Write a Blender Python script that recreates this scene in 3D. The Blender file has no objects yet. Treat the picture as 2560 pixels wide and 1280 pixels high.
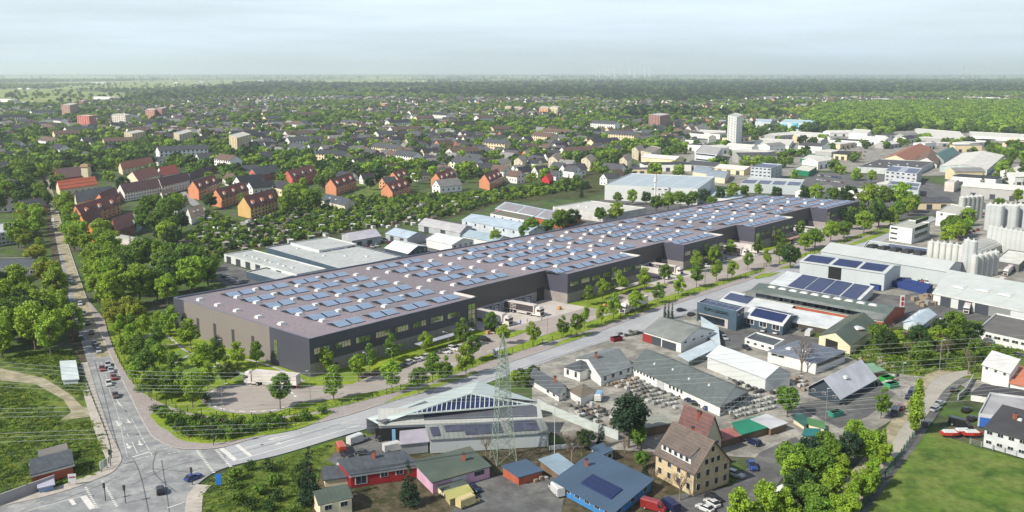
import bpy, math, random
import numpy as np
from mathutils import Vector, Matrix
R = math.radians
rnd = random.Random(7)
sc = bpy.context.scene
COL = sc.collection
# ---------------------------------------------------------------- camera
F = 2350.; H = 85.; TH = math.atan(460 / F); cT, sT = math.cos(TH), math.sin(TH)
cd = bpy.data.cameras.new('camera'); cam = bpy.data.objects.new('camera', cd); COL.objects.link(cam)
cd.sensor_width = 36; cd.lens = F / 2560 * 36; cd.clip_start = 1; cd.clip_end = 250000
cam.location = (0, 0, H); cam.rotation_euler = (math.pi / 2 - TH, 0, 0); sc.camera = cam
# ---------------------------------------------------------------- light
SUN_AZ, SUN_EL = 236, 40; HAZE = 8.0e-5
world = bpy.data.worlds.new("World"); sc.world = world; world.use_nodes = True
nt = world.node_tree; bg = nt.nodes['Background']; bg.inputs[1].default_value = .09
sky = nt.nodes.new('ShaderNodeTexSky'); sky.sky_type = 'NISHITA'; sky.sun_disc = False
sky.sun_elevation = R(SUN_EL); sky.sun_rotation = R(SUN_AZ); sky.air_density = 1.0; sky.dust_density = 1.5; sky.ozone_density = 1.2; sky.altitude = 80
tc = nt.nodes.new('ShaderNodeTexCoord'); mp = nt.nodes.new('ShaderNodeMapping'); mp.inputs['Scale'].default_value = (1, 1, 13)
nz = nt.nodes.new('ShaderNodeTexNoise'); nz.inputs['Scale'].default_value = 2.2; nz.inputs['Detail'].default_value = 7; nz.inputs['Roughness'].default_value = .55
mr = nt.nodes.new('ShaderNodeMapRange'); mr.inputs[1].default_value = .3; mr.inputs[2].default_value = .75; mr.inputs[3].default_value = .42; mr.inputs[4].default_value = 1.
mx = nt.nodes.new('ShaderNodeMix'); mx.data_type = 'RGBA'; mx.inputs[7].default_value = (10.2, 11., 11.6, 1)
L = nt.links.new
L(tc.outputs['Generated'], mp.inputs[0]); L(mp.outputs[0], nz.inputs['Vector']); L(nz.outputs['Fac'], mr.inputs[0])
sx_ = nt.nodes.new('ShaderNodeSeparateXYZ'); L(tc.outputs['Generated'], sx_.inputs[0]); zr = nt.nodes.new('ShaderNodeMapRange'); zr.inputs[1].default_value = .12; zr.inputs[2].default_value = .45; zr.inputs[3].default_value = 1.; zr.inputs[4].default_value = .25
ml_ = nt.nodes.new('ShaderNodeMath'); ml_.operation = 'MULTIPLY'; L(sx_.outputs[2], zr.inputs[0]); L(zr.outputs[0], ml_.inputs[0]); L(mr.outputs[0], ml_.inputs[1]); L(ml_.outputs[0], mx.inputs[0])
hr_ = nt.nodes.new('ShaderNodeMapRange'); hr_.inputs[1].default_value = -.02; hr_.inputs[2].default_value = .11; L(sx_.outputs[2], hr_.inputs[0]); hm_ = nt.nodes.new('ShaderNodeMix'); hm_.data_type = 'RGBA'; hm_.inputs[6].default_value = (7.2, 9.2, 11.2, 1); hm_.inputs[7].default_value = (9.5, 10.7, 11.9, 1); L(hr_.outputs[0], hm_.inputs[0]); L(hm_.outputs[2], mx.inputs[7]); L(sky.outputs[0], mx.inputs[6]); L(mx.outputs[2], bg.inputs[0])
sd = bpy.data.lights.new('sun', 'SUN'); sd.energy = 5.0; sd.angle = R(.55); sd.color = (1, .935, .82)
so = bpy.data.objects.new('sun', sd); COL.objects.link(so)
az = R(SUN_AZ - 180); el = R(SUN_EL)
so.rotation_euler = Vector((math.sin(az) * math.cos(el), math.cos(az) * math.cos(el), -math.sin(el))).to_track_quat('-Z', 'Y').to_euler()
sc.view_settings.view_transform = 'Standard'; sc.view_settings.look = 'None'; sc.view_settings.exposure = .33; sc.view_settings.gamma = 1
sc.view_settings.use_curve_mapping = False
sc.cycles.max_bounces = 4; sc.cycles.volume_bounces = 2; sc.cycles.transparent_max_bounces = 6

# ---------------------------------------------------------------- picture to place
def ray(px, py):
    a = px - 1280; b = 640 - py
    return Vector((a, F * cT + b * sT, -F * sT + b * cT))
def W(p, z=0.):
    d = ray(*p); t = (z - H) / d.z
    return Vector((d.x * t, d.y * t, z))
def HT(p, hp):
    g = W((p[0], p[1] + hp)); d = ray(*p)
    return H + g.y / d.y * d.z
def PX(w):
    x, y, z = w[0], w[1], w[2] - H
    dep = y * cT - z * sT; up = y * sT + z * cT
    return 1280 + F * x / dep, 640 - F * up / dep
def toward(p, q):
    a, b = W(p), W(q); return math.atan2(b.y - a.y, b.x - a.x)
def inpoly(p, poly):
    x, y = p; c = False; n = len(poly)
    for i in range(n):
        x1, y1 = poly[i]; x2, y2 = poly[i - 1]
        if (y1 > y) != (y2 > y) and x < (x2 - x1) * (y - y1) / (y2 - y1) + x1: c = not c
    return c

# ---------------------------------------------------------------- materials
def srgb(*c):
    return tuple(((v / 255) / 12.92 if v <= 10 else ((v / 255 + .055) / 1.055) ** 2.4) for v in c)
MATS = {}
def M(name, col, rough=.8, var=.12, scale=.25, metal=0, seam=None, rows=None, rand=0, col2=None, thr=.5, coat=0, spec=.4, fine=0, trans=0, raw=False):
    if name in MATS: return MATS[name]
    mxc = max(col)
    if mxc > .38 and not metal and not raw: col = tuple(v * (.38 + (mxc - .38) * .5) / mxc for v in col)
    m = bpy.data.materials.new(name); m.use_nodes = True; nt = m.node_tree; N = nt.nodes.new; L = nt.links.new
    b = nt.nodes['Principled BSDF']; b.inputs['Roughness'].default_value = rough; b.inputs['Metallic'].default_value = metal
    b.inputs['Specular IOR Level'].default_value = spec
    if coat: b.inputs['Coat Weight'].default_value = coat
    m.diffuse_color = (*col, 1)
    tc = N('ShaderNodeTexCoord')
    def noise(s, det=4, src=None):
        n = N('ShaderNodeTexNoise'); n.inputs['Scale'].default_value = s; n.inputs['Detail'].default_value = det
        L(src or tc.outputs['Object'], n.inputs['Vector']); return n.outputs['Fac']
    def rng(x, a, b_, c, d):
        n = N('ShaderNodeMapRange'); L(x, n.inputs[0])
        for i, v in enumerate((a, b_, c, d)): n.inputs[i + 1].default_value = v
        return n.outputs[0]
    def mix(f, a, b_, typ='MIX'):
        n = N('ShaderNodeMix'); n.data_type = 'RGBA'; n.blend_type = typ
        for i, v in ((0, f), (6, a), (7, b_)):
            if isinstance(v, (int, float)): n.inputs[i].default_value = v
            elif isinstance(v, tuple): n.inputs[i].default_value = (*v[:3], 1)
            else: L(v, n.inputs[i])
        return n.outputs[2]
    c = mix(rng(noise(scale), .35, .65, 0, 1), tuple(v * (1 - var) for v in col), tuple(min(1, v * (1 + var)) for v in col))
    if col2:
        c = mix(rng(noise(scale * .45, 6), thr - .07, thr + .07, 0, 1), c, col2)
    if fine:
        c = mix(1., c, mix(rng(noise(fine, 3), .3, .7, 0, 1), (.86, .86, .86), (1.12, 1.12, 1.12)), 'MULTIPLY')
    if seam or rows:
        sp = N('ShaderNodeSeparateXYZ'); L(tc.outputs['UV'], sp.inputs[0])
        for ax, pr in ((0, seam), (1, rows)):
            if not pr: continue
            per, wid, dark = pr
            a = N('ShaderNodeMath'); a.operation = 'DIVIDE'; L(sp.outputs[ax], a.inputs[0]); a.inputs[1].default_value = per
            g = N('ShaderNodeMath'); g.operation = 'FRACT'; L(a.outputs[0], g.inputs[0])
            h = N('ShaderNodeMath'); h.operation = 'LESS_THAN'; L(g.outputs[0], h.inputs[0]); h.inputs[1].default_value = wid
            c = mix(h.outputs[0], c, mix(1., c, (dark,) * 3, 'MULTIPLY'))
    if rand:
        oi = N('ShaderNodeObjectInfo'); hs = N('ShaderNodeHueSaturation')
        L(rng(oi.outputs['Random'], 0, 1, 1 - rand, 1 + rand), hs.inputs['Value'])
        mm = N('ShaderNodeMath'); mm.operation = 'MULTIPLY'; L(oi.outputs['Random'], mm.inputs[0]); mm.inputs[1].default_value = 7.31
        fr = N('ShaderNodeMath'); fr.operation = 'FRACT'; L(mm.outputs[0], fr.inputs[0])
        L(rng(fr.outputs[0], 0, 1, .491, .509), hs.inputs['Hue']); L(c, hs.inputs['Color']); c = hs.outputs[0]
    L(c, b.inputs['Base Color'])
    if trans:
        t = N('ShaderNodeBsdfTranslucent'); L(c, t.inputs[0]); ms = N('ShaderNodeMixShader'); ms.inputs[0].default_value = trans
        L(b.outputs[0], ms.inputs[1]); L(t.outputs[0], ms.inputs[2]); L(ms.outputs[0], nt.nodes['Material Output'].inputs[0])
    MATS[name] = m; return m
def C(*rgb, **k):
    """plain paint / render of a sunlit sRGB-like colour, cached by value"""
    n = 'paint_%d_%d_%d' % rgb + ''.join('_' + str(v) for v in k.values())
    return M(n, srgb(*rgb), **k)
GLASS = M('window_glass', srgb(38, 46, 56), rough=.12, var=.5, scale=.5, spec=.6)
WFRAME = M('white_frame', srgb(205, 205, 200), var=.03)
WHITE = M('white_render', srgb(205, 206, 202), var=.05, scale=.15, raw=True)
CREAM = M('cream_render', srgb(204, 192, 164), var=.05, scale=.15, raw=True)
WMETAL = M('white_sheet_roof', srgb(196, 202, 204), rough=.5, var=.06, scale=.06, seam=(1.0, .12, .88))
GREYROOF = M('grey_membrane_roof', srgb(168, 172, 170), rough=.7, var=.07, scale=.08, fine=.5)
ETERNIT = M('corrugated_fibre_roof', srgb(120, 124, 122), rough=.85, var=.16, scale=.2, seam=(1.1, .35, .82), col2=srgb(98, 104, 98), thr=.56)
DARKROOF = M('dark_felt_roof', srgb(72, 78, 84), rough=.85, var=.12, scale=.2, seam=(1.2, .12, .8), fine=.8)
DGREEN = M('mossy_green_roof', srgb(74, 86, 78), rough=.85, var=.15, scale=.2, seam=(1.0, .15, .82), col2=srgb(88, 92, 78), thr=.58)
TILEBROWN = M('brown_tiles', srgb(96, 86, 80), rough=.85, var=.14, scale=.4, rows=(.7, .3, .8), fine=1.5)
TILERED = M('dark_red_tiles', srgb(96, 56, 50), rough=.85, var=.14, scale=.4, rows=(.9, .3, .8), fine=1.5)
BLUEROOF = M('blue_grey_roof', srgb(66, 86, 106), rough=.6, var=.08, scale=.12, seam=(1.4, .1, .86))
SOLAR = M('solar_glass', srgb(26, 36, 74), rough=.3, var=.12, scale=.3, seam=(1.05, .06, 2.2), rows=(1.7, .05, 2.2), spec=.3)
PV = M('pv_blue', srgb(120, 138, 160), rough=.45, var=.05, scale=.4, seam=(1.0, .12, 1.25), rows=(1.35, .1, 1.25), spec=.5)
PVBACK_SHADE = M('pv_back_and_end_shade', srgb(40, 46, 58), rough=.6)
DMETAL = M('dark_metal', srgb(52, 55, 60), rough=.5, var=.05)
GALV = M('galvanised_steel', srgb(150, 158, 152), rough=.5, var=.1)
RUBBER = M('rubber', srgb(28, 28, 30), rough=.8, var=.05)
CONC = M('exposed_concrete', srgb(158, 152, 148), rough=.9, var=.1, scale=.12, fine=.8)
LEAF = [M('leaf_fresh', srgb(126, 154, 46), rough=.6, var=.28, scale=.35, rand=.16, trans=.24, spec=.25),
        M('leaf_mid', srgb(94, 124, 42), rough=.6, var=.3, scale=.25, rand=.2, trans=.2, spec=.25),
        M('leaf_dark', srgb(54, 80, 36), rough=.65, var=.3, scale=.25, rand=.2, trans=.15, spec=.2),
        M('leaf_yellow', srgb(136, 144, 46), rough=.6, var=.25, scale=.25, rand=.12, trans=.25, spec=.25),
        M('leaf_bluish', srgb(40, 62, 42), rough=.65, var=.25, scale=.2, rand=.15, trans=.1, spec=.2)]
BARK = M('bark', srgb(96, 84, 72), rough=.9, var=.2, scale=1)

# ---------------------------------------------------------------- mesh builder
def V3(p): return Vector((p[0], p[1], p[2] if len(p) > 2 else 0))
class MB:
    def __init__(s): s.v = []; s.f = []; s.m = []
    def face(s, pts, m=0):
        i = len(s.v); s.v += [tuple(p) for p in pts]; s.f.append(tuple(range(i, i + len(pts)))); s.m.append(m); return s
    def box(s, c, sz, rz=0, m=0, taper=1.):
        cx, cy, cz = c; x, y, z = sz[0] / 2, sz[1] / 2, sz[2] / 2; ca, sa = math.cos(rz), math.sin(rz)
        P = []
        for dz in (-1, 1):
            t = taper if dz > 0 else 1
            for dx, dy in ((-1, -1), (1, -1), (1, 1), (-1, 1)):
                a, b = dx * x * t, dy * y * t; P.append((cx + a * ca - b * sa, cy + a * sa + b * ca, cz + dz * z))
        for q in ((0, 1, 5, 4), (1, 2, 6, 5), (2, 3, 7, 6), (3, 0, 4, 7), (4, 5, 6, 7), (3, 2, 1, 0)): s.face([P[k] for k in q], m)
        return s
    def sides(s, poly, z0, z1, m=0):
        n = len(poly)
        for i in range(n):
            a, b = poly[i], poly[(i + 1) % n]
            s.face([(a[0], a[1], z0), (b[0], b[1], z0), (b[0], b[1], z1), (a[0], a[1], z1)], m)
        return s
    def cap(s, poly, z, m=0): s.face([(p[0], p[1], z) for p in poly], m); return s
    def prism(s, poly, z0, z1, m=0, mt=None): s.sides(poly, z0, z1, m); s.cap(poly, z1, m if mt is None else mt); return s
    def slab(s, pts, th, m=0):
        """thick sheet under pts"""
        lo = [Vector(p) - Vector((0, 0, th)) for p in pts]; n = len(pts)
        s.face(pts, m); s.face(lo[::-1], m)
        for i in range(n): s.face([lo[i], lo[(i + 1) % n], pts[(i + 1) % n], pts[i]], m)
        return s
    def tube(s, p, q, r, r2=None, n=6, m=0, caps=False):
        p = Vector(p); q = Vector(q); r2 = r if r2 is None else r2; d = (q - p)
        if d.length < 1e-6: return s
        d.normalize(); u = d.orthogonal().normalized(); w = d.cross(u)
        ring = lambda c, rr: [c + (u * math.cos(2 * math.pi * k / n) + w * math.sin(2 * math.pi * k / n)) * rr for k in range(n)]
        a, b = ring(p, r), ring(q, r2); i = len(s.v); s.v += [tuple(x) for x in a + b]
        for k in range(n): s.f.append((i + k, i + (k + 1) % n, i + n + (k + 1) % n, i + n + k)); s.m.append(m)
        if caps: s.f.append(tuple(range(i + n, i + 2 * n))); s.m.append(m); s.f.append(tuple(range(i + n - 1, i - 1, -1))); s.m.append(m)
        return s
    def loft(s, rings, m=0, caps=True):
        i = len(s.v); n = len(rings[0])
        for r in rings: s.v += [tuple(p) for p in r]
        for j in range(len(rings) - 1):
            for k in range(n):
                a = i + j * n; s.f.append((a + k, a + (k + 1) % n, a + n + (k + 1) % n, a + n + k)); s.m.append(m)
        if caps:
            s.f.append(tuple(range(i, i + n))); s.m.append(m); e = i + (len(rings) - 1) * n; s.f.append(tuple(range(e, e + n))); s.m.append(m)
        return s
    def mesh(s, name, mats, o=(0, 0, 0)):
        v = np.array(s.v, dtype=float).reshape(-1, 3) - np.array(tuple(o)[:3])
        me = bpy.data.meshes.new(name); me.from_pydata(v.tolist(), [], s.f)
        for m in (mats if isinstance(mats, (list, tuple)) else [mats]): me.materials.append(m)
        me.polygons.foreach_set('material_index', s.m)
        uv = me.uv_layers.new(name='UVMap'); out = np.zeros((len(me.loops), 2)); li = 0
        for f in s.f:
            P = v[list(f)]; e = P[1] - P[0]; l = np.linalg.norm(e)
            if l < 1e-9: li += len(f); continue
            e = e / l; w = P[-1] - P[0]; w = w - e * w.dot(e); lw = np.linalg.norm(w)
            if lw > 1e-9: w = w / lw
            d = P - P[0]; out[li:li + len(f), 0] = d @ e; out[li:li + len(f), 1] = d @ w; li += len(f)
        uv.data.foreach_set('uv', out.ravel()); return me
    def build(s, name, mats, parent=None, o=None, smooth=False):
        if o is None: o = parent.matrix_basis.translation if parent is not None else (0, 0, 0)
        me = s.mesh(name, mats, o)
        if smooth: me.polygons.foreach_set('use_smooth', [True] * len(me.polygons))
        ob = bpy.data.objects.new(name, me); COL.objects.link(ob)
        if parent is not None: ob.parent = parent
        else: ob.location = tuple(o)[:3]
        return ob
def tag(o, label=None, cat=None, group=None, kind=None):
    if label: o['label'] = label
    if cat: o['category'] = cat
    if group: o['group'] = group
    if kind: o['kind'] = kind
    return o
AUTO = {}
def thing(name, label, cat, loc=(0, 0, 0), group=None, rz=0, auto=False):
    o = bpy.data.objects.new(name, None); COL.objects.link(o); o.location = loc; o.rotation_euler = (0, 0, rz); o.empty_display_size = .5
    tag(o, label, cat, group)
    if auto: AUTO.setdefault(label, []).append(o)
    return o
def clone(root, loc, rz=0, scale=1, label=None, group=None, mats=None, auto=False, cat=None):
    r = root.copy(); COL.objects.link(r); r.location = loc; r.rotation_euler = (0, 0, rz)
    r.scale = (scale,) * 3 if isinstance(scale, (int, float)) else scale
    tag(r, label, cat, group)
    def rec(a, b):
        for ch in KIDS.get(a.name, ()):
            c = ch.copy(); COL.objects.link(c); c.parent = b
            if mats:
                for i, sl in enumerate(c.material_slots):
                    nm = sl.material.name if sl.material else ''
                    if nm in mats: sl.link = 'OBJECT'; sl.material = mats[nm]
            rec(ch, c)
    rec(root, r)
    if auto: AUTO.setdefault(label, []).append(r)
    return r
KIDS = {}
def proto(root):
    """remember a finished thing's children so copies need no search"""
    def rec(o):
        KIDS[o.name] = [c for c in bpy.data.objects if c.parent == o]
        for c in KIDS[o.name]: rec(c)
    rec(root); return root
PROTOS = []
def unproto():
    for root in PROTOS:
        def rec(o):
            for c in KIDS.get(o.name, ()): rec(c)
            bpy.data.objects.remove(o)
        rec(root)
def part(name, me, parent, loc, rz=0, scale=(1, 1, 1), mat=None):
    o = bpy.data.objects.new(name, me); COL.objects.link(o); o.parent = parent
    o.location = Vector(loc) - Vector(parent.matrix_basis.translation); o.rotation_euler = (0, 0, rz); o.scale = scale
    if mat is not None: o.material_slots[0].link = 'OBJECT'; o.material_slots[0].material = mat
    return o
# shared unit parts: x = width, y = outwards, z = height, all centred
w_ = MB()
w_.box((0, 0, 0), (1, .10, 1), m=0)
for a, b in ((-.22, .40), (.22, .40)): w_.box((a, .035, 0), (b, .09, .84), m=1)
WIN = w_.mesh('window', [WFRAME, GLASS])
WINP = MB().box((0, 0, 0), (1, .12, 1)).mesh('window_plain', [GLASS])
DOOR = MB().box((0, 0, 0), (1, .14, 1)).mesh('door', [M('roller_door', srgb(60, 66, 74), rough=.5, rows=(.1, .2, .8))])
SKYL = MB().box((0, 0, .2), (1, 1, .4), taper=.8).box((0, 0, .46), (.72, .72, .12), m=1).mesh('skylight', [C(215, 213, 208), C(225, 228, 232, rough=.3)])
CHIM = MB().box((0, 0, .7), (.7, .7, 1.6)).box((0, 0, 1.55), (.85, .85, .12), m=1).mesh('chimney', [M('chimney_brick', srgb(150, 84, 66), rows=(.12, .2, .8)), DMETAL])
PVM = MB().box((0, 0, 0), (1, 1, .06)).mesh('solar_panel', [SOLAR])

def sheet(name, poly, z, mat, kind='structure', th=None, label=None):
    P = [W(p) for p in poly]
    b = MB()
    if th: b.prism(P, z - th, z)
    else: b.cap(P, z)
    return tag(b.build(name, mat), label=label, kind=kind)

def smooth_line(pts, n=6):
    P = [Vector(p) for p in pts]; out = []
    for i in range(len(P) - 1):
        p0 = P[max(0, i - 1)]; p1 = P[i]; p2 = P[i + 1]; p3 = P[min(len(P) - 1, i + 2)]
        for k in range(n):
            t = k / n
            out.append(.5 * ((2 * p1) + (-p0 + p2) * t + (2 * p0 - 5 * p1 + 4 * p2 - p3) * t * t + (-p0 + 3 * p1 - 3 * p2 + p3) * t ** 3))
    return out + [P[-1]]
def strip(b, pts, w, z, dash=None, m=0):
    """ribbon of width w along world points"""
    acc = 0; on = True
    for i in range(len(pts) - 1):
        a, c = Vector(pts[i][:2]), Vector(pts[i + 1][:2]); d = c - a; l = d.length
        if l < 1e-6: continue
        d /= l; nrm = Vector((-d.y, d.x)) * w / 2
        segs = [(0, l)] if not dash else []
        if dash:
            t = 0
            while t < l:
                per = sum(dash); ph = (acc + t) % per; rem = (dash[0] - ph) if ph < dash[0] else (per - ph)
                e = min(l, t + rem)
                if ph < dash[0]: segs.append((t, e))
                t = e + 1e-6
        for s0, s1 in segs:
            p, q = a + d * s0, a + d * s1
            b.face([(*(p - nrm), z), (*(q - nrm), z), (*(q + nrm), z), (*(p + nrm), z)], m)
        acc += l
# ---------------------------------------------------------------- buildings
FOOT = []          # footprints in world metres, so that scattered things keep clear
def bld(label, cat, A, B, Cc, hp=None, h=None, roof='flat', rise=2., wall=WHITE, rc=GREYROOF, ridge='ab', win=(), doors=(), sky=(), sol=(), chim=(), par=.45,
        group=None, name='building', over=.35, trim=None, rect=False, at=1, pvm=None, dorm=0, frame=True):
    pt = (A, B, Cc)
    if h is None: h = HT(pt[at], hp)
    a, b, c = W(A, h), W(B, h), W(Cc, h)
    for q in (a, b, c): q.z = 0
    if rect:
        e = (b - a).normalized(); n_ = Vector((-e.y, e.x, 0)); k = (c - b).dot(n_); c = b + n_ * k
    d = a + c - b
    ctr = (a + c) / 2; P = [a, b, c, d]; FOOT.append([(q.x, q.y) for q in P])
    t = thing(name, label, cat, ctr, group)
    up = Vector((0, 0, 1)); side = {'ab': (a, b), 'bc': (b, c), 'cd': (c, d), 'da': (d, a)}
    wb = MB()
    if ridge == 'bc': P = [b, c, d, a]
    p, q, r, s = P           # eaves p-q and r-s; gables q-r and s-p
    if roof == 'flat':
        wb.sides(P, 0, h + par)
        IN = [x + (ctr - x).normalized() * .5 for x in P]
        for i in range(4):
            j = (i + 1) % 4
            wb.face([P[i] + up * (h + par), P[j] + up * (h + par), IN[j] + up * (h + par), IN[i] + up * (h + par)], 1)
            wb.face([IN[i] + up * h, IN[j] + up * h, IN[j] + up * (h + par), IN[i] + up * (h + par)], 0)
        wb.build('wall', [wall, trim or C(190, 192, 190)], t)
        MB().cap(IN, h + .02).build('roof', rc, t)
        Q = lambda sl, u, v: a + (b - a) * u + (c - b) * v + up * h
        nrm = {0: up, 1: up}
    else:
        wb.sides(P, 0, h)
        if roof == 'gable':
            e1 = (q + r) / 2 + up * (h + rise); e0 = (p + s) / 2 + up * (h + rise)
            wb.face([q + up * h, r + up * h, e1]); wb.face([s + up * h, p + up * h, e0])
            wb.build('wall', wall, t)
            al = (q - p).normalized() * over
            rb = MB()
            for x, y, k0, k1 in ((p, q, e0, e1), (r, s, e1, e0)):
                f0 = x + up * h; f1 = y + up * h; dn0 = (f0 - k0).normalized() * over; dn1 = (f1 - k1).normalized() * over
                sg = -1 if x is p else 1
                rb.slab([f0 + dn0 + sg * al + up * .12, f1 + dn1 - sg * al + up * .12, k1 - sg * al + up * .12, k0 + sg * al + up * .12], .16)
            rf = rb.build('roof', rc, t)
            def Q(sl, u, v):
                if sl == 0: lo = p + (q - p) * u; hi = (e0 + (e1 - e0) * u)
                else: lo = s + (r - s) * u; hi = (e0 + (e1 - e0) * u)
                lo = lo + up * h; return lo + (hi - lo) * v + up * .12
        elif roof == 'hip':
            w2 = (q - r).length / 2; L_ = (q - p).length; kh = min(.48, w2 / L_)
            m0 = (p + s) / 2; m1 = (q + r) / 2; e0 = m0 + (m1 - m0) * kh + up * (h + rise); e1 = m1 + (m0 - m1) * kh + up * (h + rise)
            wb.build('wall', wall, t)
            rb = MB(); O = [x + (x - ctr).normalized() * over + up * h for x in P]
            rb.face([O[0], O[1], e1, e0]); rb.face([O[1], O[2], e1]); rb.face([O[2], O[3], e0, e1]); rb.face([O[3], O[0], e0]); rb.face(O[::-1])
            rf = rb.build('roof', rc, t)
            def Q(sl, u, v):
                x, y = (p, q) if sl == 0 else (s, r)
                lo = x + (y - x) * u + up * h; uu = kh + (1 - 2 * kh) * u; m = m0 + (m1 - m0) * uu + up * (h + rise); return lo + (m - lo) * v + up * .1
        elif roof == 'mono':      # rises from p-q towards r-s
            wb.face([q + up * h, r + up * h, r + up * (h + rise)]); wb.face([s + up * h, p + up * h, s + up * (h + rise)])
            wb.face([r + up * h, s + up * h, s + up * (h + rise), r + up * (h + rise)]); wb.build('wall', wall, t)
            al = (q - p).normalized() * over; ou = (q - r).normalized() * over
            rf = MB().slab([p - al + ou + up * (h + .15), q + al + ou + up * (h + .15), r + al - ou + up * (h + rise + .15), s - al - ou + up * (h + rise + .15)], .2).build('roof', rc, t)
            Q = lambda sl, u, v: p + (q - p) * u + (r - q) * v + up * (h + rise * v + .16)
        elif roof == 'barrel':
            n = 8; rb = MB(); al = (q - p).normalized() * over
            arc = [(k / n, rise * (1 - (2 * k / n - 1) ** 2)) for k in range(n + 1)]
            for k in range(n):
                (u0, z0), (u1, z1) = arc[k], arc[k + 1]
                A0 = p + (s - p) * u0 + up * (h + z0 + .1); A1 = q + (r - q) * u0 + up * (h + z0 + .1); B0 = p + (s - p) * u1 + up * (h + z1 + .1); B1 = q + (r - q) * u1 + up * (h + z1 + .1)
                rb.slab([A0 - al, A1 + al, B1 + al, B0 - al], .12)
            for x, y in ((p, s), (q, r)): wb.face([x + (y - x) * u + up * (h + z) for u, z in arc])
            wb.build('wall', wall, t); rf = rb.build('roof', rc, t)
            Q = lambda sl, u, v: p + (q - p) * u + (s - p) * (v / 2 if sl == 0 else 1 - v / 2) + up * (h + rise * (1 - (v - 1) ** 2) + .12)
        if trim:
            tb = MB()
            for x, y in ((p, q), (r, s)): tb.slab([x + up * (h + .02), y + up * (h + .02), y + (y - ctr).normalized() * .5 + up * (h + .02), x + (x - ctr).normalized() * .5 + up * (h + .02)], .5)
            tb.build('roof_trim', trim, t)
    def onwall(sd, u, z, out=.03):
        x, y = side[sd]; e = y - x; n_ = Vector((e.y, -e.x, 0)).normalized()
        if n_.dot((x + y) / 2 - ctr) < 0: n_ = -n_
        return x + e * u + n_ * out + up * z, math.atan2(n_.y, n_.x) - math.pi / 2
    for w in win:          # (side, columns, rows, width, height, z of the lowest row's middle, row step)
        sd, n, rows, ww, wh, z0, dz = w[:7]; u0, u1 = w[7:9] if len(w) > 7 else (0, 1)
        topz = z0 + (rows - 1) * dz + wh / 2
        if not (len(w) > 7 and z0 > h) and topz > h - .15: k_ = (h - .2) / topz; z0, dz, wh = z0 * k_, dz * k_, wh * k_
        for j in range(rows):
            for i in range(n):
                l, rz = onwall(sd, u0 + (u1 - u0) * (i + .5) / n, z0 + j * dz); part('window', WIN if frame else WINP, t, l, rz, (ww, 1, wh))
    for dd in doors:       # (side, u, width, height[, material])
        dh = min(dd[3], h - .25); l, rz = onwall(dd[0], dd[1], dh / 2 + .02, .05); part('door', DOOR, t, l, rz, (dd[2], 1, dh), dd[4] if len(dd) > 4 else None)
    for k in sky:          # (slope, u, v, size)
        l = Q(*k[:3]); e = side['ab'][1] - side['ab'][0]; part('skylight', SKYL, t, l - up * .1, math.atan2(e.y, e.x), (k[3], k[3] * (k[4] if len(k) > 4 else 1), 1))
    for k in sol:          # (slope, u0, u1, v0, v1)
        s0, u0, u1, v0, v1 = k
        pts = [Q(s0, u0, v0), Q(s0, u1, v0), Q(s0, u1, v1), Q(s0, u0, v1)]
        n_ = (pts[1] - pts[0]).cross(pts[3] - pts[0]).normalized(); n_ = n_ if n_.z > 0 else -n_
        MB().slab([x + n_ * .2 for x in pts], .08).build('solar_panel', pvm or SOLAR, t)
    for k in chim: part('chimney', CHIM, t, Q(*k) - up * .3, 0, (1, 1, 1.2))
    if dorm:
        for sl in (0, 1):
            for i in range(dorm):
                g = Q(sl, (i + .5) / dorm, .22); e = (q - p).normalized(); back = (Q(sl, .5, 1) - Q(sl, .5, 0)); back.z = 0; back.normalize()
                mb = MB(); w0 = 1.5; hh = 1.5; dep = 2.6
                f = [g - e * w0 - up * .3, g + e * w0 - up * .3]
                mb.face([f[0], f[1], f[1] + up * hh, f[0] + up * hh]); 
                for x in f: mb.face([x, x + up * hh, x + back * dep + up * (hh + .7)])
                mb.face([f[0] - e * .2 - back * .3 + up * hh, f[1] + e * .2 - back * .3 + up * hh, f[1] + e * .2 + back * dep + up * (hh + .9), f[0] - e * .2 + back * dep + up * (hh + .9)], 1)
                mb.build('dormer', [WHITE, dormat or rc], t)
    t['_h'] = h
    return t, Q, onwall, h
dormat = None
def textmesh(o):
    dg = bpy.context.evaluated_depsgraph_get(); me = bpy.data.meshes.new_from_object(o.evaluated_get(dg)); bpy.data.objects.remove(o); n = bpy.data.objects.new('lettering', me); COL.objects.link(n); return n
def lettering(parent, txt, loc, rz, size, mat, ext=.04, tilt=math.pi / 2):
    cu = bpy.data.curves.new('lettering', 'FONT'); cu.body = txt; cu.size = size; cu.extrude = ext; cu.align_x = 'CENTER'; cu.align_y = 'CENTER'; cu.materials.append(mat)
    o = bpy.data.objects.new('lettering', cu); COL.objects.link(o); o = textmesh(o); o.parent = parent
    o.location = Vector(loc) - Vector(parent.matrix_basis.translation); o.rotation_euler = (tilt, 0, rz); return o

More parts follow.
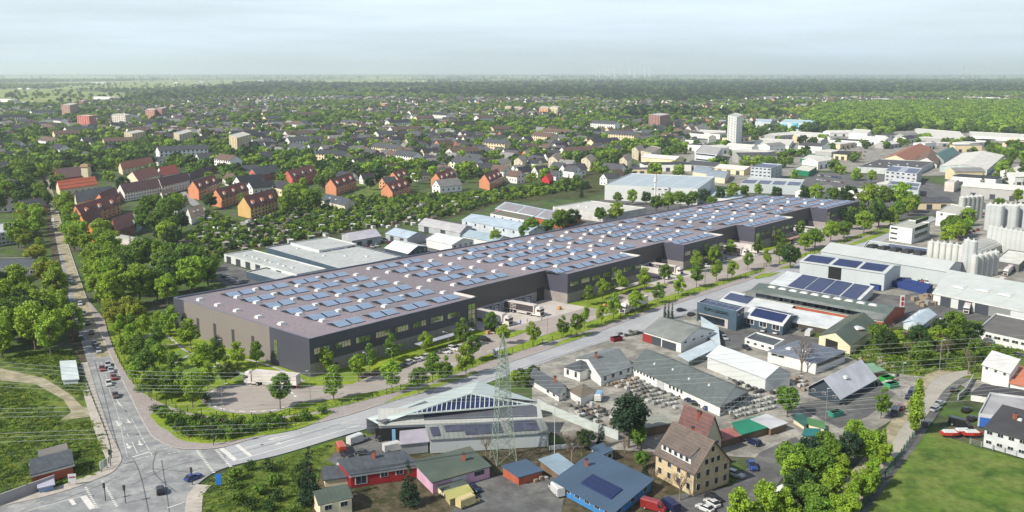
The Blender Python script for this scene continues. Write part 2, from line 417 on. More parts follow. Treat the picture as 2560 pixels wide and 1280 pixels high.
# ---------------------------------------------------------------- the long warehouse
WH = 10.9
CLAD = M('dark_cladding', srgb(70, 70, 82), rough=.45, var=.05, scale=.05, seam=(1.15, .07, .72))
GCLAD = M('brown_grey_cladding', srgb(122, 116, 112), rough=.5, var=.04, scale=.05, seam=(1.15, .06, .78))
RCLAD = M('recess_cladding', srgb(78, 75, 74), rough=.5, var=.04, scale=.05, seam=(1.15, .06, .78))
BASE = M('facade_concrete', srgb(136, 130, 128), rough=.9, var=.1, scale=.1, fine=1.)
WROOF = M('warehouse_roof', srgb(130, 121, 126), rough=.9, col2=srgb(119, 112, 117), thr=.5, var=.08, scale=.03, seam=(1.0, .1, .93), rows=(9., .03, .9), fine=.9)
f0, f1 = W((773, 852), WH), W((2148, 505), WH); b0, b1 = W((433, 747), WH), W((1889, 489), WH)
UA = (f1 - f0).normalized(); UL = (f1 - f0).length; VA = Vector((-UA.y, UA.x, 0))
def wv(u, v, z=0.):           # warehouse metres: u along the front, v towards the back
    return Vector((f0.x + UA.x * u + VA.x * v, f0.y + UA.y * u + VA.y * v, z))
def bil(u, v, z=0.):          # roof lattice: follows the slightly tapering plan
    s = u / UL; A = f0.lerp(f1, s); B = b0.lerp(b1, s); q = A.lerp(B, v / 75.); q.z = z; return q
out = [(0, 0), (67.5, 0), (67.5, 10.5), (116, 10.5), (116, 0), (164, 0), (164, 10.5), (196.5, 10.5), (196.5, 0), (231, 0), (231, 10), (260.5, 10), (260.5, 0), (302.5, 0), (302.5, 10), (343, 10), (343, 0), (386.5, 0)]
PL = [wv(u, v) for u, v in out] + [Vector((b1.x, b1.y, 0)), Vector((b0.x, b0.y, 0))]
FOOT.append([(p.x, p.y) for p in PL])
wt = thing('warehouse', 'long dark warehouse with taupe flat roof full of solar panels and stepped front', 'warehouse', wv(0, 0))
nP = len(PL); ins = []
for i in range(nP):
    a, b, c = PL[i - 1], PL[i], PL[(i + 1) % nP]; e0 = (b - a).normalized(); e1 = (c - b).normalized()
    n0 = Vector((-e0.y, e0.x, 0)); n1 = Vector((-e1.y, e1.x, 0)); k = n0 + n1; k /= max(.2, k.dot(n0)); ins.append(b + k * .55)
ZT = WH + .55; ZC = 4.0
cl, cb, rr, rf, gp, rp = MB(), MB(), MB(), MB(), MB(), MB()
fr_rec = {2, 6, 10, 14}
for i in range(nP):
    a, b = PL[i], PL[(i + 1) % nP]
    q = lambda m, p0, p1, z0, z1: m.face([(p0.x, p0.y, z0), (p1.x, p1.y, z0), (p1.x, p1.y, z1), (p0.x, p0.y, z1)])
    if i == nP - 1:      # gable: dark - brown grey - dark
        d = b - a; s1, s2 = a + d * .09, a + d * .74
        q(cl, a, s1, 0, ZT); q(gp, s1, s2, 0, ZT); q(cl, s2, b, 0, ZT)
    else:
        q(cb, a, b, 0, ZC); q((rpw := MB()) if i in fr_rec else cl, a, b, ZC, ZT)
        if i in fr_rec: rpw.build('dock_wall', RCLAD, wt)
    j = (i + 1) % nP
    rr.face([(a.x, a.y, ZT), (b.x, b.y, ZT), (ins[j].x, ins[j].y, ZT), (ins[i].x, ins[i].y, ZT)]); q(rr, ins[i], ins[j], WH, ZT)
cl.build('wall', CLAD, wt); cb.build('concrete_base', BASE, wt); gp.build('gable_wall', GCLAD, wt)
rr.build('parapet', C(96, 100, 116, rough=.5), wt)
br = [(0, 67.5, 0), (67.5, 116, 10.5), (116, 164, 0), (164, 196.5, 10.5), (196.5, 231, 0), (231, 260.5, 10), (260.5, 302.5, 0), (302.5, 343, 10), (343, 386.5, 0)]
rf = MB().face([(p.x, p.y, WH) for p in ins]); rf.build('roof', WROOF, wt)
# white inner parapet flashing where a block ends, as in the photo
for u in (67.2, 163.7, 230.7, 302.2):
    MB().box(wv(u, 5.4, WH + .35), (.7, 9.6, .72), rz=math.atan2(UA.y, UA.x)).build('flashing', C(222, 216, 208), wt)
rzU = math.atan2(UA.y, UA.x)
# solar tents: each array is two ridged tents
def tent(u, v):
    b = MB()
    for k in (0, 5.3):
        z = WH
        A, B_, C_, D = bil(u + k, v, z + .25), bil(u + k + 4.6, v, z + .25), bil(u + k + 4.6, v + 6.4, z + .25), bil(u + k, v + 6.4, z + .25)
        m0, m1 = (A + D) / 2 + Vector((0, 0, .78)), (B_ + C_) / 2 + Vector((0, 0, .78))
        b.face([A, B_, m1, m0], 0); b.face([m0, m1, C_, D], 0)
        dz = Vector((0, 0, -.08))
        b.face([A + dz, m0 + dz, m1 + dz, B_ + dz], 1); b.face([m0 + dz, D + dz, C_ + dz, m1 + dz], 1)
        for x, y in ((A, B_), (B_, m1), (m0, A), (m1, C_), (D, m0)): b.face([x, y, y + dz, x + dz], 1)
        b.face([A, m0, D], 1)  # added dark end sheet: shade inside the open tent end, put in as colour
        for x in (m0, m1): b.tube((x.x, x.y, z), x, .06, n=4, m=1)
    return b
rowsv = [4.5, 16.5, 28, 39.7, 51.2, 62.8]
cols = [(14, 0), (27.7, 0), (41, 0), (54.3, 0), (79, 1), (91.5, 1), (115.5, 0), (128.5, 0), (141, 0), (152.5, 0), (173, 1), (197.5, 0), (208.5, 0), (219.5, 0), (239, 1), (261.5, 0), (272, 0), (282.5, 0), (292, 0), (311, 1), (323, 1), (344.5, 0), (355, 0), (365, 0), (375, 0)]
items = []
for u, skip in cols:
    for v in rowsv[skip:]: items.append(('pv', u, v))
va = [20.5, 32.5, 44.5, 55.5, 66.5]; vb = [14.3, 26, 38, 49.5, 60.8]
for u, vs in [(5, va), (15.5, vb), (26.3, va), (40, vb), (52.5, va), (66, vb), (77, va), (91, vb), (104, vb), (115, va), (126.5, vb), (139.5, va), (151.5, vb), (163.5, vb), (172, va), (186, vb), (196, va), (207.5, vb), (219, va), (231, vb), (250, va), (260, vb), (271, va), (282, vb), (293, va), (304, vb), (322, va), (336, vb), (355, va), (365, vb), (376, va)]:
    for v in vs:
        if v < 24 and any(a - 1 < u < b + 1 and c > 0 for a, b, c in br) and v < 17: continue
        items.append(('sk', u, v))
for kind, nm in (('pv', 'solar_array'), ('sk', 'skylight')):
    L_ = sorted([i for i in items if i[0] == kind], key=lambda i: i[1])
    big = MB()
    for k, (_, u, v) in enumerate(L_):
        if kind == 'pv':
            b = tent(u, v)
            if k < 100: b.build(nm, [PV, PVBACK_SHADE], wt)
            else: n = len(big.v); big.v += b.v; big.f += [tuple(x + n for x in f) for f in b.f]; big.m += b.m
        else:
            p = bil(u, v, WH)
            if k < 100: part(nm, SKYL, wt, p, rzU, (2.1, 2.1, 1.5))
            else: big.box(p + Vector((0, 0, .35)), (2.1, 2.1, .7), rz=rzU, taper=.8); big.box(p + Vector((0, 0, .75)), (1.5, 1.5, .2), rz=rzU, m=1)
    if big.v: tag(big.build('distant_' + nm + 's', [PV, PVBACK_SHADE] if kind == 'pv' else [C(215, 213, 208), C(225, 228, 232, rough=.3)], wt), kind='stuff')
# facade windows, stair glass, dock doors
FWIN = MB().box((0, 0, 0), (1, .12, 1))
for k in range(5): FWIN.box((-.4 + .2 * k, .05, 0), (.175, .08, .9), m=1)
FWIN = FWIN.mesh('strip_window', [DMETAL, M('tinted_glass', srgb(170, 178, 150), rough=.05, var=.12, scale=.8, metal=.8)])
STAIR = MB().box((0, 0, 0), (1, .12, 1))
for k in range(2):
    for j in range(5): STAIR.box((-.25 + .5 * k, .05, -.4 + .2 * j), (.44, .08, .18), m=1)
STAIR = STAIR.mesh('stair_window', [DMETAL, MATS['tinted_glass']])
rzW = rzU + math.pi          # outward normal of the front is -VA
for u0, u1, n, su in ((0, 67.5, 9, 65), (116, 164, 7, 145), (196.5, 231, 6, 215), (260.5, 302.5, 8, 280), (343, 386.5, 9, 344.5)):
    for k in range(n):
        u = u0 + (u1 - u0) * (k + .55) / n
        if abs(u - su) < 4: continue
        part('window', FWIN, wt, wv(u, -.05, 7.4), rzW, ((u1 - u0) / n * .74, 1, 1.9))
    part('stair_window', STAIR, wt, wv(su, -.06, 5.1), rzW, (3.4, 1, 9.0))
    part('door', DOOR, wt, wv(u0 + 9, -.06, 1.2), rzW, (1.2, 1, 2.4), C(50, 52, 58))
DOCK = MB()
for dx in (-1.75, 1.75): DOCK.box((dx, .35, 0), (.22, .9, 3.6), m=0)
DOCK.box((0, .35, 1.75), (3.7, .9, .25), m=0).box((0, .02, 0), (3.3, .1, 3.4), m=1).box((-.3, .1, -.3), (1.9, .1, 2.5), m=2).box((-.3, .17, .25), (1.2, .06, .35), m=1)
DOCK = DOCK.mesh('dock_door', [C(176, 176, 182), C(40, 42, 48), C(196, 200, 210)])
for u0, u1, n in ((67.5, 116, 9), (164, 196.5, 6), (231, 260.5, 5), (302.5, 343, 7)):
    for k in range(n): part('dock_door', DOCK, wt, wv(u0 + 3 + k * (u1 - u0 - 9) / n, 10.45 if u0 < 200 else 9.95, 1.95), rzW)
    part('door', DOOR, wt, wv(u1 - 3.2, 10.42 if u0 < 200 else 9.92, 2.6), rzW, (4.2, 1, 5.2), C(46, 46, 50))
ga, gb = PL[-1], PL[0]; gd = gb - ga; gz = math.atan2(gd.y, gd.x) + math.pi
for k, tt in enumerate((.06, .2, .335, .475, .62)):
    p = ga + gd * tt; part('door', DOOR, wt, (p.x, p.y, 4.1), gz, (1.5, 1, 5.6), C(58, 58, 62))
p = ga + gd * .78; part('stair_window', STAIR, wt, (p.x, p.y, 5.), gz, (1.7, 1, 6.2))
# ---------------------------------------------------------------- ground
def gmat(name, cols, scale, var=.2, thr=(.42, .58), fine=None, detail=7, rough=.95, bump=0):
    """ground cover of two or three real colours in soft patches"""
    m = bpy.data.materials.new(name); m.use_nodes = True; nt = m.node_tree; N = nt.nodes.new; L = nt.links.new
    b = nt.nodes['Principled BSDF']; b.inputs['Roughness'].default_value = rough; b.inputs['Specular IOR Level'].default_value = .2
    tc = N('ShaderNodeTexCoord')
    def ns(s, d): n = N('ShaderNodeTexNoise'); n.inputs['Scale'].default_value = s; n.inputs['Detail'].default_value = d; n.inputs['Roughness'].default_value = .62; L(tc.outputs['Object'], n.inputs['Vector']); return n.outputs['Fac']
    cur = None
    for i, c in enumerate(cols):
        if cur is None: cur = c; continue
        mr = N('ShaderNodeMapRange'); L(ns(scale * (1.7 ** i), detail), mr.inputs[0]); mr.inputs[1].default_value = thr[0]; mr.inputs[2].default_value = thr[1]
        mx = N('ShaderNodeMix'); mx.data_type = 'RGBA'; L(mr.outputs[0], mx.inputs[0])
        if isinstance(cur, tuple): mx.inputs[6].default_value = (*cur, 1)
        else: L(cur, mx.inputs[6])
        mx.inputs[7].default_value = (*c, 1); cur = mx.outputs[2]
    if fine:
        mr = N('ShaderNodeMapRange'); L(ns(fine, 4), mr.inputs[0]); mr.inputs[1].default_value = .3; mr.inputs[2].default_value = .7; mr.inputs[3].default_value = 1 - var; mr.inputs[4].default_value = 1 + var
        mx = N('ShaderNodeMix'); mx.data_type = 'RGBA'; mx.blend_type = 'MULTIPLY'; mx.inputs[0].default_value = 1; L(cur, mx.inputs[6]); L(mr.outputs[0], mx.inputs[7]); cur = mx.outputs[2]
    L(cur, b.inputs['Base Color']); MATS[name] = m; return m
G_FAR = gmat('distant_land', [srgb(32, 46, 30), srgb(44, 60, 36), srgb(110, 118, 72)], .0009, fine=.02, thr=(.5, .56))
G_TOWN = gmat('town_ground', [srgb(52, 66, 36), srgb(84, 84, 70), srgb(72, 96, 40)], .03, fine=.3)
G_GRASS = gmat('site_grass', [srgb(104, 126, 34), srgb(124, 142, 44)], .08, fine=1.4, var=.3)
G_ROUGH = gmat('rough_grass', [srgb(48, 66, 24), srgb(72, 96, 32), srgb(96, 108, 44)], .06, fine=.5, var=.45)
G_MEADOW = gmat('meadow_grass', [srgb(58, 84, 30), srgb(86, 110, 42), srgb(98, 112, 54)], .045, fine=.5, var=.3)
G_FIELD = gmat('pale_field', [srgb(124, 134, 70), srgb(158, 160, 94), srgb(96, 116, 56)], .004, fine=.05)
G_YARD = gmat('yard_gravel', [srgb(138, 135, 127), srgb(156, 153, 144), srgb(116, 114, 108)], .05, fine=.9, var=.22)
G_DYARD = gmat('yard_asphalt', [srgb(92, 93, 94), srgb(108, 108, 106), srgb(84, 84, 84)], .05, fine=.9, var=.15)
G_ALLOT = gmat('allotment_soil', [srgb(38, 50, 22), srgb(74, 92, 30), srgb(70, 64, 46)], .09, fine=.4, var=.4)
G_DIRT = gmat('dirt_track', [srgb(158, 150, 128), srgb(130, 124, 100)], .15, fine=1.2, var=.15)
G_SOIL = gmat('dark_soil', [srgb(70, 62, 48), srgb(52, 58, 32), srgb(88, 80, 64)], .12, fine=1.2, var=.3)
G_ROAD = gmat('road_asphalt', [srgb(138, 140, 140), srgb(152, 153, 151), srgb(122, 124, 126)], .09, fine=1.5, var=.1)
G_ROAD2 = gmat('site_asphalt', [srgb(146, 138, 132), srgb(156, 148, 141)], .05, fine=1.6, var=.08)
G_DOCK = gmat('dock_concrete', [srgb(172, 165, 158), srgb(182, 176, 169)], .08, fine=1., var=.05)
G_ROAD3 = gmat('main_road_asphalt', [srgb(148, 150, 154), srgb(158, 160, 162)], .05, fine=1.5, var=.07)
G_PAVE = M('brown_paving', srgb(146, 138, 135), rough=.9, var=.06, scale=.3, fine=1.5)
G_SLAB = M('pale_paving', srgb(166, 160, 150), rough=.9, var=.08, scale=.3, fine=1)
KERB = C(176, 172, 166)
PAINT = M('road_paint', srgb(224, 222, 216), rough=.7, var=.1, scale=.8)
n = 96; b = MB(); b.cap([(math.cos(2 * math.pi * k / n) * 90000, math.sin(2 * math.pi * k / n) * 90000) for k in range(n)], -.35)
tag(b.build('ground', G_FAR), kind='structure')
sheet('town_ground', [(-900, 1700), (-900, 470), (-300, 300), (500, 262), (1100, 250), (1500, 262), (2000, 268), (2500, 290), (3400, 420), (3400, 1700)], -.2, G_TOWN)
for i, poly in enumerate([[(-200, 262), (-200, 232), (90, 226), (330, 232), (420, 244), (150, 262)], [(160, 214), (520, 206), (560, 214), (360, 222), (120, 224)], [(-200, 214), (60, 206), (120, 214), (-100, 224)], [(700, 236), (800, 232), (850, 237), (760, 242)],
                          [(1720, 276), (2010, 272), (2040, 288), (1990, 291), (1740, 286)], [(2230, 306), (2300, 303), (2320, 309), (2250, 312)]]):
    sheet('field', poly, -.12 + .004 * i, G_FIELD)
sheet('gravel_yard', [(1330, 900), (1490, 850), (1700, 770), (1890, 706), (2090, 640), (2240, 590), (2420, 520), (2500, 470), (2700, 470), (3100, 640), (3200, 1000), (2560, 1060), (2400, 960), (2290, 1010), (2150, 1100), (2000, 1150), (1650, 1130), (1480, 1120), (1330, 1060)], -.08, G_YARD)
sheet('asphalt_yard', [(1860, 520), (2040, 430), (2260, 440), (2430, 480), (2480, 520), (2260, 545), (2080, 520)], -.072, G_DYARD)
sheet('asphalt_yard', [(1560, 420), (1700, 380), (1950, 330), (2300, 310), (2700, 330), (2700, 430), (2300, 440), (2040, 425), (1850, 470), (1600, 440)], -.068, G_YARD)
sheet('asphalt_yard', [(2090, 720), (2250, 740), (2420, 700), (2600, 760), (2600, 815), (2420, 800), (2360, 860), (2230, 850), (2180, 770)], -.04, G_DYARD)
sheet('asphalt_yard', [(530, 690), (560, 655), (700, 700), (860, 640), (1060, 590), (1180, 560), (1500, 500), (1800, 470), (1800, 520), (1400, 600), (700, 760), (600, 740)], -.06, G_DYARD)
sheet('asphalt_yard', [(1720, 830), (1800, 790), (2000, 840), (2110, 850), (2060, 880), (1990, 880), (1900, 860), (1840, 880)], -.04, G_DYARD)
sheet('asphalt_yard', [(1990, 1010), (2120, 985), (2200, 960), (2240, 985), (2170, 1040), (2100, 1070), (2020, 1030)], -.04, G_DYARD)
sheet('asphalt_yard', [(1190, 1200), (1260, 1185), (1420, 1190), (1400, 1300), (1100, 1300), (1180, 1230)], -.05, G_DYARD)
sheet('asphalt_yard', [(1660, 1240), (1830, 1215), (1900, 1130), (1990, 1090), (2010, 1120), (1930, 1230), (1880, 1300), (1640, 1300)], -.05, G_DYARD)
sheet('soil_ground', [(790, 1160), (860, 1140), (1200, 1130), (1420, 1110), (1700, 1130), (1700, 1300), (740, 1300)], -.1, G_SOIL)
sheet('allotment_ground', [(440, 660), (470, 600), (520, 520), (620, 560), (760, 490), (1200, 480), (1500, 430), (1560, 450), (1480, 490), (1240, 510), (1150, 540), (860, 585), (560, 640), (520, 690)], -.09, G_ALLOT)
sheet('lawn', [(860, 455), (960, 440), (1010, 480), (900, 492)], -.07, G_MEADOW)
sheet('rough_grass', [(1960, 800), (2130, 830), (2340, 780), (2600, 830), (2600, 960), (2300, 940), (2200, 930), (2080, 870)], -.045, G_ROUGH)
sheet('meadow', [(2236, 1185), (2300, 1085), (2342, 1082), (2440, 1118), (2560, 1150), (2800, 1200), (2800, 1500), (2050, 1500), (2140, 1290)], -.03, G_MEADOW)
sheet('rough_grass', [(-500, 900), (60, 880), (150, 870), (195, 880), (258, 1030), (285, 1130), (272, 1175), (0, 1262), (-500, 1390)], -.05, G_ROUGH)
sheet('dirt_track', [(-100, 915), (0, 920), (110, 945), (175, 985), (208, 1018), (236, 1020), (238, 1040), (150, 1050), (178, 1030), (160, 1000), (90, 960), (-100, 940)], -.02, G_DIRT)
sheet('rough_grass', [(484, 1300), (494, 1232), (525, 1196), (600, 1163), (720, 1138), (790, 1118), (830, 1105), (900, 1085), (930, 1080), (940, 1130), (800, 1180), (770, 1300)], -.02, G_ROUGH)
sheet('parking_lot', [(818, 1150), (850, 1120), (905, 1095), (985, 1072), (1010, 1080), (1010, 1140), (905, 1150), (850, 1168)], .0, G_DYARD)
# roads
LEFT_W = [(112, 440), (122, 500), (134, 570), (150, 650), (168, 730), (188, 800), (205, 860), (226, 930), (248, 1001), (272, 1070), (287, 1105), (303, 1140), (300, 1160), (282, 1180), (248, 1196), (180, 1222), (100, 1245), (0, 1268), (-300, 1350)]
RIGHT_K = [(120, 440), (140, 510), (160, 580), (186, 660), (216, 745), (246, 820), (272, 880), (300, 940), (331, 1001), (352, 1045), (376, 1085), (392, 1100), (427, 1117), (477, 1124), (551, 1119), (638, 1095), (740, 1070), (860, 1041), (955, 1011), (1069, 978), (1150, 948), (1240, 917), (1375, 872), (1482, 835), (1600, 790), (1740, 743), (1880, 698), (2000, 655), (2100, 622), (2190, 590), (2280, 560), (2330, 540)]
LOWER = [(2345, 548), (2240, 588), (2140, 632), (2020, 672), (1900, 716), (1772, 760), (1650, 812), (1500, 858), (1365, 905), (1217, 958), (1100, 1010), (928, 1068), (860, 1088), (705, 1135), (588, 1162), (534, 1182), (492, 1212), (470, 1238), (464, 1260), (462, 1300), (462, 1420), (-300, 1550)]
lw = smooth_line([W(p) for p in LEFT_W]); rk = smooth_line([W(p) for p in RIGHT_K]); lo = smooth_line([W(p) for p in LOWER])
def poly_sheet(name, pts, z, mat):
    return tag(MB().cap([(p[0], p[1]) for p in pts], z).build(name, mat), kind='structure')
poly_sheet('road', lw[::-1] + rk + lo, .0, G_ROAD)
# newer, cooler asphalt of the main street
mk = [p for p in rk if p.y < 560 and PX(p)[0] > 560]; ml = [p for p in lo if PX(p)[0] > 560]
poly_sheet('main_road', mk + ml, .006, G_ROAD3)
FENCE = [(262, 800), (279, 860), (316, 937), (359, 984), (416, 1014), (480, 1035), (571, 1048), (638, 1048), (739, 1038), (780, 1031), (860, 1015), (914, 1001), (1042, 966), (1140, 935), (1240, 898), (1340, 866), (1490, 820), (1650, 765), (1760, 727), (1880, 688), (1905, 679)]
FENCE2 = [(1948, 664), (2010, 643), (2060, 627), (2130, 601), (2200, 577), (2260, 556)]
fe = smooth_line([W(p) for p in FENCE]); fe2 = smooth_line([W(p) for p in FENCE2])
kk = [p for p in rk if PX(p)[1] > 745 or PX(p)[0] > 500]
pv = tag(MB().prism([(p.x, p.y) for p in kk] + [(p.x, p.y) for p in (fe + fe2)[::-1]], -.1, .13).build('pavement', G_PAVE), kind='structure')
kb = MB()
for line in (rk,):
    strip(kb, line, .28, .15)
    for i in range(len(line) - 1): a, c = line[i], line[i + 1]; kb.face([(a.x, a.y, 0), (c.x, c.y, 0), (c.x, c.y, .15), (a.x, a.y, .15)])
tag(kb.build('kerb', KERB), kind='structure')
# left and lower pavements
def offset(line, d):
    o = []
    for i, p in enumerate(line):
        a = line[max(0, i - 1)]; c = line[min(len(line) - 1, i + 1)]; e = (c - a).normalized(); o.append(Vector((p.x - e.y * d, p.y + e.x * d, 0)))
    return o
for nm, line, d in (('pavement', lw[40:], -3.2), ('pavement', lo[96:], 3.2 * 1)):
    o = offset(line, d); tag(MB().prism([(p.x, p.y) for p in line] + [(p.x, p.y) for p in o[::-1]], -.1, .12).build(nm, G_SLAB), kind='structure')
# site: grass everywhere behind the fence, then asphalt, docks and islands
site = [(262, 800), (300, 760), (436, 800)]
gp_ = [(p.x, p.y) for p in fe + fe2] + [tuple(wv(400, -5)[:2]), tuple(wv(400, 76)[:2]), tuple(wv(-3, 90)[:2]), tuple(W((255, 780))[:2])]
tag(MB().prism(gp_, -.1, .16).build('site_lawn', G_GRASS), kind='structure')
cx, cy = W((627, 998))[:2]
CIR = [W((627 + 123 * math.cos(t), 998 + 38 * math.sin(t))) for t in [2 * math.pi * k / 48 for k in range(48)]]
poly_sheet('turning_circle', CIR, .19, G_ROAD2)
yl = smooth_line([W(p) for p in [(745, 1006), (800, 1004), (880, 990), (981, 970), (1100, 932), (1217, 888), (1300, 861), (1370, 836), (1484, 801), (1600, 762), (1700, 731), (1800, 703), (1900, 672), (1916, 676), (1955, 661), (1946, 657), (2010, 634), (2100, 602), (2170, 580), (2240, 558)]])
yu = [wv(383, -4), wv(343, -4), wv(343, 9.5), wv(302.8, 9.5), wv(302.8, -5), wv(260.2, -5), wv(260.2, 9.5), wv(231.3, 9.5), wv(231.3, -5), wv(196.2, -5), wv(196.2, 10), wv(164.3, 10), wv(164.3, -6), wv(115.7, -6), wv(115.7, 10), wv(67.8, 10), wv(67.8, -6), wv(45, -8), wv(20, -10), W((880, 962)), W((780, 967)), W((735, 970)), W((700, 975)), W((680, 1000))]
poly_sheet('site_road', yl + yu, .2, G_ROAD2)
for u0, u1 in ((67.8, 115.7), (164.3, 196.2), (231.3, 260.2), (302.8, 343)):
    poly_sheet('dock_yard', [wv(u0, -7), wv(u1 + 3, -9), wv(u1, 0), wv(u1, 10.3 if u0 < 200 else 9.8), wv(u0, 10.3 if u0 < 200 else 9.8)], .21, G_DOCK)
for poly in ([(20, -4.5), (24, -2), (40, -2.2), (42, -5.5), (34, -8), (22, -8.5)], [(116, -.4), (163, -.4), (161, -5), (150, -6.5), (134, -5), (125, -13), (117, -12)], [(196.5, -.4), (230, -.4), (228, -3.5), (200, -4)], [(260.5, -.4), (302, -.4), (300, -4), (264, -6)], [(343, -.4), (386, -.4), (386, -5), (346, -4)], [(152, -9), (166, -8), (170, -10), (160, -13), (150, -12)], [(66, -12), (76, -11), (79, -14), (68, -15)]):
    P = [wv(*p) for p in poly]; tag(MB().prism([(p.x, p.y) for p in P], .15, .3).build('planted_island', G_GRASS), kind='structure')
# kerbside grass
for poly in ([(958, 1010), (1000, 988), (1040, 975), (1130, 946), (1190, 929), (1197, 933), (1150, 948), (1069, 977), (1000, 997)], [(1376, 870), (1410, 850), (1470, 832), (1484, 833), (1440, 850)], [(1884, 694), (1905, 685), (1950, 681), (1925, 691), (1890, 698)], [(1945, 672), (1960, 666), (1988, 662), (1970, 671)],
             [(2290, 552), (2225, 580), (2160, 605), (2120, 617), (2060, 640), (2075, 628), (2150, 600), (2220, 572)]):
    sheet('verge_grass', poly, .17, G_GRASS, th=.1)
BED = [(375, 1040), (400, 1020), (440, 1032), (524, 1050), (640, 1048), (700, 1048), (770, 1040), (830, 1030), (808, 1047), (740, 1075), (640, 1092), (560, 1106), (504, 1109), (450, 1100), (420, 1078), (400, 1068)]
bedw = smooth_line([W(p) for p in BED + BED[:1]], 4)[:-1]
tag(MB().prism([(p.x, p.y) for p in bedw], 0, .2).build('planting_bed', G_GRASS), kind='structure')
# mown lawns and garden paths in front of the gable
G_MOWN = M('mown_lawn', srgb(92, 118, 40), var=.1, scale=.2, rough=.9, rows=(2.4, .5, 1.22), fine=1.5)
LAWNS = [[(352, 852), (372, 838), (398, 838), (405, 850), (396, 866), (362, 862)], [(425, 905), (440, 880), (470, 878), (478, 890), (462, 910)], [(455, 925), (490, 905), (560, 918), (600, 935), (560, 950), (470, 945)], [(560, 930), (590, 925), (640, 940), (600, 958)], [(380, 945), (420, 930), (450, 950), (420, 970), (390, 965)]]
for poly in LAWNS:
    poly_sheet('mown_lawn', smooth_line([W(p) for p in poly + poly[:1]], 4)[:-1], .175, G_MOWN)
PATH = MB()
for pl in ([(350, 862), (358, 850), (372, 838), (400, 834), (430, 850), (455, 872), (490, 890)], [(470, 880), (520, 900), (560, 917), (612, 938)], [(425, 912), (445, 905), (470, 890)], [(400, 865), (430, 862), (470, 868), (540, 880), (600, 897), (640, 905), (700, 925), (760, 955)]):
    strip(PATH, smooth_line([W(p) for p in pl]), .8, .185)
tag(PATH.build('garden_path', C(172, 164, 168)), kind='structure')
# markings
mk = MB()
def mark(pts, w, dash=None, z=.012, sm=True): strip(mk, smooth_line([W(p) for p in pts]) if sm and len(pts) > 2 else [W(p) for p in pts], w, z, dash)
def bar(a, b_, w, z=.012): strip(mk, [W(a), W(b_)], w, z)
mark([(272, 970), (290, 1020), (300, 1060), (318, 1142)], .16, (.5, .5)); mark([(286, 1010), (296, 1040), (305, 1060), (325, 1098)], .13, (2.2, 2.5))
mark([(330, 1105), (344, 1134)], .16); mark([(328, 1045), (350, 1085), (380, 1138)], .14, (4, 1)); bar((330, 1143), (373, 1130), .45); bar((318, 1152), (372, 1140), .14)
mark([(290, 998), (322, 1037)], .18); mark([(293, 1005), (324, 1038)], .18); mark([(238, 860), (262, 930), (275, 975)], .12, (3, 4)); mark([(150, 560), (178, 660), (210, 760), (238, 860)], .12, (3, 6))
mark([(492, 1126), (535, 1182)], .6, (.5, .5)); mark([(540, 1124), (578, 1168)], .6, (.5, .5))
bar((553, 1121), (590, 1152), 1.1); bar((592, 1112), (627, 1140), .9); mark([(590, 1152), (640, 1137), (780, 1098), (900, 1062)], .28)
mark([(612, 1120), (700, 1098), (735, 1089)], .22); mark([(756, 1082), (800, 1072), (860, 1056), (915, 1040)], .2, (5, 5)); mark([(1000, 1012), (1180, 958), (1400, 885), (1500, 850)], .14, (4, 7)); mark([(1500, 850), (1700, 776), (1900, 706), (2060, 652), (2200, 596)], .14, (4, 7))
mark([(445, 1150), (470, 1145)], .15); mark([(463, 1168), (482, 1162)], .15); mark([(480, 1182), (500, 1175)], .15)
mark([(412, 1122), (430, 1118)], .2, (.6, .5)); mark([(420, 1135), (462, 1126)], .2, (.6, .5)); mark([(214, 1218), (243, 1270)], .5, (.5, .5)); mark([(255, 1202), (292, 1266)], .5, (.5, .5))
bar((208, 1240), (232, 1272), 1.2); bar((176, 1248), (186, 1262), .8); mark([(0, 1300), (100, 1268), (208, 1240)], .18); mark([(30, 1282), (110, 1252)], .13, (2.5, 2.5)); bar((418, 1270), (462, 1255), .3); mark([(300, 1160), (420, 1128)], .12, (1.6, 1.2)); mark([(250, 1218), (330, 1195), (400, 1170)], .12, (2, 3))
def arrow(tail, head, w=.35, bend=0):
    a, c = W(tail), W(head); d = (c - a); l = d.length; d /= l; n_ = Vector((-d.y, d.x, 0)); z = .012
    strip(mk, [a, a + d * l * .7], w, z); t0 = a + d * l * .68
    mk.face([(*(t0 + n_ * w * 2)[:2], z), (*(t0 - n_ * w * 2)[:2], z), (*c[:2], z)])
    if bend: s0 = a + d * l * .4; e = s0 + n_ * bend * .45 + d * .9; strip(mk, [s0, e], w * .7, z + .002); mk.face([(*(e + d * .3)[:2], z + .002), (*(e - d * .3)[:2], z + .002), (*(e + n_ * bend * .5)[:2], z + .002)])
arrow((290, 1052), (300, 1066), bend=1); arrow((318, 1048), (326, 1058), bend=-1); arrow((316, 1108), (324, 1122), bend=1); arrow((347, 1102), (354, 1114), bend=-1)
arrow((722, 1088), (668, 1100), bend=-1); arrow((735, 1098), (685, 1112)); arrow((1000, 1032), (952, 1043), bend=-1)
tag(mk.build('road_markings', PAINT), kind='structure')
mk = MB()
for k in range(26):
    t = 2 * math.pi * k / 26
    q = [W((627 + 113 * math.cos(t + s), 998 + 33.5 * math.sin(t + s))) for s in (0, .07, .14)]
    if not (-.2 < t < .5 or t > 6.1): strip(mk, q, .6, .24)
def smark(pts, w, dash=None): strip(mk, smooth_line([W(p) for p in pts]), w, .215, dash)
smark([(1010, 955), (1100, 922), (1250, 870), (1400, 822), (1500, 788), (1660, 735), (1800, 690), (1930, 645)], .25, (6, 12))
for a, b_ in (((1372, 852), (1350, 858)), ((1350, 866), (1398, 852))): strip(mk, [W(a), W(b_)], .5, .215)
